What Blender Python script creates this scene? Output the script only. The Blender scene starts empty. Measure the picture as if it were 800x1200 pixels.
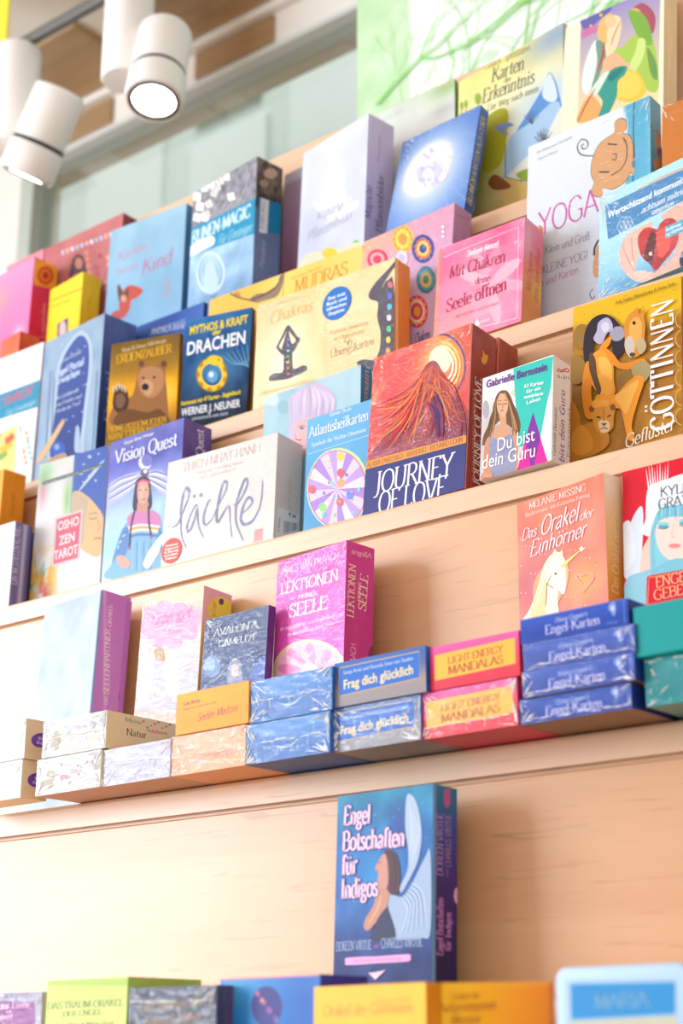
import bpy, bmesh, math, random
import numpy as np
from mathutils import Vector, Matrix
from mathutils.geometry import tessellate_polygon

SC = bpy.context.scene
COL = SC.collection
R = math.radians

# ------------------------------------------------------------------ camera, world, light, exposure
cam_d = bpy.data.cameras.new('camera')
cam = bpy.data.objects.new('camera', cam_d); COL.objects.link(cam)
cam.location = (0, 0, 1.3)
cam.rotation_euler = (R(90 + 18.67), 0, R(39.098))
cam_d.sensor_fit = 'VERTICAL'; cam_d.sensor_height = 36; cam_d.sensor_width = 24
cam_d.lens = 1900 / 1200 * 36
cam_d.clip_start = .02
cam_d.dof.use_dof = True
cam_d.dof.focus_distance = 1.50
cam_d.dof.aperture_fstop = 6.0
SC.camera = cam

W = bpy.data.worlds.new('world'); SC.world = W; W.use_nodes = True
wn = W.node_tree.nodes; wn.clear()
wo = wn.new('ShaderNodeOutputWorld'); wb = wn.new('ShaderNodeBackground')
wb.inputs[0].default_value = (1.0, .985, .97, 1); wb.inputs[1].default_value = .72
W.node_tree.links.new(wb.outputs[0], wo.inputs[0])

def area(name, loc, aim, sx, sy, power, color=(1, 1, 1)):
    d = bpy.data.lights.new(name, 'AREA'); d.shape = 'RECTANGLE'; d.size = sx; d.size_y = sy
    d.energy = power; d.color = color
    o = bpy.data.objects.new(name, d); COL.objects.link(o)
    o.location = loc
    o.rotation_euler = (Vector(aim) - Vector(loc)).to_track_quat('-Z', 'Y').to_euler()
    return o
area('shop_window_light', (-4.2, -1.6, 2.2), (-1.35, 1.1, 1.7), 2.0, 2.2, 142, (.82, .91, 1))
area('facade_fill_light', (-4.2, 3.3, 8.5), (-5, 5, 5.8), 2.5, 1.5, 85, (.95, 1, .98))  # added unseen area lamp that brightens the facade behind the window
area('shop_front_light', (1.9, -2.4, 2.6), (-.8, 1.2, 1.8), 2.2, 1.6, 25, (1, .985, .97))
def spot(name, loc, aim, power, deg, rad=.03, color=(1, .97, .93)):
    d = bpy.data.lights.new(name, 'SPOT'); d.energy = power; d.spot_size = R(deg); d.spot_blend = .9
    d.shadow_soft_size = rad; d.color = color
    o = bpy.data.objects.new(name, d); COL.objects.link(o); o.location = loc
    o.rotation_euler = (Vector(aim) - Vector(loc)).to_track_quat('-Z', 'Y').to_euler()
    return o
spot('rack_wash_spot', (-2.3, -.3, 3.1), (-1.47, 1.0, 1.46), 95, 30, .03, (.76, .88, 1))  # added unseen spot off the track, cool-tinted to whiten the left wood
spot('rack_wash_spot', (-1.5, -.7, 3.1), (-1.0, 1.05, 1.6), 10, 34)  # weaker unseen spot, likewise off the track

vs = SC.view_settings
SC.display_settings.display_device = 'sRGB'
vs.view_transform = 'Standard'; vs.look = 'None'; vs.gamma = 1; vs.use_curve_mapping = False
vs.exposure = 0.34

# ------------------------------------------------------------------ colour and material helpers
def lin(c):
    c = np.asarray(c, float)
    return np.where(c <= .04045, c / 12.92, ((np.maximum(c, 0) + .055) / 1.055) ** 2.4)
def hx(s):
    if not isinstance(s, str): return np.asarray(s, float)
    s = s.lstrip('#')
    if len(s) == 3: s = ''.join(ch * 2 for ch in s)
    return np.array([int(s[i:i + 2], 16) / 255 for i in (0, 2, 4)])
def L4(s): return (*[float(v) for v in lin(hx(s))], 1)

_mats = {}
def mat(name, color='#ffffff', rough=.5, metal=0, spec=.4, coat=0, emit=None, estr=0):
    key = (name, color, rough, metal, spec, coat, emit, estr)
    if key in _mats: return _mats[key]
    m = bpy.data.materials.new(name); m.use_nodes = True
    b = m.node_tree.nodes['Principled BSDF']
    b.inputs['Base Color'].default_value = L4(color)
    b.inputs['Roughness'].default_value = rough
    b.inputs['Metallic'].default_value = metal
    b.inputs['Specular IOR Level'].default_value = spec
    b.inputs['Coat Weight'].default_value = coat
    b.inputs['Coat Roughness'].default_value = .12
    if emit:
        b.inputs['Emission Color'].default_value = L4(emit); b.inputs['Emission Strength'].default_value = estr
    n = m.node_tree.nodes; l = m.node_tree.links       # faint paper / plastic grain in the surface
    t = n.new('ShaderNodeTexCoord'); nz = n.new('ShaderNodeTexNoise'); nz.inputs['Scale'].default_value = 240
    bp = n.new('ShaderNodeBump'); bp.inputs['Strength'].default_value = .04; bp.inputs['Distance'].default_value = .001
    l.new(t.outputs['Object'], nz.inputs['Vector']); l.new(nz.outputs['Fac'], bp.inputs['Height'])
    l.new(bp.outputs['Normal'], b.inputs['Normal'])
    _mats[key] = m
    return m

def print_material(name, rough, coat, bump=0):
    m = bpy.data.materials.new(name); m.use_nodes = True
    n = m.node_tree.nodes; l = m.node_tree.links; b = n['Principled BSDF']
    a = n.new('ShaderNodeVertexColor'); a.layer_name = 'Ink'
    t = n.new('ShaderNodeTexCoord'); nz = n.new('ShaderNodeTexNoise'); nz.inputs['Scale'].default_value = 900
    nz.inputs['Detail'].default_value = 2
    mp = n.new('ShaderNodeMapRange'); mp.inputs['To Min'].default_value = .93; mp.inputs['To Max'].default_value = 1.07
    mx = n.new('ShaderNodeMix'); mx.data_type = 'RGBA'; mx.blend_type = 'MULTIPLY'; mx.inputs[0].default_value = 1
    l.new(t.outputs['Object'], nz.inputs['Vector']); l.new(nz.outputs['Fac'], mp.inputs['Value'])
    l.new(a.outputs['Color'], mx.inputs[6]); l.new(mp.outputs['Result'], mx.inputs[7])
    l.new(mx.outputs[2], b.inputs['Base Color'])
    b.inputs['Roughness'].default_value = rough; b.inputs['Coat Weight'].default_value = coat
    b.inputs['Coat Roughness'].default_value = .15; b.inputs['Specular IOR Level'].default_value = .2
    return m
INK = print_material('printed_card', .38, .0)

def wood(name, c1, c2, c3, seed=0.0):
    m = bpy.data.materials.new(name); m.use_nodes = True
    n = m.node_tree.nodes; l = m.node_tree.links; b = n['Principled BSDF']
    t = n.new('ShaderNodeTexCoord'); mp = n.new('ShaderNodeMapping')
    mp.inputs['Scale'].default_value = (1.1, 9, 9); mp.inputs['Location'].default_value = (seed, seed * .7, seed * .3)
    n1 = n.new('ShaderNodeTexNoise'); n1.inputs['Scale'].default_value = 2.2; n1.inputs['Detail'].default_value = 5
    n1.inputs['Distortion'].default_value = .6
    mp2 = n.new('ShaderNodeMapping'); mp2.inputs['Scale'].default_value = (14, 260, 260)
    n2 = n.new('ShaderNodeTexNoise'); n2.inputs['Scale'].default_value = 1.0; n2.inputs['Detail'].default_value = 2
    mp3 = n.new('ShaderNodeMapping'); mp3.inputs['Scale'].default_value = (5, 34, 34)
    mp3.inputs['Location'].default_value = (seed * 2 + .3, 0, seed)
    n3 = n.new('ShaderNodeTexNoise'); n3.inputs['Scale'].default_value = 1.6; n3.inputs['Detail'].default_value = 1
    for mm, nn in ((mp, n1), (mp2, n2), (mp3, n3)):
        l.new(t.outputs['Object'], mm.inputs['Vector']); l.new(mm.outputs['Vector'], nn.inputs['Vector'])
    cr = n.new('ShaderNodeValToRGB'); cr.color_ramp.elements[0].position = .3; cr.color_ramp.elements[1].position = .72
    cr.color_ramp.elements[0].color = L4(c1); cr.color_ramp.elements[1].color = L4(c2)
    l.new(n1.outputs['Fac'], cr.inputs['Fac'])
    fl = n.new('ShaderNodeMapRange'); fl.inputs['From Min'].default_value = .63; fl.inputs['From Max'].default_value = .72
    l.new(n2.outputs['Fac'], fl.inputs['Value'])
    m1 = n.new('ShaderNodeMix'); m1.data_type = 'RGBA'; m1.inputs[7].default_value = L4(c3)
    sc = n.new('ShaderNodeMath'); sc.operation = 'MULTIPLY'; sc.inputs[1].default_value = .28
    l.new(fl.outputs['Result'], sc.inputs[0]); l.new(sc.outputs[0], m1.inputs[0]); l.new(cr.outputs['Color'], m1.inputs[6])
    kn = n.new('ShaderNodeMapRange'); kn.inputs['From Min'].default_value = .70; kn.inputs['From Max'].default_value = .80
    l.new(n3.outputs['Fac'], kn.inputs['Value'])
    k2 = n.new('ShaderNodeMath'); k2.operation = 'MULTIPLY'; k2.inputs[1].default_value = .25
    l.new(kn.outputs['Result'], k2.inputs[0])
    m2 = n.new('ShaderNodeMix'); m2.data_type = 'RGBA'; m2.inputs[7].default_value = L4(c3)
    l.new(k2.outputs[0], m2.inputs[0]); l.new(m1.outputs[2], m2.inputs[6])
    # a few thin dark grain cracks
    mp4 = n.new('ShaderNodeMapping'); mp4.inputs['Scale'].default_value = (2.2, 16, 16); mp4.inputs['Location'].default_value = (seed + 1.7, seed, seed * 3)
    n4 = n.new('ShaderNodeTexNoise'); n4.inputs['Scale'].default_value = 1.3; n4.inputs['Detail'].default_value = 3
    l.new(t.outputs['Object'], mp4.inputs['Vector']); l.new(mp4.outputs['Vector'], n4.inputs['Vector'])
    d4 = n.new('ShaderNodeMath'); d4.operation = 'SUBTRACT'; d4.inputs[1].default_value = .5; l.new(n4.outputs['Fac'], d4.inputs[0])
    a4 = n.new('ShaderNodeMath'); a4.operation = 'ABSOLUTE'; l.new(d4.outputs[0], a4.inputs[0])
    r4 = n.new('ShaderNodeMapRange'); r4.inputs['From Min'].default_value = .0025; r4.inputs['From Max'].default_value = .006; r4.inputs['To Min'].default_value = .3; r4.inputs['To Max'].default_value = 0
    l.new(a4.outputs[0], r4.inputs['Value'])
    k4 = n.new('ShaderNodeMapRange'); k4.inputs['From Min'].default_value = .60; k4.inputs['From Max'].default_value = .66; l.new(n3.outputs['Fac'], k4.inputs['Value'])
    x4 = n.new('ShaderNodeMath'); x4.operation = 'MULTIPLY'; l.new(r4.outputs['Result'], x4.inputs[0]); l.new(k4.outputs['Result'], x4.inputs[1])
    m4 = n.new('ShaderNodeMix'); m4.data_type = 'RGBA'; m4.inputs[7].default_value = L4('#6a3c22'); l.new(x4.outputs[0], m4.inputs[0]); l.new(m2.outputs[2], m4.inputs[6])
    l.new(m4.outputs[2], b.inputs['Base Color'])
    b.inputs['Roughness'].default_value = .45; b.inputs['Specular IOR Level'].default_value = .4
    b.inputs['Coat Weight'].default_value = .65; b.inputs['Coat Roughness'].default_value = .3
    return m
WOOD = wood('beech_panel', '#d09a6c', '#daa97c', '#a8683c', 0.4)
WOOD_EDGE = wood('beech_edge', '#dcb08a', '#e4be9c', '#b9804f', 2.3)

def film_material():
    m = bpy.data.materials.new('clear_shrink_film'); m.use_nodes = True
    n = m.node_tree.nodes; l = m.node_tree.links; n.clear()
    out = n.new('ShaderNodeOutputMaterial'); mx = n.new('ShaderNodeMixShader')
    tr = n.new('ShaderNodeBsdfTransparent'); gl = n.new('ShaderNodeBsdfGlossy'); gl.inputs['Roughness'].default_value = .09
    fr = n.new('ShaderNodeLayerWeight'); fr.inputs['Blend'].default_value = .22
    mr = n.new('ShaderNodeMapRange'); mr.inputs['To Min'].default_value = .025; mr.inputs['To Max'].default_value = .2
    t = n.new('ShaderNodeTexCoord'); mp = n.new('ShaderNodeMapping'); mp.inputs['Scale'].default_value = (1, 1, 2.4)
    vo = n.new('ShaderNodeTexNoise'); vo.inputs['Scale'].default_value = 75; vo.inputs['Detail'].default_value = 4
    vo.inputs['Distortion'].default_value = 1.4
    bp = n.new('ShaderNodeBump'); bp.inputs['Strength'].default_value = .8; bp.inputs['Distance'].default_value = .003
    l.new(t.outputs['Object'], mp.inputs['Vector']); l.new(mp.outputs['Vector'], vo.inputs['Vector'])
    l.new(vo.outputs['Fac'], bp.inputs['Height']); l.new(bp.outputs['Normal'], gl.inputs['Normal'])
    l.new(fr.outputs['Facing'], mr.inputs['Value']); l.new(mr.outputs['Result'], mx.inputs[0])
    l.new(tr.outputs[0], mx.inputs[1]); l.new(gl.outputs[0], mx.inputs[2]); l.new(mx.outputs[0], out.inputs[0])
    return m
FILM = film_material()
CREASE_GLINT = mat('film_crease_glint', '#ffffff', .18, 0, .8, .6)  # white puts the film's glints into the colour of its creases

# ------------------------------------------------------------------ object helpers
def tag(o, label=None, cat=None, group=None, kind=None):
    if label: o['label'] = label
    if cat: o['category'] = cat
    if group: o['group'] = group
    if kind: o['kind'] = kind
    return o
def link(name, me, mats, parent=None, smooth=False):
    o = bpy.data.objects.new(name, me); COL.objects.link(o)
    for m in (mats if isinstance(mats, (list, tuple)) else [mats]): me.materials.append(m)
    if smooth:
        for p in me.polygons: p.use_smooth = True
    if parent is not None: o.parent = parent
    return o
def empty(name, loc, rot=(0, 0, 0)):
    o = bpy.data.objects.new(name, None); COL.objects.link(o)
    o.location = loc; o.rotation_euler = rot; o.empty_display_size = .02
    return o
def bm_mesh(bm, name):
    me = bpy.data.meshes.new(name); bm.to_mesh(me); bm.free(); return me
def add_box(bm, x0, x1, y0, y1, z0, z1, bev=0, seg=2):
    r = bmesh.ops.create_cube(bm, size=1)
    for v in r['verts']:
        v.co = Vector((x0 + (v.co.x + .5) * (x1 - x0), y0 + (v.co.y + .5) * (y1 - y0), z0 + (v.co.z + .5) * (z1 - z0)))
    if bev:
        es = list({e for v in r['verts'] for e in v.link_edges})
        bmesh.ops.bevel(bm, geom=es, offset=bev, segments=seg, profile=.5, affect='EDGES')
    return bm
def box_obj(name, x0, x1, y0, y1, z0, z1, m, parent=None, bev=0, seg=2):
    bm = bmesh.new(); add_box(bm, x0, x1, y0, y1, z0, z1, bev, seg)
    return link(name, bm_mesh(bm, name), m, parent)
def prism(name, pts, x0, x1, m, parent=None):
    """profile in (y,z) extruded along x"""
    bm = bmesh.new()
    a = [bm.verts.new((x0, p[0], p[1])) for p in pts]; b = [bm.verts.new((x1, p[0], p[1])) for p in pts]
    k = len(pts)
    bm.faces.new(a); bm.faces.new(list(reversed(b)))
    for i in range(k): bm.faces.new((a[i], b[i], b[(i + 1) % k], a[(i + 1) % k]))
    bmesh.ops.recalc_face_normals(bm, faces=bm.faces)
    return link(name, bm_mesh(bm, name), m, parent)
def lathe(name, prof, m, parent=None, n=40, mtx=None, smooth=True, cap=True):
    bm = bmesh.new(); rings = []
    for r, z in prof:
        rings.append([bm.verts.new((r * math.cos(2 * math.pi * i / n), r * math.sin(2 * math.pi * i / n), z)) for i in range(n)])
    for a, b in zip(rings, rings[1:]):
        for i in range(n): bm.faces.new((a[i], a[(i + 1) % n], b[(i + 1) % n], b[i]))
    if cap: bm.faces.new(list(reversed(rings[0]))); bm.faces.new(rings[-1])
    if mtx: bmesh.ops.transform(bm, matrix=mtx, verts=bm.verts)
    bmesh.ops.recalc_face_normals(bm, faces=bm.faces)
    o = link(name, bm_mesh(bm, name), m, parent)
    if smooth:
        for p in o.data.polygons: p.use_smooth = len(p.vertices) == 4
    return o

# ------------------------------------------------------------------ noise for printed pictures
def vnoise(x, y, seed=0):
    xi = np.floor(x).astype(int); yi = np.floor(y).astype(int); xf = x - xi; yf = y - yi
    def h(a, b):
        n = (a * 374761393 + b * 668265263 + seed * 1442695041) & 0x7fffffff
        n = ((n ^ (n >> 13)) * 1274126177) & 0x7fffffff
        return ((n ^ (n >> 16)) & 0xffff) / 65535.
    u = xf * xf * (3 - 2 * xf); v = yf * yf * (3 - 2 * yf)
    return (h(xi, yi) * (1 - u) + h(xi + 1, yi) * u) * (1 - v) + (h(xi, yi + 1) * (1 - u) + h(xi + 1, yi + 1) * u) * v
def fbm(x, y, seed=0, oct=4):
    s = 0; a = .5
    for i in range(oct):
        s = s + a * vnoise(x * 2 ** i, y * 2 ** i, seed + i * 17); a /= 2
    return s / .94
def ramp(t, *stops):
    t = np.clip(t, 0, 1); k = len(stops) - 1; cs = np.array([hx(c) for c in stops])
    i = np.minimum((t * k).astype(int), k - 1); f = (t * k - i)[..., None]
    return cs[i] * (1 - f) + cs[i + 1] * f
def over(base, c, a): return base * (1 - a[..., None]) + hx(c) * a[..., None]
def spot2(u, v, cx, cy, r, ry=None): return np.exp(-(((u - cx) / r) ** 2 + ((v - cy) / (ry or r)) ** 2))
def vgrad(*cs, seed=1, n=.06, sc=5):
    """top to bottom colour bands with soft mottling"""
    def f(u, v):
        return np.clip(ramp(1 - v, *cs) + ((fbm(u * sc, v * sc * 1.4, seed) - .5) * 2 * n)[..., None], 0, 1)
    return f
def cloud(c1, c2, seed=1, sc=4, n=.9):
    return lambda u, v: ramp(np.clip((fbm(u * sc, v * sc * 1.4, seed) - .5) * 2 * n + .5, 0, 1), c1, c2)

# ------------------------------------------------------------------ lettering: a pen-drawn roman alphabet
GL = {
'A': (.76, '0,0 .36,1|.36,1 .74,0|.14,.34 .6,.34'), 'B': (.66, '.1,0 .1,1|~.1,1 .36,1 .53,.88 .53,.66 .36,.53 .1,.53|~.1,.53 .42,.53 .62,.4 .62,.14 .42,0 .1,0'),
'C': (.74, '~.7,.78 .6,.95 .42,1 .16,.87 .05,.5 .16,.13 .42,0 .6,.05 .72,.2'), 'D': (.78, '.1,0 .1,1|~.1,1 .4,1 .66,.85 .74,.5 .66,.15 .4,0 .1,0'),
'E': (.62, '.1,0 .1,1|.1,1 .54,1 .54,.86|.1,.52 .44,.52|.1,0 .58,0 .58,.16'), 'F': (.58, '.1,0 .1,1|.1,1 .54,1 .54,.86|.1,.52 .44,.52'),
'G': (.8, '~.7,.8 .6,.95 .42,1 .16,.87 .05,.5 .16,.13 .42,0 .62,.05 .72,.16|.72,.1 .72,.42|.54,.42 .78,.42'), 'H': (.8, '.1,0 .1,1|.68,0 .68,1|.1,.52 .68,.52'),
'I': (.34, '.17,0 .17,1'), 'J': (.4, '~.26,1 .26,.6 .26,.1 .16,-.12 -.02,-.16'), 'K': (.7, '.1,0 .1,1|.6,1 .1,.45|.26,.6 .68,0'),
'L': (.58, '.1,0 .1,1|.1,0 .55,0 .55,.18'), 'M': (.92, '.1,0 .14,1|.14,1 .46,.06|.46,.06 .78,1|.78,1 .84,0'), 'N': (.8, '.1,0 .1,1|.1,1 .68,0|.68,0 .68,1'),
'O': (.84, '~.42,1 .16,.87 .05,.5 .16,.13 .42,0 .68,.13 .79,.5 .68,.87 .42,1'), 'P': (.62, '.1,0 .1,1|~.1,1 .36,1 .56,.88 .56,.6 .36,.47 .1,.47'),
'Q': (.84, '~.42,1 .16,.87 .05,.5 .16,.13 .42,0 .68,.13 .79,.5 .68,.87 .42,1|~.42,.1 .6,-.1 .84,-.16'), 'R': (.7, '.1,0 .1,1|~.1,1 .36,1 .55,.88 .55,.63 .36,.5 .1,.5|.32,.5 .68,0'),
'S': (.58, '~.5,.8 .42,.96 .26,1 .1,.88 .1,.68 .28,.53 .48,.4 .52,.18 .4,.02 .22,0 .08,.08 .05,.24'), 'T': (.68, '.34,0 .34,1|.03,.84 .03,1 .65,1 .65,.84'),
'U': (.78, '~.1,1 .1,.4 .14,.12 .36,0 .58,.1 .66,.4 .66,1'), 'V': (.74, '.02,1 .37,0|.37,0 .72,1'), 'W': (1.02, '.02,1 .28,0|.28,0 .5,.9|.5,.9 .74,0|.74,0 1,1'),
'X': (.72, '.04,1 .68,0|.04,0 .68,1'), 'Y': (.7, '.02,1 .35,.48|.68,1 .35,.48|.35,.48 .35,0'), 'Z': (.66, '.06,.85 .06,1 .58,1|.58,1 .05,0|.05,0 .6,0 .6,.16'),
'a': (.5, '~.08,.52 .22,.64 .38,.56 .38,.3 .38,.08 .48,.02|~.38,.36 .16,.3 .06,.14 .18,.0 .38,.12'), 'b': (.54, '.1,1 .1,.02|~.1,.5 .28,.64 .48,.5 .5,.3 .4,.04 .22,0 .1,.06'),
'c': (.46, '~.42,.5 .28,.64 .1,.52 .05,.3 .12,.06 .28,0 .43,.12'), 'd': (.54, '.44,1 .44,0|~.44,.54 .28,.64 .1,.52 .05,.3 .12,.05 .28,0 .44,.1'),
'e': (.47, '~.07,.34 .42,.36 .38,.58 .25,.64 .1,.54 .05,.3 .14,.05 .29,0 .43,.1'), 'f': (.34, '~.4,.92 .3,1 .18,.92 .16,.7 .16,.4 .16,0|.04,.62 .32,.62'),
'g': (.52, '~.24,.64 .1,.58 .08,.4 .22,.26 .38,.38 .38,.54 .24,.64|.36,.6 .5,.63|~.16,.28 .1,.14 .36,.06 .46,-.1 .34,-.26 .12,-.24 .08,-.1 .2,.04'),
'h': (.56, '.1,0 .1,1|~.1,.48 .26,.63 .42,.56 .44,.36 .44,0'), 'i': (.28, '.14,0 .14,.62|.14,.84 .14,.93'), 'j': (.28, '~.16,.62 .16,.1 .12,-.2 -.02,-.26|.16,.84 .16,.93'),
'k': (.54, '.1,0 .1,1|.44,.62 .1,.28|.2,.38 .5,0'), 'l': (.28, '.14,0 .14,1'), 'm': (.84, '.1,0 .1,.62|~.1,.48 .26,.63 .4,.54 .42,.36 .42,0|~.42,.48 .58,.63 .72,.54 .74,.36 .74,0'),
'n': (.56, '.1,0 .1,.62|~.1,.48 .26,.63 .42,.56 .44,.36 .44,0'), 'o': (.54, '~.27,.64 .1,.54 .05,.32 .1,.1 .27,0 .44,.1 .49,.32 .44,.54 .27,.64'),
'p': (.54, '.1,-.28 .1,.62|~.1,.5 .28,.64 .46,.52 .5,.32 .42,.06 .26,0 .1,.1'), 'q': (.54, '.44,-.28 .44,.62|~.44,.54 .28,.64 .1,.52 .05,.3 .12,.05 .28,0 .44,.1'),
'r': (.4, '.1,0 .1,.62|~.1,.44 .2,.6 .3,.64 .38,.58'), 's': (.42, '~.35,.52 .28,.63 .14,.62 .08,.5 .18,.37 .34,.26 .36,.1 .24,0 .1,.03 .06,.14'),
't': (.34, '~.15,.84 .15,.3 .16,.08 .24,0 .34,.06|.02,.62 .32,.62'), 'u': (.56, '~.1,.62 .1,.22 .16,.02 .3,.02 .44,.18|.44,0 .44,.62'), 'v': (.52, '.02,.62 .26,0|.26,0 .5,.62'),
'w': (.76, '.02,.62 .2,0|.2,0 .38,.56|.38,.56 .55,0|.55,0 .74,.62'), 'x': (.52, '.03,.62 .48,0|.03,0 .47,.62'), 'y': (.52, '.02,.62 .27,0|~.5,.62 .27,0 .16,-.24 .02,-.27'), 'z': (.48, '.06,.5 .06,.62 .42,.62|.42,.62 .05,0|.05,0 .44,0 .44,.12'),
'ß': (.56, '~.1,0 .1,.7 .2,.98 .38,.96 .42,.76 .28,.6 .46,.4 .48,.14 .36,0 .22,.04'),
'0': (.56, '~.28,1 .1,.85 .05,.5 .1,.15 .28,0 .46,.15 .51,.5 .46,.85 .28,1'), '1': (.4, '.08,.86 .22,1 .22,0'), '2': (.54, '~.06,.78 .14,.97 .34,1 .46,.84 .42,.6 .2,.26 .05,.02|.05,0 .5,0'),
'4': (.56, '.4,0 .4,1 .03,.28 .53,.28'), '5': (.54, '.44,1 .12,1 .09,.56|~.09,.56 .3,.62 .47,.46 .46,.16 .26,0 .05,.08'), '6': (.56, '~.44,.94 .22,.86 .08,.56 .08,.2 .26,0 .46,.12 .48,.4 .32,.58 .1,.42'),
'3': (.52, '~.07,.85 .24,1 .42,.88 .4,.64 .2,.53 .44,.44 .48,.18 .3,0 .05,.1'), '7': (.52, '.05,1 .48,1|.48,1 .2,0'), '8': (.54, '~.27,.53 .1,.66 .1,.9 .27,1 .44,.9 .44,.66 .27,.53 .06,.38 .08,.1 .27,0 .46,.1 .48,.38 .27,.53'), '9': (.54, '~.44,.6 .24,.42 .08,.58 .1,.9 .28,1 .46,.86 .46,.5 .3,.06 .1,.02'),
'.': (.24, '.12,0 .12,.08'), ',': (.24, '.13,.08 .08,-.12'), '-': (.36, '.05,.34 .31,.34'), '–': (.5, '.05,.34 .45,.34'), '&': (.8, '~.76,0 .3,.62 .24,.86 .4,1 .52,.86 .4,.62 .1,.4 .08,.12 .28,0 .56,.14 .72,.46'),
'!': (.28, '.14,.3 .14,1|.14,0 .14,.08'), ':': (.24, '.12,0 .12,.08|.12,.5 .12,.58'), '+': (.6, '.3,.1 .3,.7|.04,.4 .56,.4'), "'": (.2, '.1,1 .08,.8'), ' ': (.3, ''), '/': (.4, '.02,-.1 .38,1'), '(': (.3, '~.26,1.05 .1,.75 .08,.2 .26,-.15'), ')': (.3, '~.04,1.05 .2,.75 .22,.2 .04,-.15'),
}
def catmull(P, closed=False, n=6):
    P = [np.asarray(p, float) for p in P]; k = len(P); out = []
    if k < 3: return P
    for i in range(k if closed else k - 1):
        g = (lambda j: P[j % k]) if closed else (lambda j: P[max(0, min(k - 1, j))])
        p0, p1, p2, p3 = g(i - 1), g(i), g(i + 1), g(i + 2)
        for j in range(n):
            t = j / n
            out.append(.5 * (2 * p1 + (p2 - p0) * t + (2 * p0 - 5 * p1 + 4 * p2 - p3) * t * t + (3 * p1 - p0 - 3 * p2 + p3) * t ** 3))
    if not closed: out.append(P[-1])
    return out
def ribbon(pts, wfun):
    """triangles of a stroke of varying width along pts"""
    pts = [p for i, p in enumerate(pts) if i == 0 or np.hypot(*(p - pts[i - 1])) > 1e-7]
    if len(pts) < 2: return []
    Ls, Rs = [], []; k = len(pts)
    for i, p in enumerate(pts):
        d = pts[min(i + 1, k - 1)] - pts[max(i - 1, 0)]; d = d / (np.hypot(*d) + 1e-12)
        w = wfun(d, i / (k - 1)) / 2; nrm = np.array([-d[1], d[0]])
        Ls.append(p + nrm * w); Rs.append(p - nrm * w)
    T = []
    for i in range(k - 1): T += [(Rs[i], Rs[i + 1], Ls[i + 1]), (Rs[i], Ls[i + 1], Ls[i])]
    return T
_gc = {}
def glyph(ch, style):
    if (ch, style) in _gc: return _gc[ch, style]
    uml = {'ä': 'a', 'ö': 'o', 'ü': 'u', 'Ä': 'A', 'Ö': 'O', 'Ü': 'U'}
    base = uml.get(ch, ch); adv, spec = GL.get(base, GL['o'])
    thick, thin = {'s': (.125, .048), 'S': (.19, .08), 'c': (.1, .05), 't': (.1, .06), 'D': (.18, .05)}[style]
    T = []
    wf = lambda d, t: thin + (thick - thin) * abs(d[1]) ** 1.3
    for st in filter(None, spec.split('|')):
        cv = st.startswith('~'); P = [np.array([float(v) for v in q.split(',')]) for q in st.lstrip('~').split()]
        pts = catmull(P, n=5) if cv else P
        if style == 'D' and base == 'N' and P[0][0] == P[1][0]: T += ribbon(pts, lambda d, t: .075)
        elif not cv and len(P) > 2:
            for a, b in zip(P, P[1:]): T += ribbon([a, b], wf)
        else: T += ribbon(pts, wf)
        if style in 'sS' and len(P) >= 2 and ch not in ".,-–!:'+/":      # bracketless serifs on upright ends
            for e, o in ((P[0], P[1]), (P[-1], P[-2])):
                d = e - o
                if abs(d[1]) > .3 and abs(d[1]) > abs(d[0]) * 1.1 and min(abs(e[1] - q) for q in (0, 1, .62, -.28)) < .03:
                    if len(P) == 2 or cv:
                        h = thin * .55; y = e[1] + (h if d[1] < 0 else -h) * .6
                        T += ribbon([np.array([e[0] - .13, y]), np.array([e[0] + .13, y])], lambda d, t: thin)
    if ch in uml:
        cx = adv / 2; top = .8 if base.islower() else 1.14
        for s in (-.12, .12): T += ribbon([np.array([cx + s, top]), np.array([cx + s, top + .11])], lambda d, t: .11)
    _gc[ch, style] = (adv, T); return adv, T
def text_pen(s, style):
    x = 0; T = []
    for ch in s:
        adv, t = glyph(ch, style)
        T += [tuple(p + np.array([x, 0]) for p in tri) for tri in t]; x += adv + (.09 if style == 'D' else .03)
    return T, x
_tc = {}
def text_sans(s, bold=False):
    if (s, bold) in _tc: return _tc[s, bold]
    cu = bpy.data.curves.new('lettering', 'FONT'); cu.body = s; cu.size = 1; cu.resolution_u = 3
    cu.offset = .022 if bold else 0
    o = bpy.data.objects.new('lettering', cu); me = o.to_mesh(); me.calc_loop_triangles()
    V = [np.array(v.co[:2]) / .727 for v in me.vertices]
    T = [tuple(V[i] for i in t.vertices) for t in me.loop_triangles]
    o.to_mesh_clear(); bpy.data.objects.remove(o); bpy.data.curves.remove(cu)
    w = max((p[0] for t in T for p in t), default=1)
    _tc[s, bold] = (T, w); return T, w

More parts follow.
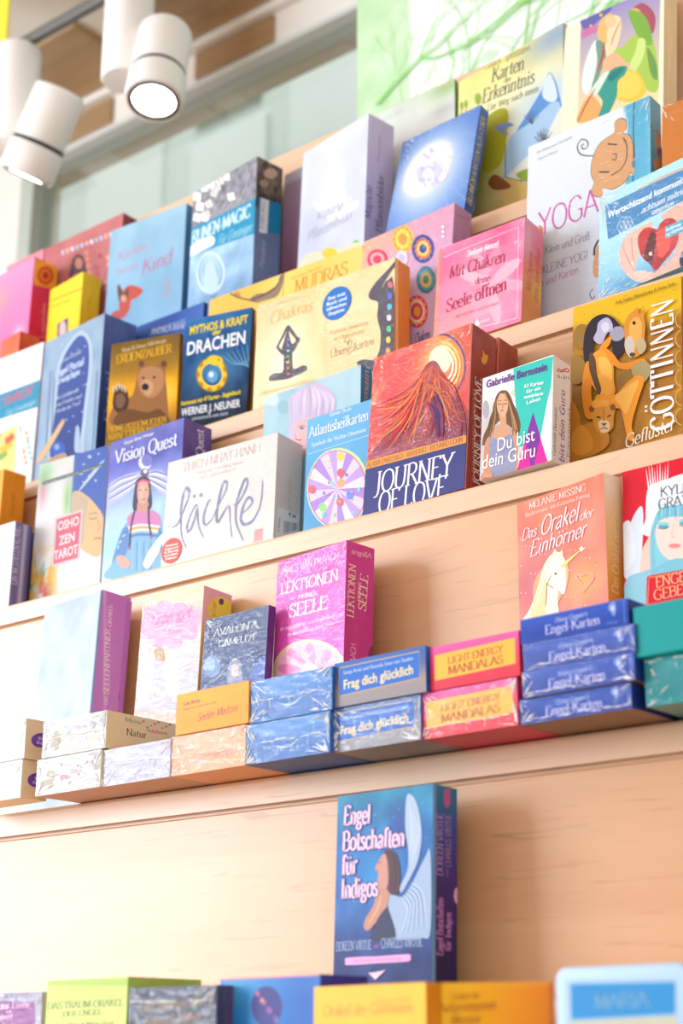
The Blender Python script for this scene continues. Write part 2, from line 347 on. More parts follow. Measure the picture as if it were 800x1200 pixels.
# ------------------------------------------------------------------ printed panels
CROP = dict(c1=(0, 0, 1.905), c2=(400, 0, 2.), c3=(0, 240, 2.667), c4=(280, 180, 2.857), c5=(540, 240, 3.077), d1=(0, 480, 2.667),  # left, top and scale of the image crops that artwork points are read from
            d2=(180, 400, 3.077), d3=(400, 370, 2.857), d4=(560, 530, 3.333), d5=(0, 670, 2.353), d6=(280, 620, 2.222),
            d7=(360, 890, 3.636), d8=(0, 1100, 2.), e1=(360, 1100, 1.818), z3=(400, 0, 4.), z4=(640, 0, 5.), z5=(0, 520, 5.714), f1=(555, 410, 6.667), l1=(186, 540, 5.714), w1=(305, 425, 5.714), u1=(600, 550, 4.), v1=(30, 500, 3.478), g1=(660, 330, 5.578),
            z6=(700, 100, 4.8), p=(0, 0, 1.))
class Art:  # box artwork is placed by image pixel positions mapped onto each face
    """A flat printed sheet W x H metres. Shapes are given in image crop pixels, on the banner and sticker prints in a local grid
    (corners = where the sheet's four corners lie in whole-image pixels or in that grid) and become coloured facets."""
    def __init__(s, corners, Wd, Hd, crop='p'):
        TL, TR, BL, BR = [np.array(c, float) for c in corners]
        A = []; b = []
        for (x, y), (u, v) in zip((TL, TR, BL, BR), ((0, Hd), (Wd, Hd), (0, 0), (Wd, 0))):
            A.append([x, y, 1, 0, 0, 0, -u * x, -u * y]); b.append(u)
            A.append([0, 0, 0, x, y, 1, -v * x, -v * y]); b.append(v)
        s.Hm = np.append(np.linalg.solve(np.array(A), np.array(b)), 1).reshape(3, 3)
        s.W, s.H = Wd, Hd; s.sx = Wd / np.hypot(*(TR - TL)); s.sy = Hd / np.hypot(*(BL - TL))
        s.cr = CROP[crop]; s.V = []; s.F = []; s.C = []; s.k = 0
    def crop(s, c): s.cr = CROP[c]; return s
    def P(s, pts):
        x0, y0, sc = s.cr
        q = np.array(pts, float) / sc + np.array([x0, y0])
        h = np.c_[q, np.ones(len(q))] @ s.Hm.T
        return h[:, :2] / h[:, 2:]
    def UV(s, pts): return np.array(pts, float) * np.array([s.W, s.H])
    def tris(s, T, color, k=None):
        if k is None: s.k += 1; k = s.k
        z = 2e-5 + 1e-5 * k
        fn = color if callable(color) else None
        c0 = None if fn else lin(hx(color))
        for t in T:
            poly = list(t)
            for ax, lim, sg in ((0, 0, 1), (0, s.W, -1), (1, 0, 1), (1, s.H, -1)):
                out = []
                for i in range(len(poly)):
                    a, b = poly[i - 1], poly[i]; da, db = (a[ax] - lim) * sg, (b[ax] - lim) * sg
                    if da >= 0: 
                        if db < 0: out.append(a + (b - a) * (da / (da - db)))
                        elif True: pass
                    elif db >= 0: out.append(a + (b - a) * (da / (da - db)))
                    if db >= 0: out.append(b)
                poly = out
                if len(poly) < 3: break
            if len(poly) < 3: continue
            ar = sum(poly[i - 1][0] * poly[i][1] - poly[i][0] * poly[i - 1][1] for i in range(len(poly)))
            if abs(ar) < 1e-11: continue
            if ar < 0: poly = poly[::-1]
            n0 = len(s.V)
            for p in poly: s.V.append((p[0], p[1], z))
            s.F.append(tuple(range(n0, n0 + len(poly))))
            if fn:
                u = np.array([p[0] / s.W for p in poly]); v = np.array([p[1] / s.H for p in poly])
                s.C += [tuple(c) for c in lin(fn(u, v))]
            else: s.C += [tuple(c0)] * len(poly)
    def bg(s, fn, nx=26, ny=36):
        s.grid(fn, 0, s.W, 0, s.H, nx, ny); return s
    def grid(s, fn, x0, x1, y0, y1, nx=20, ny=20):
        if isinstance(fn, str): c = fn; fn = lambda u, v: np.broadcast_to(hx(c), u.shape + (3,)); nx = ny = 1
        s.k += 1; z = 2e-5 + 1e-5 * s.k
        X, Y = np.meshgrid(np.linspace(x0, x1, nx + 1), np.linspace(y0, y1, ny + 1))
        c = lin(np.clip(fn((X - x0) / (x1 - x0), (Y - y0) / (y1 - y0)), 0, 1))
        for j in range(ny):
            for i in range(nx):
                n0 = len(s.V)
                for a, b in ((j, i), (j, i + 1), (j + 1, i + 1), (j + 1, i)):
                    s.V.append((X[a, b], Y[a, b], z)); s.C.append(tuple(c[a, b]))
                s.F.append((n0, n0 + 1, n0 + 2, n0 + 3))
        return s
    def _poly(s, Q, color):
        t3 = [Vector((p[0], p[1], 0)) for p in Q]
        s.tris([tuple(Q[i] for i in t) for t in tessellate_polygon([t3])], color)
    def poly(s, pts, color, uv=False): s._poly((s.UV if uv else s.P)(pts), color); return s
    def blob(s, pts, color, uv=False, n=5):
        s._poly(np.array(catmull(list((s.UV if uv else s.P)(pts)), True, n)), color); return s
    def soft(s, pts, color, fn, uv=False, n=5): return s.blob(pts, fn, uv, n)
    def ell(s, cx, cy, rx, ry, color, rot=0, n=28, uv=False):
        a = np.linspace(0, 2 * math.pi, n, endpoint=False); c, q = math.cos(rot), math.sin(rot)
        pts = [(cx + rx * math.cos(t) * c - ry * math.sin(t) * q, cy + rx * math.cos(t) * q + ry * math.sin(t) * c) for t in a]
        s._poly((s.UV if uv else s.P)(pts), color); return s
    def ring(s, cx, cy, rx, ry, w, color, rot=0, n=36, a0=0, a1=360):
        a = np.radians(np.linspace(a0, a1, n)); c, q = math.cos(rot), math.sin(rot)
        return s.line([(cx + rx * math.cos(t) * c - ry * math.sin(t) * q, cy + rx * math.cos(t) * q + ry * math.sin(t) * c) for t in a], w, color)
    def line(s, pts, w, color, smooth=False, taper=0, uv=False, w1=None):
        Q = list((s.UV if uv else s.P)(pts))
        if smooth: Q = catmull(Q, False, 6)
        ws = w / s.cr[2] * (s.sx + s.sy) / 2 if not uv else w * s.H
        if taper: f = lambda d, t: ws * (1 - taper + taper * math.sin(math.pi * min(1, max(0, t))))
        elif w1 is not None: f = lambda d, t: ws * (1 + (w1 / w - 1) * t)
        else: f = lambda d, t: ws
        s.tris(ribbon([np.array(p) for p in Q], f), color); return s
    def rect(s, x0, y0, x1, y1, color): return s.poly([(x0, y0), (x1, y0), (x1, y1), (x0, y1)], color)
    def text(s, txt, p0, p1, h, color, font='s', shear=0, glow=None):
        Q = s.P([p0, p1]); d = Q[1] - Q[0]; Ld = np.hypot(*d); ex = d / Ld; ey = np.array([-ex[1], ex[0]])
        hm = h / s.cr[2] * (s.sy if abs(ex[0]) > abs(ex[1]) else s.sx)
        T, w = text_sans(txt, font == 'b') if font in 'nb' else text_pen(txt, font)
        k = Ld / max(w, .01)
        TT = [tuple(Q[0] + ex * (p[0] * k + p[1] * shear * hm) + ey * p[1] * hm for p in t) for t in T]
        if glow:
            g = .06 * hm
            for o in ((g, 0), (-g, 0), (0, g), (0, -g)):
                s.k += 0 if o != (g, 0) else 1
                s.tris([tuple(p + np.array(o) for p in t) for t in TT], glow, s.k)
        s.tris(TT, color); return s
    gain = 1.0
    def build(s, name, parent, mtx):
        me = bpy.data.meshes.new(name); me.from_pydata(s.V, [], s.F)
        at = me.color_attributes.new('Ink', 'FLOAT_COLOR', 'CORNER')
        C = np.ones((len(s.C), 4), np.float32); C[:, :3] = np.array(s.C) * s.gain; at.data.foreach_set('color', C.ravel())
        me.transform(mtx)
        return link(name, me, INK, parent)

# ------------------------------------------------------------------ the room
def structure(o): o['kind'] = 'structure'; return o
PLASTER = mat('white_plaster', '#efe9e2', .7)
structure(box_obj('floor', -7, 5, -4, 5.2, -.1, 0, wood('oak_floor', '#a67c52', '#c39a6b', '#7a5230', 5.0)))
structure(box_obj('ceiling', -7, 5, -4, 2.42, 3.55, 3.65, PLASTER))
wall = bmesh.new()
WX0, WX1, WZ0, WZ1, WY = -2.90, .9, 2.05, 3.432, 2.30
add_box(wall, -6.5, WX0, WY, WY + .12, 0, 3.55); add_box(wall, WX1, 5, WY, WY + .12, 0, 3.55)
add_box(wall, WX0, WX1, WY, WY + .12, 0, WZ0); add_box(wall, WX0, WX1, WY, WY + .12, WZ1, 3.55)
structure(link('wall_back', bm_mesh(wall, 'wall_back'), PLASTER))
# window: frame, pane
win = empty('window_1', ((WX0 + WX1) / 2, WY, WZ0)); win['kind'] = 'structure'
def kid(o, p): 
    o.parent = p; o.matrix_parent_inverse = Matrix.Translation(-p.location) @ Matrix.Identity(4) if False else Matrix.Translation(Vector(p.location)).inverted(); return o
FR = mat('grey_window_frame', '#d2d6d3', .4)
fb = bmesh.new()
add_box(fb, WX0, WX1, WY - .012, WY + .06, WZ1 - .012, WZ1, .002); add_box(fb, WX0, WX1, WY - .012, WY + .06, WZ0, WZ0 + .04, .002)
kid(link('window_frame', bm_mesh(fb, 'window_frame'), FR), win)
jb = bmesh.new()
add_box(jb, WX0, WX0 + .05, WY - .012, WY + .06, WZ0 + .04, WZ1 - .012, .002); add_box(jb, WX1 - .05, WX1, WY - .012, WY + .06, WZ0 + .04, WZ1 - .012, .002)
kid(link('window_jamb', bm_mesh(jb, 'window_jamb'), mat('pale_window_jamb', '#b9c0b8', .5)), win)
GLASS = bpy.data.materials.new('tinted_glass'); GLASS.use_nodes = True
gn = GLASS.node_tree.nodes; gl_ = GLASS.node_tree.links; gn.clear()
g_o = gn.new('ShaderNodeOutputMaterial'); g_m = gn.new('ShaderNodeMixShader'); g_t = gn.new('ShaderNodeBsdfTransparent'); g_g = gn.new('ShaderNodeBsdfGlossy')
g_l = gn.new('ShaderNodeLayerWeight'); g_l.inputs[0].default_value = .25
g_t.inputs[0].default_value = (.93, .97, .95, 1); g_g.inputs['Roughness'].default_value = .03
g_r = gn.new('ShaderNodeMapRange'); g_r.inputs['To Min'].default_value = .03; g_r.inputs['To Max'].default_value = .55
g_l.inputs[0].default_value = .18; gl_.new(g_l.outputs['Facing'], g_r.inputs['Value']); gl_.new(g_r.outputs['Result'], g_m.inputs[0]); gl_.new(g_t.outputs[0], g_m.inputs[1]); gl_.new(g_g.outputs[0], g_m.inputs[2]); gl_.new(g_m.outputs[0], g_o.inputs[0])
kid(box_obj('glass_pane', WX0 + .05, WX1 - .05, WY + .02, WY + .026, WZ0 + .04, WZ1 - .012, GLASS), win)
# made-up house front behind the window, its pale panels standing in for reflections
fac = empty('backdrop_facade', (-2.5, 5.0, 0))
tag(fac, 'pale grey-green backdrop building front behind the window, pale panels standing in for reflections', 'building')
kid(box_obj('wall', -9, 4, 5.0, 5.2, 0, 9, mat('grey_green_render', '#ced8d6', .8)), fac)
LB = mat('reflection_panel', '#dde4e4', .8); DB = mat('olive_patch', '#a3ac98', .8)
for x0, x1, z0, z1, m in ((-5.75, -5.2, 5.2, 6.0, LB), (-5.0, -4.5, 5.0, 5.58, LB), (-4.35, -3.8, 5.1, 6.0, LB), (-6.5, -6.0, 5.2, 5.9, LB),
                          (-4.98, -4.55, 5.68, 6.05, DB), (-6.05, -5.8, 5.85, 6.1, DB), (-3.5, -2.6, 4.8, 5.8, LB)):
    kid(box_obj('panel', x0, x1, 4.965, 5.0, z0, z1, m, bev=.01), fac)

# timber coffers and a white beam under the ceiling
BROWN = wood('brown_ceiling_timber', '#9a7a58', '#b89468', '#75573a', 3.1)
for i, (x0, x1, y0, y1) in enumerate(((-2.80, -2.46, 2.06, 2.27), (-2.36, -2.02, 2.06, 2.27), (-3.30, -2.95, 2.06, 2.27), (-2.72, -2.30, 1.62, 1.86))):
    o = box_obj('trim_%d' % (i + 1), x0, x1, y0, y1, 3.535, 3.55, BROWN, bev=.004); structure(o)
structure(box_obj('trim_5', -6.5, 5, 2.275, 2.30, 3.52, 3.55, PLASTER, bev=.004))
structure(box_obj('trim_6', -2.86, -2.58, 2.291, 2.30, 3.445, 3.515, BROWN, bev=.002))
structure(box_obj('trim_7', -2.30, -2.06, 2.291, 2.30, 3.445, 3.515, BROWN, bev=.002))

# ------------------------------------------------------------------ stepped display rack
YF = [.90, 1.02, 1.16, 1.27, 1.38, 1.49]; ZL = [1.335, 1.526, 1.7972, 2.0054, 2.2174]
ZTOP = 2.4994; YB, ZB = .72, 1.21
RX0, RX1 = -2.75, .35
rack = empty('display_rack', (-1.2, 1.1, 0))
tag(rack, 'stepped beech wood display rack carrying all the boxes and books', 'display rack')
def ledge(yf, yb, zt):
    r = .004; th = .0225
    P = [(yf, zt - th), (yf, zt - r)] + [(yf + r - r * math.cos(a), zt - r + r * math.sin(a)) for a in (R(30), R(60))] + [(yf + r, zt), (yb, zt), (yb, zt - th)]
    kid(prism('ledge', P, RX0, RX1, WOOD_EDGE), rack)
def riser(y, zt, zb):
    # groove just under the ledge, then the board
    kid(prism('groove_strip', [(y + .007, zt), (y + .007, zt - .0045), (y + .016, zt - .0045), (y + .016, zt)], RX0, RX1, WOOD_EDGE), rack)
    z1 = zt - .0035
    kid(prism('riser', [(y + .0012, zb), (y + .0012, z1 - .0015), (y + .0027, z1), (y + .016, z1), (y + .016, zb)], RX0, RX1, WOOD), rack)
steps = [(YB, ZB)] + list(zip(YF[:5], ZL))
for i, (y, z) in enumerate(steps):
    yb = steps[i + 1][0] + .0012 if i + 1 < len(steps) else YF[5]
    ledge(y, yb, z)
    zb = steps[i - 1][1] if i else 0
    riser(y, z - .0225, zb)
kid(box_obj('back_panel', RX0, RX1, YF[5], YF[5] + .016, ZL[4] - .02, ZTOP, WOOD_EDGE, bev=.0015), rack)
for x in (RX0 - .02, RX1):
    P = [(YB, 0), (YB, ZB)]
    for (y, z) in steps[1:]: P += [(y, P[-1][1]), (y, z)]
    P += [(YF[5], ZL[4]), (YF[5], ZTOP), (YF[5] + .016, ZTOP), (YF[5] + .016, 0)]
    kid(prism('side_panel', P, x, x + .02, WOOD_EDGE), rack)

# ------------------------------------------------------------------ lighting track with two spotlights
WHITE = mat('white_lamp_paint', '#f3f1ee', .35, 0, .5); SEAM = mat('black_gasket', '#16181c', .5); LENS = mat('lit_lens', '#ffffff', .2, 0, .3, 0, '#fff6e8', 6.0)
TRK = mat('grey_track', '#6d6c6a', .45, .3)
trk = empty('lighting_track', (-2, 1.6, 3.06)); tag(trk, 'thin grey lighting track hanging below the ceiling carrying the spotlights', 'lighting track')
kid(box_obj('rail', -3.6, .6, 1.592, 1.608, 3.05, 3.07, TRK, bev=.002), trk)
for x in (-3.4, -2.6, -1.2, .3): kid(box_obj('suspension_rod', x - .003, x + .003, 1.597, 1.603, 3.07, 3.55, TRK), trk)
def spotlight(name, x, zg, head_c, axis, r, hl, label, power):
    """gear can under the track, lamp head on a hinge beside it; axis = the way the lens looks"""
    t = empty(name, (x, 1.6, 3.05)); tag(t, label, 'spotlight', 'track spotlights')
    kid(lathe('gear_can', [(r * .84, 0), (r * .9, .004), (r * .9, 3.05 - zg - .004), (r * .84, 3.05 - zg)], WHITE, None, 40, Matrix.Translation((x, 1.6, zg))), t)
    q = Vector(axis).to_track_quat('Z', 'Y').to_matrix().to_4x4(); M = Matrix.Translation(head_c) @ q
    kid(lathe('lamp_head', [(r * .9, -hl), (r * .97, -hl + .006), (r * .97, -.004), (r * .97, 0)], WHITE, None, 44, M), t)
    kid(lathe('gasket_ring', [(r * .93, -.001), (r * .99, .0005), (r * .99, .006), (r * .93, .0075), (r * .93, -.001)], SEAM, None, 44, M, True, False), t)
    bell = [(r, .007), (r * 1.03, .010), (r * 1.05, .056), (r * 1.02, .062), (r * .88, .062), (r * .80, .052), (r * .74, .046)]
    kid(lathe('lamp_bell', bell, WHITE, None, 44, M), t)
    kid(lathe('trim_ring', [(r * .77, .0600), (r * .90, .0600), (r * .90, .0628), (r * .77, .0628), (r * .77, .0600)], SEAM, None, 44, M, True, False), t)
    kid(lathe('lens', [(r * .72, .054), (r * .78, .057), (r * .72, .0605)], LENS, None, 44, M), t)
    a = Vector(head_c) + (q @ Vector((0, 0, -hl * .6))); b = Vector((x, 1.6, zg + .03)); d = b - a
    kid(lathe('hinge_arm', [(.012, 0), (.012, d.length)], WHITE, None, 16, Matrix.Translation(a) @ d.to_track_quat('Z', 'Y').to_matrix().to_4x4()), t)
    ld = bpy.data.lights.new('spotlight_beam', 'SPOT'); ld.energy = power; ld.spot_size = R(60); ld.spot_blend = .8; ld.shadow_soft_size = .03
    lo = bpy.data.objects.new('spotlight_beam', ld); COL.objects.link(lo)
    lo.location = (M @ Vector((0, 0, .1))); lo.rotation_euler = Vector(axis).to_track_quat('-Z', 'Y').to_euler()
    kid(lo, t)
spotlight('track_spotlight', -1.768, 2.862, (-1.690, 1.6, 2.843), (.10, -.22, -.97), .047, .10, 'white spotlight with its round lit lens turned to the viewer, nearer of the two', 3)
spotlight('track_spotlight', -2.062, 2.845, (-1.985, 1.6, 2.826), (-.50, .0, -.86), .047, .10, 'white spotlight tilted away at the left, lens seen edge-on beside the pale post', 3)

# yellow hanging sign at the left
box_ = box_obj('hanging_sign', -2.60, -2.300, 1.750, 1.756, 3.14, 3.55, mat('yellow_card', '#f6e23c', .5), bev=.001)
tag(box_, 'yellow card sign hanging from the ceiling at the top left picture corner', 'sign')

# leaf-print fabric above the right of the rack
ban = empty('fabric_banner', (-1.0, 1.75, 2.43)); tag(ban, 'white hanging fabric with green branch print and pale green left strip', 'banner')
BX0, BX1, BZ0, BZ1 = -1.39, -.30, 2.40, 3.2
kid(box_obj('fabric', BX0, BX1, 1.7506, 1.7526, BZ0, BZ1, mat('white_fabric', '#f4f7f4', .8)), ban)
kid(lathe('hanging_rod', [(.008, 0), (.008, BX1 - BX0 + .06)], TRK, None, 16, Matrix.Translation((BX0 - .03, 1.7516, BZ1)) @ Matrix.Rotation(R(90), 4, 'Y')), ban)
for x in (BX0 + .05, BX1 - .05): kid(box_obj('suspension_rod', x - .002, x + .002, 1.7496, 1.7536, BZ1, 3.55, TRK), ban)
a = Art(((0, 0), (109, 0), (0, 80), (109, 80)), BX1 - BX0, BZ1 - BZ0)
a.bg(lambda u, v: over(over(np.broadcast_to(hx('#f3f7f5'), u.shape + (3,)).copy(), '#b4dba6', (u < .10) * (.75 + .7 * (fbm(u * 40, v * 30, 3) - .5)).clip(0, 1)),
     '#84d46a', ((u > .66) & (v < 1)) * np.clip((fbm(u * 14, v * 12, 8) - .42) * 5, 0, 1)), 109, 40)
rnd = random.Random(11)
def branch(x, y, ang, ln, w, dep):
    x1, y1 = x + math.cos(ang) * ln, y - math.sin(ang) * ln
    c = '#8ed874' if dep < 2 else '#b2e6a2'
    mx, my = (x + x1) / 2 + rnd.uniform(-.08, .08) * ln, (y + y1) / 2 + rnd.uniform(-.08, .08) * ln
    a.line([(x, y), (mx, my), (x1, y1)], w, c, smooth=True)
    if dep < 5:
        for k in range(2 if dep else 3): branch(x1, y1, ang + rnd.uniform(-.75, .75), ln * rnd.uniform(.6, .9), w * .68, dep + 1)
for (x, y, an, ln) in ((3, 70, 1.2, 12), (12, 66, .8, 12), (22, 62, .9, 12), (36, 60, 1.0, 11), (50, 60, 1.2, 11), (4, 48, .5, 10), (62, 52, 1.6, 10), (20, 45, .3, 10), (2, 60, .4, 9)):
    branch(x, y, an, ln, .46, 0)
a.build('printed_face', ban, Matrix(((1, 0, 0, BX0 - ban.location.x), (0, 0, -1, 1.7505 - ban.location.y), (0, 1, 0, BZ0 - ban.location.z), (0, 0, 0, 1))))

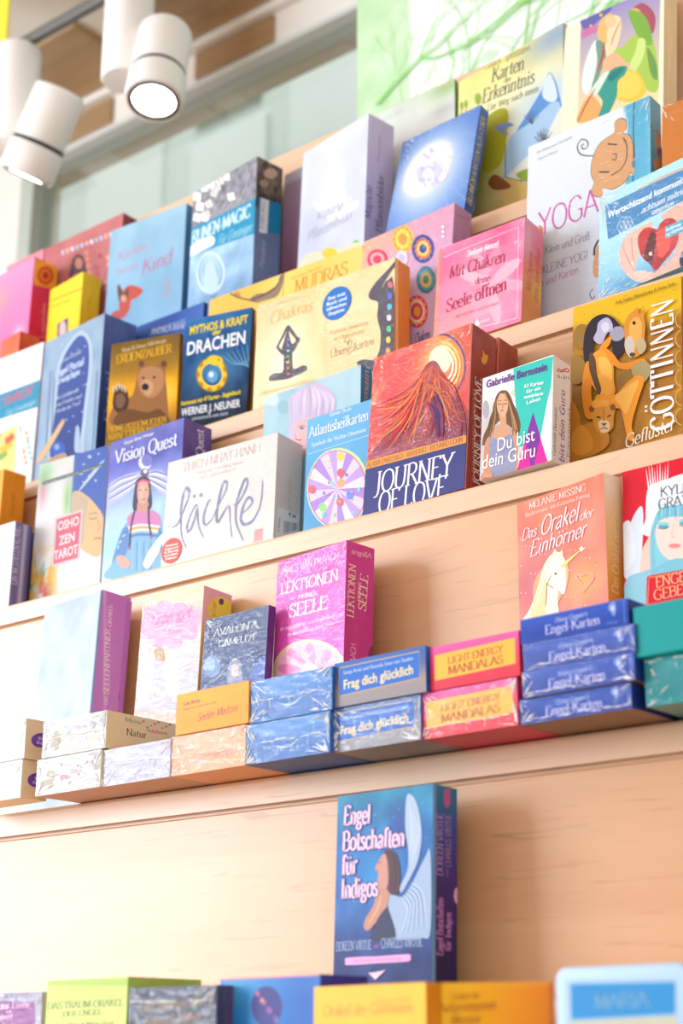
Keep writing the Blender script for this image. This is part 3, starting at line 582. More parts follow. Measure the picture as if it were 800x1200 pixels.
# ------------------------------------------------------------------ boxes and books
# x, y, z of the lower front left corner, turn, lean, width, height, thickness,
# then the corners of the printed front (top left, top right, bottom left), the spine's top right,
# and the front's and the spine's bottom right in image pixels
ITEMS={
'indigos':(-0.7937,0.9661,1.3360,-3.20,2.14,0.0946,0.1559,0.0281,(395.8, 934.3),(507.3, 918.7),(389.4, 1181.6),(535.3, 925.6),(505.8, 1178.4),(535.2, 1181.3)),
'seelen':(-1.3172,1.1009,1.5278,-4.81,2.78,0.1000,0.2355,0.0377,(53.0, 712.1),(120.6, 691.5),(26.7, 968.3),(153.7, 701.7),(96.8, 957.1),(131.9, 963.7)),
'erz':(-1.1690,1.1055,1.5280,-1.02,2.86,0.0876,0.2177,0.0397,(167.8, 704.4),(239.2, 686.5),(148.1, 953.4),(271.7, 698.5),(222.4, 943.3),(256.8, 951.2)),
'avalon':(-1.0649,1.0902,1.5265,-2.42,3.41,0.0854,0.1778,0.0092,(240.9, 727.5),(315.1, 709.3),(225.3, 941.2),(323.0, 712.2),(302.2, 930.2),(310.6, 932.3)),
'lekt':(-0.9858,1.1071,1.5272,-8.13,1.98,0.0971,0.2235,0.0352,(325.1, 659.8),(406.1, 633.3),(313.9, 933.2),(438.5, 643.9),(398.7, 918.4),(433.1, 925.1)),
'einh':(-0.7221,1.1239,1.5264,-13.64,1.23,0.1029,0.2293,0.0212,(605.8, 592.3),(706.9, 554.3),(611.9, 900.7),(728.0, 561.2),(719.6, 879.5),(741.9, 883.7)),
'kyle':(-0.6121,1.1026,1.5282,0.26,4.24,0.1000,0.2306,0.0300,(728.6, 554.0),(859.9, 522.0),(735.0, 875.7),(879.8, 537.3),(876.1, 857.4),(897.2, 867.9)),
'orangebox':(-1.6345,1.2220,1.7980,-5.94,1.36,0.1004,0.2046,0.0331,(-46.7, 572.1),(4.8, 549.9),(-64.9, 751.1),(30.6, 558.0),(-12.3, 734.3),(14.6, 740.7)),
'purple':(-1.5639,1.1792,1.7978,0.92,1.32,0.1000,0.1126,0.0266,(-45.3, 629.5),(18.2, 611.1),(-55.5, 732.8),(38.0, 618.0),(9.0, 717.1),(29.3, 723.1)),
'osho':(-1.4621,1.2099,1.7976,3.14,1.11,0.1152,0.1928,0.0200,(46.7, 545.2),(127.1, 522.0),(32.7, 722.9),(140.7, 528.0),(115.3, 705.0),(129.6, 709.8)),
'vision':(-1.3390,1.2113,1.7982,-1.31,1.31,0.1234,0.1915,0.0444,(129.6, 519.6),(215.6, 489.8),(117.3, 701.9),(247.9, 503.6),(205.9, 678.9),(239.5, 689.9)),
'laechle':(-1.2141,1.1837,1.7992,2.61,2.69,0.1554,0.1289,0.0432,(197.3, 542.8),(325.5, 507.1),(188.2, 671.7),(354.8, 523.0),(319.4, 641.8),(349.6, 655.5)),
'photo':(-1.1255,1.2430,1.7977,-1.45,1.50,0.1406,0.2038,0.0187,(309.8, 466.8),(422.8, 428.0),(302.5, 670.2),(435.9, 434.7),(419.8, 640.4),(433.4, 645.7)),
'atlantis':(-1.0296,1.2040,1.7980,-1.40,2.44,0.0895,0.1408,0.0200,(360.1, 492.6),(437.0, 467.6),(354.5, 640.3),(451.5, 475.2),(433.5, 619.6),(448.5, 626.1)),
'journey1':(-0.9299,1.1778,1.8012,-2.70,5.96,0.1251,0.1763,0.0391,(438.3, 420.2),(553.0, 378.9),(425.4, 606.6),(581.3, 398.1),(544.6, 573.2),(574.3, 590.0)),
'guru':(-0.7797,1.1592,1.7996,-3.37,5.16,0.0803,0.1047,0.0265,(565.6, 444.2),(648.1, 416.2),(561.9, 564.1),(668.0, 429.3),(646.6, 539.7),(667.0, 551.6)),
'goett':(-0.7119,1.2048,1.8009,1.65,7.16,0.1124,0.1783,0.0300,(671.6, 362.1),(798.0, 323.6),(667.7, 559.3),(815.3, 341.5),(800.5, 527.9),(818.7, 543.7)),
'white_tarot':(-1.6964,1.3103,2.0058,0.25,1.85,0.1000,0.2257,0.0120,(-4.6, 422.9),(51.2, 401.0),(-22.8, 599.4),(59.0, 404.6),(34.5, 581.6),(42.6, 584.6)),
'redorange':(-1.7248,1.3371,2.0064,-7.44,1.77,0.0498,0.2722,0.0315,(1.5, 400.6),(23.8, 388.1),(-20.2, 609.5),(45.8, 396.4),(2.8, 599.6),(25.9, 606.3)),
'arch':(-1.5919,1.3127,2.0065,-5.96,1.19,0.1328,0.2215,0.0527,(53.4, 402.3),(122.7, 367.2),(38.5, 580.6),(159.9, 382.3),(109.7, 552.0),(148.5, 564.5)),
'erden':(-1.4382,1.2962,2.0056,17.59,1.41,0.0991,0.1704,0.0097,(130.7, 404.0),(211.1, 390.0),(121.5, 547.7),(215.2, 393.7),(204.2, 535.8),(208.4, 539.0)),
'bluebehind':(-1.4676,1.3544,2.0059,0.74,3.31,0.1252,0.2276,0.0078,(159.0, 384.0),(239.1, 354.0),(142.1, 567.4),(243.9, 356.8),(224.9, 542.9),(229.9, 545.3)),
'drachen':(-1.3179,1.3048,2.0060,14.84,3.83,0.0930,0.1746,0.0097,(218.1, 376.0),(295.3, 360.4),(207.5, 524.3),(299.5, 364.6),(287.0, 510.8),(291.4, 514.6)),
'mudras':(-1.3281,1.3538,2.0057,1.51,3.00,0.2467,0.2244,0.0060,(246.0, 352.0),(425.0, 287.1),(233.1, 539.5),(428.5, 289.5),(418.8, 486.0),(422.5, 488.1)),
'chakras':(-1.1707,1.2788,2.0065,1.66,2.14,0.1996,0.1362,0.0284,(301.7, 358.7),(462.9, 302.3),(296.1, 482.6),(480.2, 314.3),(461.2, 432.7),(479.0, 443.5)),
'mauve':(-1.0634,1.3258,2.0087,-3.73,6.30,0.1381,0.2092,0.0304,(426.2, 284.3),(532.6, 237.7),(411.2, 468.3),(552.2, 252.2),(521.9, 428.9),(542.6, 441.9)),
'mitch':(-0.9147,1.2780,2.0097,-0.91,7.11,0.1122,0.1269,0.0346,(514.3, 292.5),(615.2, 254.3),(506.6, 411.3),(636.6, 272.8),(610.3, 376.7),(632.4, 394.1)),
'yoga':(-0.8350,1.3311,2.0075,-2.16,5.57,0.1551,0.2548,0.0213,(619.0, 172.8),(761.2, 112.1),(613.5, 409.3),(773.7, 124.0),(764.2, 359.1),(777.3, 369.5)),
'wert':(-0.7169,1.2836,2.0078,-9.02,5.46,0.1250,0.1207,0.0250,(702.4, 232.2),(821.4, 175.0),(700.9, 354.0),(839.8, 188.2),(823.4, 302.2),(842.3, 314.6)),
'orangeR':(-0.6613,1.3108,2.0096,2.34,8.12,0.1004,0.2297,0.0300,(775.7, 125.7),(882.8, 86.6),(775.5, 344.7),(897.1, 106.6),(889.4, 311.3),(904.5, 329.5)),
'pinkL':(-1.8947,1.4689,2.2176,-1.07,2.00,0.0903,0.2908,0.0080,(8.1, 312.2),(51.0, 292.1),(-12.5, 507.6),(55.6, 294.4),(31.7, 491.0),(36.5, 493.0)),
'redfig':(-1.7785,1.4525,2.2181,-0.90,1.50,0.1771,0.2743,0.0274,(53.1, 292.1),(144.6, 249.6),(36.2, 482.5),(160.4, 258.2),(130.5, 447.2),(147.1, 454.5)),
'magenta':(-1.8415,1.4111,2.2184,-4.20,1.40,0.1010,0.2273,0.0434,(-5.6, 326.0),(40.7, 301.4),(-21.3, 484.6),(67.9, 313.5),(26.0, 463.5),(54.2, 474.0)),
'yellow':(-1.7159,1.4192,2.2181,-7.32,1.35,0.0837,0.1693,0.0318,(59.4, 340.6),(97.5, 318.7),(48.8, 462.6),(118.5, 327.3),(87.7, 443.2),(109.2, 450.9)),
'aura':(-1.5966,1.4247,2.2177,4.08,1.40,0.1444,0.2312,0.0144,(129.9, 271.3),(218.6, 238.1),(118.0, 440.1),(226.3, 243.2),(209.4, 411.7),(217.4, 416.1)),
'runen':(-1.4342,1.4287,2.2185,-7.35,1.39,0.1370,0.2358,0.0456,(226.8, 226.9),(301.4, 183.3),(217.0, 405.2),(331.0, 198.3),(293.9, 367.8),(324.8, 380.9)),
'darkmauve':(-1.2921,1.4571,2.2182,-3.16,2.51,0.0420,0.2276,0.0200,(333.9, 205.7),(360.0, 193.0),(325.5, 380.4),(371.9, 200.3),(352.5, 369.5),(364.8, 375.9)),
'pflanz':(-1.2254,1.4157,2.2195,-9.72,2.80,0.1285,0.2150,0.0439,(355.4, 180.3),(431.8, 132.9),(346.5, 350.0),(461.6, 149.2),(425.4, 308.6),(456.4, 323.2)),
'blumen':(-1.0727,1.3964,2.2211,-3.73,13.67,0.1251,0.1821,0.0160,(471.8, 167.2),(563.3, 123.3),(446.6, 300.7),(572.6, 132.5),(541.2, 260.4),(551.1, 269.4)),
'grey':(-1.1490,1.4735,2.2175,0.23,1.49,0.1320,0.2726,0.0059,(437.0, 135.1),(532.4, 93.2),(434.6, 350.3),(535.5, 95.8),(534.3, 315.0),(537.6, 317.2)),
'karten':(-1.0101,1.4620,2.2179,-8.10,3.44,0.1711,0.2624,0.0083,(537.6, 96.8),(659.4, 26.9),(533.0, 308.6),(664.7, 30.6),(660.8, 248.7),(666.2, 252.0)),
'cream':(-0.8381,1.4214,2.2215,-0.94,7.88,0.1340,0.2545,0.0300,(662.0, 33.0),(778.0, -20.0),(653.9, 238.0),(793.2, -2.0),(776.5, 191.4),(792.6, 208.0)),
'journey2':(-0.9279,1.2206,1.8009,-2.70,5.96,0.1251,0.1763,0.0320,(469.9, 435.3),(584.0, 395.6),(458.5, 618.9),(606.4, 410.8),(577.1, 586.8),(600.6, 600.1)),
'teal_low':(-0.5234,0.9722,1.5260,-1.57,0.00,0.1200,0.0336,0.0950,(754.0, 773.2),(946.1, 739.7),(757.5, 829.9),(1018.9, 770.7),(951.9, 800.1),(1024.9, 827.7)),
'ek4':(-0.6238,0.9702,1.5260,-1.42,0.00,0.0918,0.0178,0.0950,(608.5, 822.0),(738.9, 800.5),(609.5, 850.7),(818.9, 826.2),(740.6, 830.7),(820.9, 854.7)),
'ek3':(-0.6188,0.9672,1.5442,-1.88,0.00,0.0926,0.0190,0.0950,(611.6, 788.9),(742.5, 765.4),(612.7, 819.4),(823.4, 793.0),(744.4, 797.4),(825.6, 823.2)),
'ek2':(-0.6176,0.9676,1.5636,-2.18,0.00,0.0932,0.0197,0.0950,(612.4, 756.8),(743.1, 731.4),(613.5, 788.1),(824.3, 760.7),(745.0, 764.2),(826.6, 791.8)),
'ek1':(-0.6190,0.9675,1.5837,-1.99,0.00,0.0902,0.0186,0.0950,(609.3, 727.3),(734.9, 701.5),(610.4, 756.5),(815.6, 732.4),(736.7, 732.1),(817.6, 761.3)),
'le2':(-0.7117,0.9717,1.5260,-1.75,0.00,0.0870,0.0352,0.0950,(493.9, 813.8),(605.2, 794.0),(494.8, 868.0),(689.3, 818.7),(607.2, 850.6),(692.0, 872.3)),
'le1':(-0.7020,0.9700,1.5616,-1.68,0.00,0.0812,0.0334,0.0950,(503.6, 759.8),(607.3, 739.2),(504.5, 810.7),(690.7, 766.8),(609.2, 792.1),(693.2, 816.9)),
'f2':(-0.8002,0.9719,1.5260,-1.60,0.00,0.0890,0.0345,0.0950,(388.0, 832.6),(492.4, 814.1),(387.9, 883.7),(578.8, 836.8),(493.3, 867.4),(580.4, 887.4)),
'f1':(-0.7949,0.9691,1.5609,-1.84,0.00,0.0916,0.0354,0.0950,(391.5, 778.6),(498.4, 757.1),(391.4, 830.3),(584.7, 782.6),(499.3, 811.0),(586.3, 833.9)),
'b2':(-0.8894,0.9692,1.5260,-1.84,0.00,0.0928,0.0325,0.0950,(286.8, 851.2),(386.7, 833.5),(285.9, 897.7),(475.8, 854.3),(386.5, 881.9),(476.4, 900.4)),
'b1':(-0.8832,0.9680,1.5589,-1.81,0.00,0.0895,0.0348,0.0950,(293.2, 800.3),(389.1, 781.1),(292.3, 849.3),(477.5, 804.4),(389.0, 832.1),(478.1, 853.0)),
'm2':(-0.9755,0.9713,1.5260,-1.81,0.00,0.0879,0.0336,0.0950,(201.0, 864.7),(288.1, 849.2),(199.5, 911.0),(378.4, 868.4),(287.2, 897.3),(378.2, 914.2)),
'm1':(-0.9686,0.9688,1.5599,-1.80,0.00,0.0856,0.0350,0.0950,(207.0, 815.1),(291.6, 798.1),(205.4, 862.7),(381.2, 819.6),(290.7, 847.5),(381.1, 866.8)),
'w1':(-1.0617,0.9724,1.5260,-1.48,0.00,0.0866,0.0323,0.0950,(120.4, 880.2),(200.2, 866.2),(118.4, 923.2),(290.8, 884.0),(198.7, 910.7),(290.0, 926.5)),
'n2':(-1.1482,0.9721,1.5260,-1.42,0.00,0.0875,0.0333,0.0950,(44.0, 891.5),(118.9, 878.3),(41.4, 934.3),(210.0, 894.9),(116.8, 922.6),(208.7, 937.3)),
'n1':(-1.1413,0.9711,1.5596,-1.22,0.00,0.0862,0.0337,0.0950,(51.4, 847.2),(125.5, 832.6),(48.9, 890.0),(215.6, 851.3),(123.4, 876.9),(214.3, 893.7)),
'o2':(-1.2756,0.9702,1.5260,-1.79,0.00,0.1130,0.0354,0.0300,(-60.8, 905.8),(26.5, 889.9),(-64.1, 949.2),(56.6, 894.9),(23.7, 935.3),(54.0, 939.7)),
'o1':(-1.2723,0.9693,1.5617,-1.84,0.00,0.1127,0.0371,0.0300,(-55.6, 859.9),(31.1, 842.1),(-59.1, 904.8),(60.9, 847.7),(28.1, 889.0),(58.2, 894.0)),
'teal_lid':(-0.5264,0.9662,1.5600,-1.57,0.00,0.1260,0.0360,0.1000,(740.8, 711.8),(940.5, 672.2),(744.3, 771.4),(1016.8, 709.0),(946.5, 735.9),(1023.3, 768.9)),
'orakel_liebe':(-1.0376,0.8300,1.2174,3.30,0.00,0.0740,0.1300,0.0200,(-30.0, 1165.6),(50.0, 1163.0),(-44.9, 1379.5),(72.6, 1164.0),(37.5, 1384.4),(61.1, 1382.5)),
'traum':(-0.9539,0.8300,1.2248,-5.02,0.00,0.0939,0.1300,0.0680,(56.0, 1150.3),(150.0, 1145.3),(43.6, 1372.5),(235.9, 1149.1),(140.5, 1379.9),(229.9, 1374.3)),
'blumen_engel':(-0.8511,0.8150,1.2165,-1.21,0.00,0.0842,0.1300,0.0200,(152.0, 1159.0),(254.0, 1155.0),(142.5, 1397.0),(278.6, 1156.2),(248.1, 1404.8),(273.7, 1402.5)),
'orb':(-0.7797,0.8300,1.2212,-4.02,0.00,0.0933,0.1300,0.0450,(258.0, 1148.0),(375.0, 1142.5),(252.4, 1392.4),(430.7, 1145.4),(373.9, 1401.6),(432.0, 1396.7)),
'goettinnen_y':(-0.6719,0.8000,1.2122,-6.51,0.00,0.0938,0.1300,0.0200,(368.0, 1157.7),(498.6, 1152.0),(366.6, 1425.2),(525.7, 1153.3),(503.2, 1438.2),(531.5, 1435.3)),
'meister_y':(-0.5831,0.8000,1.2122,25.26,0.00,0.0695,0.1300,0.0200,(504.0, 1153.0),(643.0, 1151.5),(508.8, 1435.9),(647.8, 1153.2),(654.3, 1439.3),(659.2, 1435.4)),
'maria':(-0.4912,0.7900,1.2170,-4.42,0.00,0.0845,0.1300,0.0200,(650.0, 1136.0),(806.0, 1129.0),(662.3, 1438.3),(830.3, 1130.8),(827.3, 1452.0),(852.5, 1448.4)),
}
ITEMS['teal_lid'] = ITEMS['teal_lid']
FIX = {}
for k_ in ('orakel_liebe', 'traum', 'blumen_engel', 'orb', 'goettinnen_y', 'meister_y', 'maria'):
    q_ = list(ITEMS[k_]); q_[6] += q_[2] - ZB; q_[2] = ZB; ITEMS[k_] = tuple(q_)

# print colours darkened per box to offset the strong light on the rack
PRINT_GAIN = dict(seelen=.60, erz=.66, w1=.70, n1=.68, n2=.68, o1=.75, o2=.75, osho=.66, vision=.82, arch=.85, white_tarot=.85, laechle=.8, aura=.8, magenta=.85, pflanz=.84, yoga=.92, karten=.9, m2=.8, avalon=.75)

class Box:
    """a card box / book: Empty at its foot; local x = width, y = depth, z = height"""
    def __init__(s, key, kind, label, cat, body='#e9e6e2', group=None, part='box', bev=.0006, front_crop='p', rough=.5, make=True, gain=None):
        (x, y, z, yaw, lean, w, h, t, TL, TR, BL, TRB, BR, BRB) = ITEMS[key]
        s.w, s.h, s.t = w, h, t
        s.root = empty(kind, (x, y, z + .0005), (R(-lean), 0, R(yaw)))
        tag(s.root, label, cat, group)
        s.body = box_obj(part, 0, w, 0, t, 0, h, mat('box_card', body, rough), s.root, bev) if make else None
        gain = PRINT_GAIN.get(key, 1.0)
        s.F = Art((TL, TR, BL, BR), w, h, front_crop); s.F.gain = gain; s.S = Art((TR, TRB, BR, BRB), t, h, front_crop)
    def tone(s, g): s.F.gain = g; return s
    def done(s, fname='front_print', sname='spine_print', y=0, fx=0):
        if s.F.F: s.F.build(fname, s.root, Matrix(((1, 0, 0, 0), (0, 0, -1, y - 1e-5), (0, 1, 0, 0), (0, 0, 0, 1))))
        if s.S.F: s.S.build(sname, s.root, Matrix(((0, 0, 1, s.w + 1e-5), (1, 0, 0, y), (0, 1, 0, 0), (0, 0, 0, 1))))
        return s
    def part(s, name, x0, x1, y0, y1, z0, z1, color, bev=.0005, rough=.5, parent=None):
        return box_obj(name, x0, x1, y0, y1, z0, z1, mat(name + '_card', color, rough), parent or s.root, bev)
    def notch(s, v, r, color, depth=True):
        """half-round thumb cut at the back edge of the spine side"""
        bm = bmesh.new(); n = 14
        pts = [(s.w + .0004, s.t + .0001, s.h * v + r)] + [(s.w + .0004, s.t - r * .62 * math.sin(math.pi * i / n), s.h * v + r * math.cos(math.pi * i / n)) for i in range(1, n)] + [(s.w + .0004, s.t + .0001, s.h * v - r)]
        a = [bm.verts.new(p) for p in pts]; b = [bm.verts.new((p[0] - .001, p[1], p[2])) for p in pts]
        bm.faces.new(a); bm.faces.new(b[::-1])
        for i in range(len(a)): bm.faces.new((a[i], b[i], b[(i + 1) % len(a)], a[(i + 1) % len(a)]))
        bmesh.ops.recalc_face_normals(bm, faces=bm.faces)
        link('thumb_notch', bm_mesh(bm, 'thumb_notch'), mat('notch_card', color, .6), s.root)
    def film(s, seed, n=26, seam=None, side=True, corners=(0, 1, 2, 3), width=.0007, top=0):
        """clear shrink film: a thin shell with a welded seam and puckers towards the corners, coloured white to stand for glints"""
        rn = random.Random(seed); e = .0005; bm = bmesh.new()
        add_box(bm, -e, s.w + e, -e, s.t + e, -e * .4, s.h + e * .4, .0006, 2)
        nf = len(bm.faces)
        def crease_glint(x, z, ang, ln, wd):
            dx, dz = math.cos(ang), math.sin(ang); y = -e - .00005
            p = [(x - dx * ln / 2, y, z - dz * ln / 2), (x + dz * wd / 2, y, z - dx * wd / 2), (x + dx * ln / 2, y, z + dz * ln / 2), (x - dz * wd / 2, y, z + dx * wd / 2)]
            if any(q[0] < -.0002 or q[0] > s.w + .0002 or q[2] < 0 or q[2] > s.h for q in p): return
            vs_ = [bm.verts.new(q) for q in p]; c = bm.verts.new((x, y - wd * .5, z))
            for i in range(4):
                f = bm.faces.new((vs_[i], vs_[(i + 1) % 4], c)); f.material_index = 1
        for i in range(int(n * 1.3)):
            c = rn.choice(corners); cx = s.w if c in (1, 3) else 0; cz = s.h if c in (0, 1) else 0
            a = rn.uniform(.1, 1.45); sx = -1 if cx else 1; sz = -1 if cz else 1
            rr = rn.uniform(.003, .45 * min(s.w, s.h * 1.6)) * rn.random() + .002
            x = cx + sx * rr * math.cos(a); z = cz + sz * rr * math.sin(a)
            crease_glint(x, z, math.atan2(sz * math.sin(a), sx * math.cos(a)), rn.uniform(.003, .014), width * rn.uniform(.7, 2.1))
        if seam is not None:
            x = .001
            while x < s.w - .003:
                ln = rn.uniform(.004, .012)
                if rn.random() < .8: crease_glint(x + ln / 2, s.h * seam + rn.uniform(-.0008, .0008), rn.uniform(-.08, .08), ln, width * rn.uniform(.9, 2.4))
                if rn.random() < .5: crease_glint(x + ln / 2, s.h * seam - rn.uniform(.003, .009), rn.uniform(1.2, 1.9), rn.uniform(.003, .008), width * 1.0)
                x += ln * .8
        bmesh.ops.recalc_face_normals(bm, faces=[f for f in bm.faces if f.material_index == 0])
        o = link('shrink_wrap', bm_mesh(bm, 'shrink_wrap'), [FILM, CREASE_GLINT], s.root)
        return s
def sticker(bx, cx, cy, r, color, lines, tc, crop, name='round_sticker'):
    """round paper sticker on the front; centre in image crop pixels"""
    p = bx.F.crop(crop).P([(cx, cy)])[0]; bm = bmesh.new(); n = 36
    a = [bm.verts.new((p[0] + r * math.cos(2 * math.pi * i / n), -.0011, p[1] + r * math.sin(2 * math.pi * i / n))) for i in range(n)]
    b = [bm.verts.new((v.co.x, -.0001, v.co.z)) for v in a]
    bm.faces.new(a); bm.faces.new(b[::-1])
    for i in range(n): bm.faces.new((a[i], b[i], b[(i + 1) % n], a[(i + 1) % n]))
    bmesh.ops.recalc_face_normals(bm, faces=bm.faces)
    o = link(name, bm_mesh(bm, name), mat('sticker_paper', color, .35), bx.root)
    k = len(lines); t = Art(((0, 0), (20, 0), (0, 20), (20, 20)), 2 * r, 2 * r)
    for i, ln in enumerate(lines):
        y = 10 + (i - (k - 1) / 2) * 13 / k + 1.5; hw = math.sqrt(max(1, 81 - (y - 11) ** 2)) * .78
        t.text(ln, (10 - hw, y), (10 + hw, y), 8.6 / k, tc, 'b')
    t.build('sticker_print', o, Matrix(((1, 0, 0, p[0] - r), (0, 0, -1, -.00112), (0, 1, 0, p[1] - r), (0, 0, 0, 1))))

SKIN = '#e8b48c'
GB, GD = 'card_box', 'card box'
# ================================================================== bottom tier
b = Box('indigos', GB, 'dark blue box with a white-winged figure standing alone against the lowest wood panel', GD, '#27305f', front_crop='d7')
b.F.bg(lambda u, v: over(over(ramp(1 - v, '#1f7fa6', '#1c6fb0', '#1d5fae', '#2356a0', '#1d2f74', '#1a2560') + ((fbm(u * 6, v * 9, 4) - .5) * .28)[..., None], '#2aa0d8', .6 * spot2(u, v, .4, .62, .2, .14)), '#4a2f92', .5 * spot2(u, v, .68, .82, .1)), 26, 40)
for i in range(26): b.F.ell(150 + (i * 137) % 360, 150 + (i * 89) % 560, 1.6, 1.8, '#bfe2f2', n=6)
b.F.blob([(425, 158), (448, 156), (470, 200), (484, 270), (487, 345), (470, 440), (432, 520), (402, 570), (396, 545), (426, 480), (432, 400), (420, 320), (418, 240)], '#a9bcd8')
for i in range(7): b.F.line([(436 + i * 5, 180 + i * 14), (446 + i * 5, 320), (430, 440 + i * 10)], 5, '#8aa2c8' if i % 2 else '#d6e2ee', True, 1)
b.F.blob([(345, 570), (400, 590), (440, 545), (500, 425), (526, 405), (526, 730), (490, 765), (420, 772), (372, 762), (350, 660)], '#9fb4d2')
for i in range(11): b.F.line([(400 + i * 4, 590 - i * 6), (430 + i * 6, 650 - i * 8), (392 + i * 12, 765 - i * 4)], 6, '#7590bc' if i % 2 else '#c8d6e6', True, 1)
b.F.blob([(328, 402), (352, 388), (384, 412), (398, 500), (388, 572), (352, 574), (334, 500)], '#4a2430')
b.F.blob([(328, 405), (302, 440), (290, 472), (304, 492), (298, 545), (330, 566), (346, 520), (341, 430)], '#c98f80'); b.F.line([(302, 446), (316, 440)], 3, '#5a3038'); b.F.line([(294, 478), (304, 480)], 4, '#a05058'); b.F.line([(336, 400), (352, 470), (346, 560)], 6, '#6a3844', True); b.F.line([(364, 400), (380, 480), (372, 560)], 6, '#2e161e', True)
b.F.blob([(300, 562), (340, 556), (352, 590), (330, 655), (298, 692), (262, 732), (242, 716), (252, 678), (284, 622)], '#c48872'); b.F.line([(318, 580), (300, 640), (262, 705)], 9, '#d8a48c', True, .6)
b.F.blob([(332, 640), (352, 655), (376, 772), (274, 772), (286, 712)], '#2b2b52')
for t_, p_, q_ in (('Engel', (157, 282), (270, 275)), ('Botschaften', (152, 392), (416, 372)), ('für', (148, 495), (216, 488)), ('Indigos', (145, 596), (303, 583))):
    b.F.text(t_, p_, q_, 82, '#f2cfe6', 'S', glow='#6a4c9a')
b.F.text('DOREEN VIRTUE', (125, 820), (276, 812), 38, '#b4c6ea', 's'); b.F.text('und', (284, 808), (308, 806), 20, '#b46ac0', 's'); b.F.text('CHARLES VIRTUE', (316, 808), (494, 800), 40, '#b4c6ea', 's')
b.F.blob([(172, 848), (300, 842), (434, 833), (440, 846), (434, 864), (300, 872), (172, 880), (166, 864)], '#e9a9da', n=2)
b.F.text('44 Karten mit Anleitung', (200, 868), (402, 856), 14, '#b06ab4', 'n')
b.F.poly([(262, 912), (336, 900), (292, 942)], '#f0d0e4'); b.F.text('KOHA', (270, 914), (326, 905), 14, '#24306e', 'b')
b.S.bg(lambda u, v: over(ramp(1 - v, '#2f7fa0', '#3a4f96', '#43357c', '#3c2a66', '#2a2352', '#252150'), '#6f9fc8', 1. * (u < .12)), 12, 24)
b.S.poly([(582, 135), (606, 128), (608, 190), (594, 212), (582, 190)], '#c25a9a')
b.S.text('DOREEN VIRTUE', (577, 498), (577, 232), 27, '#b58fd0', 's'); b.S.text('und', (600, 505), (600, 472), 14, '#a860b0', 's'); b.S.text('CHARLES VIRTUE', (611, 462), (611, 238), 24, '#a884c4', 's')
b.S.text('Engel Botschaften', (578, 838), (578, 592), 28, '#b77fc4', 'S'); b.S.text('für Indigos', (611, 820), (611, 655), 24, '#b77fc4', 'S')
b.done(); b.notch(.50, .0058, '#d9a3c8')
tag(b.root, cat=GD)

# the front row on the step below: only their upper ends show
b = Box('orakel_liebe', GB, 'film-wrapped grey and purple box at the bottom left corner', GD, '#9a94b4', front_crop='d8')
b.F.bg(cloud('#b9b4c8', '#8e8aa8', 3)); b.F.rect(-70, 148, 82, 200, '#8f3f8e'); b.F.text('Orakel der Liebe', (-62, 170), (70, 160), 15, '#e8c0e0', 's', .2); b.F.text('Kartenset', (-40, 192), (30, 186), 13, '#e8c0e0', 's', .2)
b.S.bg(cloud('#a8a2bc', '#c6c0d2', 4)); b.film(3, 20).done()
b = Box('traum', GB, 'lime green box with black title in the bottom row', GD, '#c3d36a', front_crop='d8')
b.F.bg(vgrad('#c2d468', '#cfdc7c', '#c4d670', '#d8e28c', n=.04)); b.F.rect(105, 95, 305, 110, '#a9c456')
for t_, p_, q_, h_ in (('DAS TRAUM-ORAKEL', (112, 160), (290, 152), 14), ('DER ENGEL', (148, 176), (240, 170), 11), ('Doreen Virtue & Melissa Virtue', (125, 198), (268, 192), 8)): b.F.text(t_, p_, q_, h_, '#3d4438', 's')
b.S.bg(vgrad('#b7cf64', '#a3bf58', '#bcd06c')); b.done()
b = Box('blumen_engel', GB, 'film-wrapped dark flower-print box with bronze lettering in the bottom row', GD, '#2a2f45', front_crop='d8')
b.F.bg(cloud('#3a4462', '#23283e', 5, 6)); 
for i in range(22): b.F.ell(310 + (i * 67) % 190, 118 + (i * 41) % 80, 4 + i % 3 * 2, 4, ('#5a6a9a', '#7a5a80', '#4a6a78')[i % 3], n=8)
b.F.text('Das Blumen der', (326, 170), (476, 158), 22, '#b08a5c', 'c', .3); b.F.text('Engel-Orakel', (338, 202), (470, 190), 22, '#b08a5c', 'c', .3)
b.S.bg(cloud('#6a4a70', '#39405c', 6)); b.film(5, 34, .93).done()
b = Box('orb', GB, 'royal blue box with a violet orb on its front in the bottom row', GD, '#2a3a9a', front_crop='d8')
b.F.bg(lambda u, v: over(over(ramp(1 - v, '#3f8fd0', '#1f74c0', '#1a66b4', '#1a5aa6'), '#5fb2e0', .5 * spot2(u, v, .1, .95, .2, .06)), '#274fb4', .6 * spot2(u, v, .85, .9, .3, .2)))
b.F.ell(625, 155, 36, 44, '#3a3a86'); 
for i in range(16): b.F.ell(604 + (i * 29) % 44, 128 + (i * 37) % 56, 5, 6, ('#c06a9a', '#8a5ab0', '#d88a8a', '#5a50a0')[i % 4], n=8)
b.F.line([(520, 97), (748, 86)], 4, '#e08aa8')
b.S.bg(vgrad('#3c3f9e', '#2e2f86', '#27287a')); b.done()
b = Box('goettinnen_y', GB, 'golden yellow box with brown script title in the bottom row', GD, '#f3b526', front_crop='e1')
b.F.bg(vgrad('#f6bf2e', '#f5b71f', '#eaa51a', n=.03)); b.F.text('Orakel der Göttinnen', (34, 166), (226, 158), 24, '#b87a2a', 's', .1); b.F.text('Doreen Virtue', (150, 138), (222, 134), 10, '#c88c30', 's')
b.S.bg(vgrad('#d88a1e', '#e09a28')); b.done()
b = Box('meister_y', GB, 'yellow to orange box with brown title, right of the golden yellow one', GD, '#ee9a22', front_crop='e1')
b.F.bg(lambda u, v: over(ramp(u, '#f7c422', '#f4b416', '#ef9c1c', '#e88422'), '#f0b050', .5 * (v > .985)))
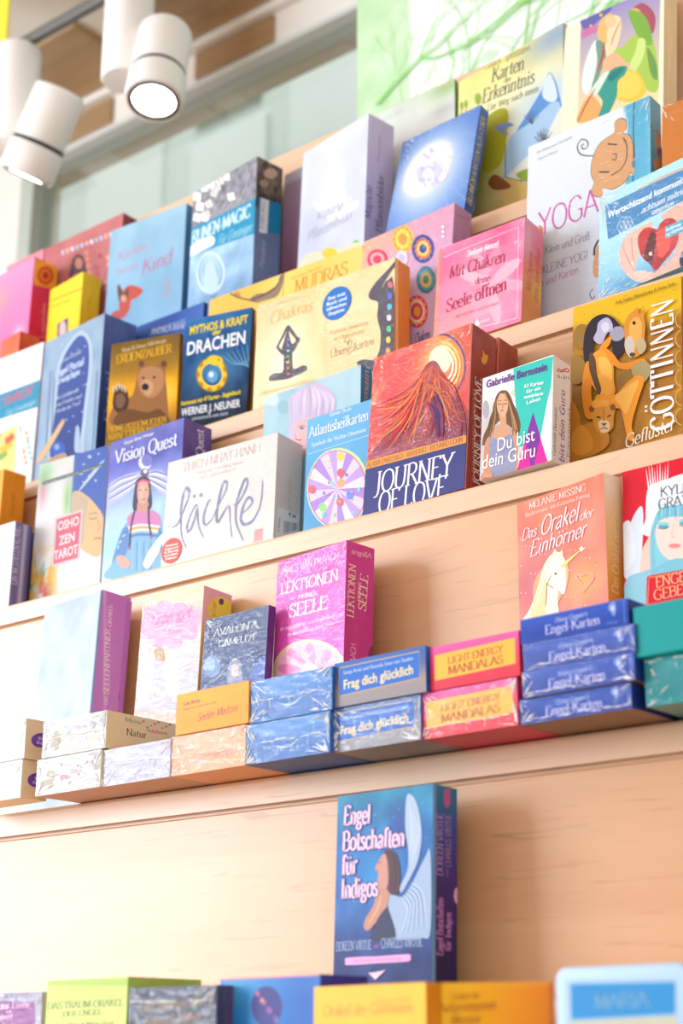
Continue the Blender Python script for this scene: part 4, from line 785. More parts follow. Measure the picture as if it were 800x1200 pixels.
for t_, p_, q_, h_ in (('Orakel der', (306, 132), (368, 128), 15), ('Aufgestiegenen', (280, 158), (402, 150), 20), ('Meister', (306, 184), (370, 180), 20)): b.F.text(t_, p_, q_, h_, '#9a3d2a', 's', .15)
b.S.bg(vgrad('#e07f20', '#d97a22')); b.done()
# rounded tin
(x, y, z, yaw, lean, w, h, t, TL, TR, BL, TRB, BR, BRB) = ITEMS['maria']
tin = empty('tin_box', (x, y, z + .0006), (0, 0, R(yaw))); tag(tin, 'pale blue round-cornered tin with blue name plate in the bottom row', 'tin box')
def round_slab(name, w, h, r, y0, y1, m, parent, zoff=0, xoff=0, bev=.0012):
    bm = bmesh.new(); n = 8; pts = []
    for cx, cz, a0 in ((w - r, h - r, 0), (r, h - r, 90), (r, r, 180), (w - r, r, 270)):
        for i in range(n + 1): an = R(a0 + 90 * i / n); pts.append((xoff + cx + r * math.cos(an), zoff + cz + r * math.sin(an)))
    f = [bm.verts.new((p[0], y0, p[1])) for p in pts]; bk = [bm.verts.new((p[0], y1, p[1])) for p in pts]
    bm.faces.new(f); bm.faces.new(bk[::-1]); k = len(pts)
    for i in range(k): bm.faces.new((f[i], bk[i], bk[(i + 1) % k], f[(i + 1) % k]))
    bmesh.ops.recalc_face_normals(bm, faces=bm.faces)
    es = [e for e in bm.edges if abs(e.verts[0].co.y - e.verts[1].co.y) < 1e-6]
    if bev: bmesh.ops.bevel(bm, geom=es, offset=bev, segments=3, profile=.5, affect='EDGES')
    return link(name, bm_mesh(bm, name), m, parent)
round_slab('tin_body', w - .001, h - .001, .007, .006, .032, mat('blue_tin', '#a9c6e6', .3, .25), tin, 0, .0005)
round_slab('tin_lid', w, h, .0075, 0, .014, mat('pale_blue_tin', '#aecbe9', .3, .15), tin)
a = Art((TL, TR, BL, BR), w, h, 'e1')
a.grid(lambda u, v: ramp(1 - v, '#b4cfea', '#a5c4e4', '#dfe2da'), .006, w - .006, .006, h - .006, 4, 12)
a.poly([(560, 97), (784, 92), (784, 158), (562, 170)], '#2f8fd2'); a.line([(560, 97), (784, 92), (784, 158), (562, 170), (560, 97)], 3, '#7fb8e2')
a.text('MARIA', (612, 148), (728, 143), 32, '#7aa8c6', 's'); a.poly([(556, 174), (786, 162), (786, 240), (556, 240)], '#c9c6ae')
a.build('lid_print', tin, Matrix(((1, 0, 0, 0), (0, 0, -1, -1e-5), (0, 1, 0, 0), (0, 0, 0, 1))))

# ================================================================== second tier, standing boxes
b = Box('seelen', GB, 'tall pale blue-white box with a lilac spine at the left of the second tier', GD, '#c47fd0', front_crop='d5')
b.F.bg(lambda u, v: over(ramp(np.clip(fbm(u * 5, v * 9, 12), 0, 1), '#b8cfe2', '#d8e4ea', '#e6ecf0'), '#22366e', np.clip((u - .965) * 80, 0, 1)), 40, 40)
b.S.bg(vgrad('#c47cd2', '#c884d6', '#c07acc', n=.02)); b.S.rect(284, 40, 293, 400, '#d49ae0')
b.S.text('DAS', (297, 368), (297, 346), 9, '#f4dcf4', 's'); b.S.text('SEELENPARTNER', (300, 340), (304, 160), 15, '#f4dcf4', 's'); b.S.text('ORAKEL', (307, 154), (309, 92), 11, '#f4dcf4', 's')
b.done(); b.notch(.545, .0095, '#7a3f86'); 
b.part('card_sleeve', .003, b.w + .0012, b.t * .86, b.t + .0008, 0, b.h - .004, '#b56cc4')
b = Box('erz', GB, 'film-wrapped pale yellow box with a pink cloud title and winged figure, behind the low stacks', GD, '#f0e2b4', front_crop='d5')
b.F.bg(lambda u, v: over(over(ramp(1 - v, '#efe6ae', '#efe0d0', '#dccfda', '#c6c4d6', '#d4c8c8', '#e8d0b8') + ((fbm(u * 9, v * 14, 7) - .5) * .12)[..., None], '#f2a8d8', .9 * np.clip(spot2(u, v, .5, .86, .5, .055) * 1.7, 0, 1)), '#f6efe0', .8 * spot2(u, v, .5, .62, .2, .1)))
for x_, y_ in ((420, 120), (455, 105), (495, 112), (525, 130), (520, 165), (480, 190), (435, 185), (412, 155)): b.F.ell(x_, y_, 26, 26, '#f2aed8')
b.F.text('Erzengel', (416, 150), (524, 128), 34, '#d0409a', 'c', .2); b.F.text('& die', (460, 176), (496, 170), 16, '#d0409a', 'c', .2)
b.F.text('Die', (470, 232), (496, 227), 26, '#f8f2ec', 'c', .25); b.F.text('Fünf', (492, 262), (524, 254), 22, '#f8f2ec', 'c', .25)
b.F.blob([(424, 240), (440, 228), (452, 250), (462, 320), (470, 400), (412, 402), (416, 320)], '#d8cfe0'); b.F.ell(438, 225, 10, 13, '#dcae9c'); b.F.blob([(426, 222), (436, 208), (452, 220), (456, 262), (446, 250), (430, 246)], '#c8a274')
b.F.blob([(424, 250), (396, 220), (384, 280), (382, 360), (410, 340)], '#e8e4ee'); b.F.blob([(452, 250), (484, 236), (496, 300), (488, 360), (462, 330)], '#e8e4ee')
b.F.rect(372, 385, 545, 420, '#e8c6b4')
b.S.bg(vgrad('#f0b4d4', '#eed278', '#f0c890', '#eeb8c8')); b.S.ell(606, 105, 34, 34, '#f2dc4c'); b.S.ell(610, 84, 7, 9, '#4a3a6a'); b.S.text('Die Engel', (594, 132), (594, 84), 12, '#c83c8c', 'c')
b.film(21, 30, None, corners=(0, 2)).done()
b = Box('avalon', GB, 'small navy box with silver lettering and a moon beside the magenta box', GD, '#5a2a72', front_crop='d5')
b.F.bg(lambda u, v: over(ramp(1 - v, '#33457c', '#24387a', '#1f3f80', '#243a78', '#182458') + ((fbm(u * 9, v * 12, 3) - .5) * .25)[..., None], '#3c56a8', .7 * spot2(u, v, .9, .5, .3, .12)))
for i in range(24): b.F.ell(572 + (i * 53) % 165, 115 + (i * 31) % 190, 1.2, 1.2, '#cfdae8', n=6)
b.F.text('AVALON &', (590, 180), (712, 155), 20, '#d6d9d8', 's'); b.F.text('CAMELOT', (602, 210), (706, 188), 18, '#d6d9d8', 's')
b.F.ell(584, 262, 24, 30, '#6f92c6'); b.F.ell(580, 256, 14, 18, '#9fc0e0')
b.F.blob([(630, 310), (632, 258), (646, 240), (662, 250), (668, 310)], '#8a8fae'); b.F.blob([(640, 290), (640, 262), (648, 254), (657, 264), (656, 288)], '#cfc0c0')
b.F.blob([(690, 312), (700, 262), (728, 236), (742, 250), (740, 312)], '#3a5cc0')
b.S.bg(vgrad('#5f2a78', '#4a2468')); b.film(31, 14, None, corners=(0, 2)).done()
b = Box('lekt', GB, 'magenta box with cream title and pink lotus, tallest behind the blue stacks', GD, '#c42a8c', front_crop='d6')
b.F.bg(vgrad('#e052b8', '#dc48b2', '#e056bb', '#dc4cb4', n=.09, sc=9))
b.F.text('JAMES VAN PRAAGH', (108, 122), (260, 78), 19, '#f6d2e8', 't'); b.F.text('LEKTIONEN', (108, 172), (258, 134), 29, '#f8eccc', 's'); b.F.text('DEINER', (154, 184), (204, 173), 10, '#f8eccc', 's'); b.F.text('SEELE', (130, 232), (230, 208), 34, '#f8eccc', 's')
b.F.text('44 Impulskarten und Begleitbuch', (106, 268), (252, 230), 10, '#f6d8ea', 'n'); b.F.text('für die Entfaltung deiner Seele', (126, 282), (246, 250), 10, '#f6d8ea', 'n')
b.F.ell(184, 372, 96, 84, '#f4d2b2'); b.F.ell(184, 372, 87, 76, '#f2bfd6')
for i in range(9):
    an = math.pi * (i + .5) / 9; cx, cy = 184 + 50 * math.cos(an), 376 - 44 * math.sin(an)
    b.F.ell(cx, cy, 34, 15, ('#eb8cc4', '#f6b4d8')[i % 2], -an)
b.F.ell(184, 374, 22, 24, '#f7d8c2')
b.S.bg(vgrad('#d83a9c', '#cc3092', '#d43898', '#c42c8c', n=.04)); b.S.text('Allegria', (344, 78), (292, 64), -14, '#f2c8dc', 's', .1)
b.S.text('LEKTIONEN', (298, 232), (304, 95), 18, '#f6e2c2', 's'); b.S.text('DEINER', (316, 190), (318, 140), 8, '#f6e2c2', 's'); b.S.text('SEELE', (330, 216), (336, 122), 21, '#f6e2c2', 's'); b.S.text('JAMES VAN PRAAGH', (300, 470), (304, 300), 14, '#f3c4dc', 't')
b.film(41, 16, None, corners=(0, 1)).done(); b.notch(.545, .008, '#7c1f5a')
b = Box('einh', GB, 'orange-red box with a white unicorn standing above the blue stack', GD, '#f0c9a4', front_crop='d4')
b.F.bg(lambda u, v: over(over(ramp(1 - v, '#e0765a', '#dc7a62', '#d87468', '#cf7a72', '#d8906e', '#d07858') + ((fbm(u * 6, v * 9, 9) - .5) * .22)[..., None], '#f3a858', .8 * spot2(u, v, .75, .62, .25, .08)), '#b45a80', .45 * spot2(u, v, .2, .68, .25, .12)))
for i in range(40): b.F.ell(165 + (i * 97) % 310, 340 + (i * 61) % 290, 2.2, 2.2, '#f8d8c8', n=6)
b.F.crop('u1')
b.F.ell(170, 560, 70, 110, '#e8a070', .2); b.F.ell(205, 500, 62, 104, '#eeb084', .1)
b.F.blob([(50, 730), (84, 660), (112, 590), (140, 500), (165, 432), (200, 392), (232, 398), (248, 440), (254, 510), (252, 570), (238, 590), (220, 566), (214, 620), (212, 730)], '#f4e2cc')
b.F.blob([(56, 730), (96, 630), (126, 540), (152, 450), (190, 400), (176, 470), (160, 560), (140, 640), (120, 730)], '#f7e9c8'); b.F.blob([(90, 700), (130, 600), (150, 520), (166, 560), (160, 660), (150, 730)], '#f0cf96')
for i in range(8): b.F.line([(188 - i * 4, 408 + i * 10), (150 - i * 4, 500 + i * 12), (100 - i * 2, 640 + i * 8)], 7, ('#fdf6ea', '#efc890', '#f8e6cc')[i % 3], True, .8)
b.F.blob([(214, 520), (240, 500), (252, 560), (240, 588), (222, 566)], '#fbf2e8'); b.F.blob([(192, 404), (202, 376), (214, 404)], '#f3dcc0'); b.F.blob([(222, 404), (236, 380), (240, 410)], '#f3dcc0')
b.F.line([(165, 535), (160, 640)], 4, '#5c463e'); b.F.line([(186, 500), (168, 540), (196, 560)], 3, '#7a5a4a', True); b.F.ell(206, 492, 6, 5, '#43302a'); b.F.ell(240, 574, 4, 3, '#b89080'); b.F.line([(226, 560), (238, 556)], 2, '#a87c6a')
b.F.poly([(228, 452), (240, 466), (332, 374)], '#f6d268'); b.F.line([(240, 452), (326, 380)], 3, '#fbecb0'); b.F.ell(328, 376, 9, 9, '#fff6e4'); b.F.line([(314, 376), (344, 374)], 3, '#fff6e4'); b.F.line([(328, 360), (329, 392)], 3, '#fff6e4')
b.F.line([(330, 540), (300, 500), (330, 500), (360, 490), (385, 510), (350, 560), (330, 580), (300, 560)], 5, '#e8a898', True); b.F.crop('d4')
b.F.text('MELANIE MISSING', (202, 226), (424, 152), 28, '#f6dfcf', 's'); b.F.text('Illustrationen von Katharina Rotting', (186, 258), (440, 174), 16, '#f2d2c2', 's')
b.F.text('Das', (172, 350), (230, 328), 44, '#eee6f0', 'c', .35); b.F.text('Orakel', (244, 330), (394, 268), 72, '#eee6f0', 'c', .35); b.F.text('der', (400, 270), (452, 252), 36, '#eee6f0', 'c', .35); b.F.text('Einhörner', (204, 412), (424, 328), 60, '#eee6f0', 'c', .35)
b.S.bg(lambda u, v: over(ramp(1 - v, '#f0dcb8', '#f0c080', '#e89a3a', '#e07a1c', '#e89030', '#e0882a'), '#f6ecd8', .9 * spot2(u, v, .2, .97, .5, .08)))
b.S.text('Das Orakel der Einhörner', (548, 560), (552, 130), 26, '#f6dfae', 'c', .2)
b.done()
b = Box('kyle', GB, 'red box with a blue-haired face and white wings cut by the right picture edge', GD, '#c81838', front_crop='d4')
b.F.bg(vgrad('#d8102c', '#dc1430', '#d01230', n=.04))
b.F.blob([(566, 480), (590, 300), (620, 230), (640, 215), (645, 270), (640, 400), (640, 500)], '#d8e2f0'); 
b.F.blob([(566, 460), (562, 300), (590, 270), (606, 320), (612, 420)], '#e4ecf4')
for i in range(9): b.F.poly([(668 + i * 8, 190 - i * 2), (655 + i * 11, 62 - (i % 3) * 14), (676 + i * 8, 180)], '#f3f6fa')
b.F.blob([(655, 260), (662, 150), (700, 120), (740, 108), (770, 96), (830, 80), (960, 60), (960, 330), (660, 330)], '#eef3f8')
b.F.blob([(668, 470), (670, 330), (690, 270), (730, 225), (790, 205), (860, 210), (910, 300), (920, 480), (800, 470)], '#86cbdc')
b.F.blob([(694, 330), (706, 275), (760, 255), (830, 262), (852, 330), (840, 395), (800, 425), (752, 425), (712, 390)], '#f2d6cc')
b.F.blob([(690, 300), (700, 235), (770, 208), (850, 225), (862, 290), (810, 258), (750, 252), (712, 268)], '#7cc4d8')
b.F.ell(724, 292, 20, 8, '#58a8bc'); b.F.ell(806, 280, 20, 8, '#58a8bc'); b.F.line([(702, 298), (724, 302), (746, 296)], 3, '#4a4a58', True); b.F.line([(786, 288), (806, 291), (828, 284)], 3, '#4a4a58', True)
b.F.line([(764, 285), (758, 330), (772, 336)], 3, '#dcb0a4', True); b.F.ell(768, 368, 24, 9, '#e88a8a')
b.F.blob([(632, 480), (640, 390), (668, 330), (684, 275), (692, 282), (684, 350), (684, 420), (668, 500), (640, 510)], '#efcabc'); b.F.blob([(570, 600), (580, 500), (640, 470), (680, 470), (664, 600)], '#8fc6da'); b.F.blob([(680, 480), (760, 420), (850, 430), (900, 480)], '#7cc0d4')
for i in range(9): b.F.line([(690 - i * 1.5 + (i % 3) * 4, 260 + i * 4), (682 - i, 350), (690 - i * 2, 470)], 5, ('#5fb2cc', '#a8dcea', '#74c0d6')[i % 3], True, .7)
for i in range(14): b.F.line([(712 + i * 10, 214 - abs(i - 7) * 1.5), (708 + i * 10.6, 236), (706 + i * 11, 262 - (i % 3) * 4)], 5, ('#5fb2cc', '#a8dcea', '#8accdf')[i % 3], True, .6)
b.F.ell(724, 282, 22, 7, '#8fd0e0'); b.F.ell(806, 270, 22, 7, '#8fd0e0')
b.F.poly([(660, 490), (672, 484), (900, 444), (900, 600), (656, 640)], '#d81634'); b.F.line([(900, 452), (668, 492), (660, 640)], 3, '#e8b06a')
b.F.text('KYLE', (712, 178), (826, 156), 40, '#43506a', 't'); b.F.text('GRAY', (704, 226), (824, 204), 40, '#43506a', 't'); b.F.text('ENGEL', (696, 532), (838, 500), 40, '#f0c48a', 't'); b.F.text('GEBETE', (688, 582), (862, 545), 40, '#f0c48a', 't')
b.S.bg(vgrad('#c01030', '#b80e2c')); b.done()

# ================================================================== second tier, lying boxes at the front
def engel(key, place, group, seed, filmn):
    b = Box(key, GB, 'blue box ' + place, GD, '#8c6a48', group, front_crop='d4', bev=.0008)
    b.F.bg(vgrad('#2b52b6', '#2449ae', '#1d3f9e', n=.05)); b.S.bg(vgrad('#24459c', '#1c3888', n=.05))
    (TL, TR, BL, BR) = [np.array(ITEMS[key][i]) for i in (8, 9, 10, 12)]; f = lambda u, v: tuple(TL + (TR - TL) * u + (BL - TL) * v)
    b.F.crop('p'); b.F.line([f(0, .02), f(1, .02)], .8, '#5a78cc'); b.F.line([f(.965, 0), f(.965, 1)], .9, '#5f80cc')
    b.F.text("Diana Cooper's", f(.32, .38), f(.62, .38), 5.2, '#c8d2f4', 'c', .3); b.F.text('Engel-Karten', f(.23, .80), f(.74, .80), 10.5, '#c6c8f2', 's')
    b.F.blob([f(.83, .12), f(.88, .06), f(.89, .35), f(.87, .62), f(.84, .4), f(.82, .3)], '#7f98d8'); b.F.ell(*f(.86, .3), 2, 3, '#c4d0f0'); b.F.text('52 Karten', f(.8, .9), f(.9, .9), 2.6, '#8c9cd8', 'n')
    if filmn > 4: b.film(seed, filmn, .16, width=.0006)
    b.done()
ge = 'lying blue boxes with pale lilac lettering'
engel('ek1', 'lying on top of the stack of four under the orange-red unicorn box', ge, 51, 4)
engel('ek2', 'second from the top in the stack of four under the unicorn box', ge, 52, 8)
engel('ek3', 'third from the top in the stack of four, film puckered at its left', ge, 53, 22)
engel('ek4', 'lying at the bottom of the stack of four on the wooden ledge', ge, 54, 22)
# telescoping teal box
q_ = list(ITEMS['teal_low']); q_[7] = .093; ITEMS['teal_low'] = tuple(q_)
b = Box('teal_low', GB, 'glossy teal lidded box at the right picture edge beside the blue stack', GD, '#0f8a8e', part='box_base', rough=.25, bev=.0012)
q_ = ITEMS['teal_lid']; lo = b.part('lid', -.0035, .1225, -.006, .098, b.h - .0002, b.h + .036, '#109a9a', .0015, .22)
b.F.bg(vgrad('#109096', '#0c858c', n=.04)); b.S.bg(vgrad('#0c7e84', '#0a767c')); b.film(57, 10, .92).done()
def mandala(key, label, seed, n):
    b = Box(key, GB, label, GD, '#d8305a', 'lying pink and gold boxes', front_crop='p')
    (TL, TR, BL, BR) = [np.array(ITEMS[key][i]) for i in (8, 9, 10, 12)]; f = lambda u, v: tuple(TL + (TR - TL) * u + (BL + (BR - TR - (BL - TL)) * u - TL) * v)
    b.F.bg(vgrad('#e85aa6', '#e8487e', '#e23a52', '#d8283c', n=.03)); q = [f(.05, .2), f(.955, .15), f(.955, .72), f(.05, .78)]
    b.F.poly(q, lambda u, v: ramp(1 - np.abs(u - .5) * 2, '#f0b23a', '#f4c24e', '#f8d674'))
    b.F.text('LIGHT ENERGY', f(.2, .46), f(.82, .42), 8.5, '#b8602c', 'S'); b.F.text('MANDALAS', f(.2, .70), f(.82, .66), 9.5, '#b8602c', 'S')
    b.S.bg(vgrad('#d83a80', '#c82848'))
    if n: b.film(seed, n, .24, width=.0008)
    b.done()
mandala('le1', 'pink-edged box with gold panel, clean top one of two, left of the blue stack', 61, 0)
mandala('le2', 'film-wrapped pink and gold box underneath the clean pink-edged one', 62, 34)
def gluck(key, label, seed, n):
    b = Box(key, GB, label, GD, '#8d8a94', 'lying blue boxes with a silver rim', front_crop='p')
    (TL, TR, BL, BR) = [np.array(ITEMS[key][i]) for i in (8, 9, 10, 12)]; f = lambda u, v: tuple(TL + (TR - TL) * u + (BL + (BR - TR - (BL - TL)) * u - TL) * v)
    b.F.bg(lambda u, v: ramp(1 - v, '#5a7cb6', '#7080a8', '#9a969e', '#8a8a96') if n else ramp(1 - v, '#2f62b0', '#4f5f96', '#9a8a86', '#8f8a92')); b.F.poly([f(.055, .12), f(.93, .1), f(.93, .68), f(.055, .76)], '#1f66c4')
    b.F.line([f(.055, .12), f(.93, .1), f(.93, .68), f(.055, .76), f(.055, .12)], 1, '#c8a86a')
    b.F.text('Sonja Ariel und Shantila Sven von Staden', f(.1, .29), f(.86, .26), 4.6, '#c6d4ee', 'n'); b.F.text('Frag dich glücklich', f(.1, .62), f(.86, .56), 11, '#ecd89a', 'b')
    b.S.bg(vgrad('#3a6cc0', '#285ab0'))
    if n: b.film(seed, n, .42, width=.0008)
    b.done()
gluck('f1', 'blue box with yellow lettering and silver rim, clean upper one of its pair', 71, 0)
gluck('f2', 'film-wrapped silver-rimmed box lying under the clean blue one with yellow lettering', 72, 40)
def bluew(key, label, seed):
    b = Box(key, GB, label, GD, '#2a5cae', 'lying plain blue film-wrapped boxes', front_crop='p')
    (TL, TR, BL, BR) = [np.array(ITEMS[key][i]) for i in (8, 9, 10, 12)]; f = lambda u, v: tuple(TL + (TR - TL) * u + (BL - TL) * v)
    b.F.bg(vgrad('#4a86cc', '#2f70bc', '#2462ae', n=.06)); b.F.line([f(.36, .62), f(.42, .70), f(.5, .72), f(.58, .66), f(.62, .56)], 1.6, '#a8c4e6', True, .8); b.F.line([f(.44, .6), f(.5, .52), f(.55, .58)], 1, '#a8c4e6', True, .8)
    b.S.bg(vgrad('#3a76c0', '#2460ae')); b.film(seed, 46, .5, width=.0008).done()
bluew('b1', 'plain blue film-wrapped box on top, left of the silver-rimmed pair', 81)
bluew('b2', 'plain blue film-wrapped box lying on the ledge under its twin', 82)
def medizin(key, label, seed, c1, c2, tc, n):
    b = Box(key, GB, label, GD, c2, None, front_crop='p')
    (TL, TR, BL, BR) = [np.array(ITEMS[key][i]) for i in (8, 9, 10, 12)]; f = lambda u, v: tuple(TL + (TR - TL) * u + (BL - TL) * v)
    b.F.bg(vgrad(c1, c2, n=.03)); b.F.text('Lisa Biritz', f(.1, .3), f(.33, .29), 4.4, tc, 'b'); b.F.text('Engel der heilenden Kraft', f(.1, .42), f(.56, .40), 3, tc, 'n')
    b.F.text('Seelen-Medizin', f(.3, .76), f(.86, .70), 9.5, tc, 'c', .25); b.S.bg(vgrad(c2, c2))
    if n: b.film(seed, n, .45, width=.0007)
    b.done()
medizin('m1', 'bright orange lying box with purple lettering, upper of its pair', 91, '#f6a010', '#f09408', '#7a2f4a', 0)
medizin('m2', 'pale apricot film-wrapped lying box under the bright orange one', 92, '#f2b890', '#eeaa78', '#b46a5a', 26)
b = Box('w1', GB, 'lavender-white film-wrapped box lying on the ledge, nothing on top', GD, '#c79a80', front_crop='p')
b.F.bg(cloud('#d8d2e8', '#c2c2e0', 5, 3)); b.F.line([(150, 902), (156, 908), (163, 905), (167, 898)], 1.6, '#9a98d2', True, .7); b.F.text('Karten der Sterne', (140, 916), (176, 909), 4, '#a8a6d4', 's'); b.S.bg(cloud('#d0cce2', '#c4c0da', 5)); b.film(95, 44, .55, width=.0008).done()
def natur(key, label, seed):
    b = Box(key, GB, label, GD, '#c9a08e', 'lying pastel film-wrapped boxes', front_crop='p')
    (TL, TR, BL, BR) = [np.array(ITEMS[key][i]) for i in (8, 9, 10, 12)]; f = lambda u, v: tuple(TL + (TR - TL) * u + (BL - TL) * v)
    b.F.bg(lambda u, v: ramp(fbm(u * 5, v * 3, seed), '#e2d2b4', '#d6d4d2', '#cddbe4')); rn = random.Random(seed)
    for i in range(16): b.F.ell(*f(rn.uniform(.08, .92), rn.uniform(.2, .8)), rn.uniform(1.2, 3), rn.uniform(1.2, 3), rn.choice(['#9cc09a', '#d88aa0', '#a8b8dc', '#c8a0c0']), n=8)
    b.F.blob([f(.12, .75), f(.2, .3), f(.28, .35), f(.26, .8)], '#b4aa8a')
    b.S.bg(lambda u, v: ramp(u * .7 + .3 * fbm(u * 6, v * 3, 5), '#e8dfae', '#dfe0ba', '#e6dcc0'))
    if key == 'n1':
        b.S.text('Meine', (146, 846), (166, 850), 5.5, '#4c9a50', 'c', .2); b.S.text('Natur', (148, 862), (172, 866), 8, '#5a4a2e', 's'); b.S.text('Heilpflanzen', (172, 858), (196, 862), 4, '#b85a4a', 's')
        for i in range(8): b.S.ell(168 + i * 4.4, 846 + (i * 7) % 9, 1.6, 1.2, ('#cf6a80', '#7ab07a', '#d8a85a')[i % 3], n=8)
    b.film(seed, 40, .5, width=.0008).done()
natur('n1', 'pastel flower box with its cream-green long side showing a title, upper of two', 101)
natur('n2', 'pastel flower film-wrapped box lying on the ledge under its twin', 102)
def oval(key, label, seed):
    b = Box(key, GB, label, GD, '#e8dcc0', 'lying white boxes with a purple oval', front_crop='p')
    b.F.bg(cloud('#e2e6e8', '#d4dcd8', 3)); b.S.bg(vgrad('#ead9b4', '#e2cfa8', n=.03)); (TL, TR, BL, BR) = [np.array(ITEMS[key][i]) for i in (9, 11, 12, 13)]
    c_ = (TL + TR + BL + BR) / 4; b.S.ell(c_[0] + 3, c_[1], 11, 8.5, '#6a44b4'); b.S.text('Ein', (c_[0], c_[1] - 1), (c_[0] + 8, c_[1]), 3.5, '#d8ccf0', 'b'); b.S.text('Engel', (c_[0] - 2, c_[1] + 4), (c_[0] + 10, c_[1] + 5), 3.5, '#d8ccf0', 'b')
    b.film(seed, 20, None).done()
oval('o1', 'white box with a purple oval on its cream end, upper one at the left edge', 111)
oval('o2', 'lower white box with a purple oval on its cream end, on the ledge', 112)

# ================================================================== third tier
b = Box('orangebox', GB, 'plain orange-brown box standing on edge behind the purple booklets at the left', GD, '#e8942c', front_crop='z5')
b.F.bg('#f0a438'); b.S.bg(vgrad('#e8962c', '#e28c24', '#de8a28', n=.05)); b.S.text('Karten Orakel', (92, 500), (98, 330), 34, '#c06a1c', 's'); b.done()
b = Box('purple', 'booklet', 'pale booklet with violet-grey spines, leftmost on the third tier', 'booklet', '#8d84ac', None, 'cover', front_crop='z5')
b.F.bg(cloud('#c8d4e6', '#d6e0ea', 2)); b.F.text('KARTEN', (-80, 640), (30, 640), 40, '#eef2f8', 'b')
b.S.bg(lambda u, v: ramp(u, '#8f88ae', '#6d6496', '#736a9c', '#c2bdd2', '#6d6494', '#544c7e')); b.S.text('EIN IM STILLEN KLANG', (112, 950), (140, 560), 40, '#cfc8de', 's'); b.done()
b.part('second_booklet', .004, b.w - .006, b.t + .0004, b.t + .0095, 0, b.h - .004, '#5c5488')
b = Box('osho', GB, 'rainbow picture box with red title square, left of the purple mountain box', GD, '#e8e4e6', front_crop='z5')
def fo(u, v):
    c = ramp(fbm(u * 4, v * 5, 5), '#e6efe2', '#f4f2f4', '#eae6f2')
    c = over(c, '#3f66c8', np.clip((u - .5) * 60, 0, 1) * np.clip((v - .52 + .25 * (u - .5)) * 6, 0, 1) * .95)
    c = over(c, '#98dc90', .9 * spot2(u, v, .08, .9, .12, .1)); c = over(c, '#8ed458', .8 * spot2(u, v, .46, .72, .06, .12)); c = over(c, '#f08ab0', .7 * spot2(u, v, .08, .8, .06, .09))
    c = over(c, '#f2b83a', np.clip((fbm(u * 9, v * 9, 21) - .40) * 5, 0, 1) * np.clip((.47 - v) * 6, 0, 1) * np.clip((.45 - u) * 6, 0, 1))
    c = over(c, '#3f9a7c', np.clip((fbm(u * 11, v * 11, 31) - .52) * 6, 0, 1) * np.clip((.42 - v) * 6, 0, 1) * np.clip((.4 - u) * 6, 0, 1))
    c = over(c, '#e2503c', np.clip((fbm(u * 12, v * 12, 41) - .58) * 7, 0, 1) * np.clip((.28 - v) * 6, 0, 1) * np.clip((.38 - u) * 6, 0, 1))
    return c
b.F.bg(fo, 40, 50)
for p in ((600, 90, 14), (560, 140, 8), (540, 200, 16), (600, 220, 12), (640, 250, 10), (560, 260, 8), (660, 70, 8)): b.F.ell(p[0], p[1], p[2], p[2] * .8, '#c6d4f0', n=12)
b.F.line([(520, 330), (640, 180), (700, 110)], 26, '#d4e2f6', True, .9)
b.F.blob([(482, 350), (520, 320), (580, 350), (640, 410), (690, 490), (690, 560), (680, 720), (640, 760), (560, 720), (500, 640), (478, 520)], '#efc98c')
b.F.blob([(580, 430), (640, 420), (690, 500), (686, 700), (640, 730), (590, 680), (570, 560)], '#f4c88e'); b.F.blob([(480, 360), (540, 340), (590, 390), (570, 520), (560, 660), (490, 640)], '#d8c0a2')
b.F.line([(596, 500), (626, 508), (652, 496)], 6, '#5a9aa8', True); b.F.line([(630, 640), (655, 634), (680, 640)], 9, '#d87a72', True); b.F.line([(654, 510), (668, 570), (650, 590)], 4, '#c89a62', True); b.F.line([(594, 480), (628, 466), (654, 474)], 5, '#6f8f8a', True)
b.F.poly([(286, 258), (690, 132), (690, 156), (286, 282)], '#5f6a72'); b.F.text('Das transzendente Spiel des Zen - Jubiläumsausgabe', (296, 276), (682, 154), 14, '#dfe6ea', 'n')
b.F.line([(470, 240), (462, 470)], 8, '#dfe8f2'); b.F.line([(430, 800), (420, 1010)], 8, '#dfe8f2')
b.F.poly([(368, 500), (556, 444), (530, 776), (346, 828)], '#ecd8de'); b.F.poly([(382, 510), (544, 460), (520, 766), (358, 812)], '#e8637a')
b.F.text('OSHO', (386, 588), (528, 545), 62, '#fff6f6', 'b'); b.F.text('ZEN', (396, 684), (500, 652), 62, '#fff6f6', 'b'); b.F.text('TAROT', (362, 784), (520, 736), 62, '#fff6f6', 'b')
b.done()
b = Box('vision', GB, 'purple box with a braided figure under an eagle, white title glowing', GD, '#5f4f98', front_crop='d1')
b.F.bg(lambda u, v: over(over(ramp(1 - v, '#6f70c4', '#5b5fc0', '#8d9cd8', '#a9c8e6', '#a8d8e8', '#b8dce8', '#b2d4e4') + ((fbm(u * 7, v * 10, 13) - .5) * .16)[..., None], '#e0e8f6', .8 * spot2(u, v, .5, .68, .12, .05)), '#c8d8ec', .5 * spot2(u, v, .2, .5, .25, .1)), 30, 40)
b.F.crop('v1')
b.F.ell(486, 148, 26, 30, '#dfe4f8'); b.F.ell(494, 140, 22, 24, '#7a78c8')
b.F.blob([(335, 325), (340, 240), (390, 205), (440, 190), (474, 185), (462, 215), (440, 250), (400, 290)], '#b4bade'); b.F.blob([(490, 190), (530, 178), (562, 185), (580, 230), (576, 290), (540, 262), (510, 230)], '#b4bade')
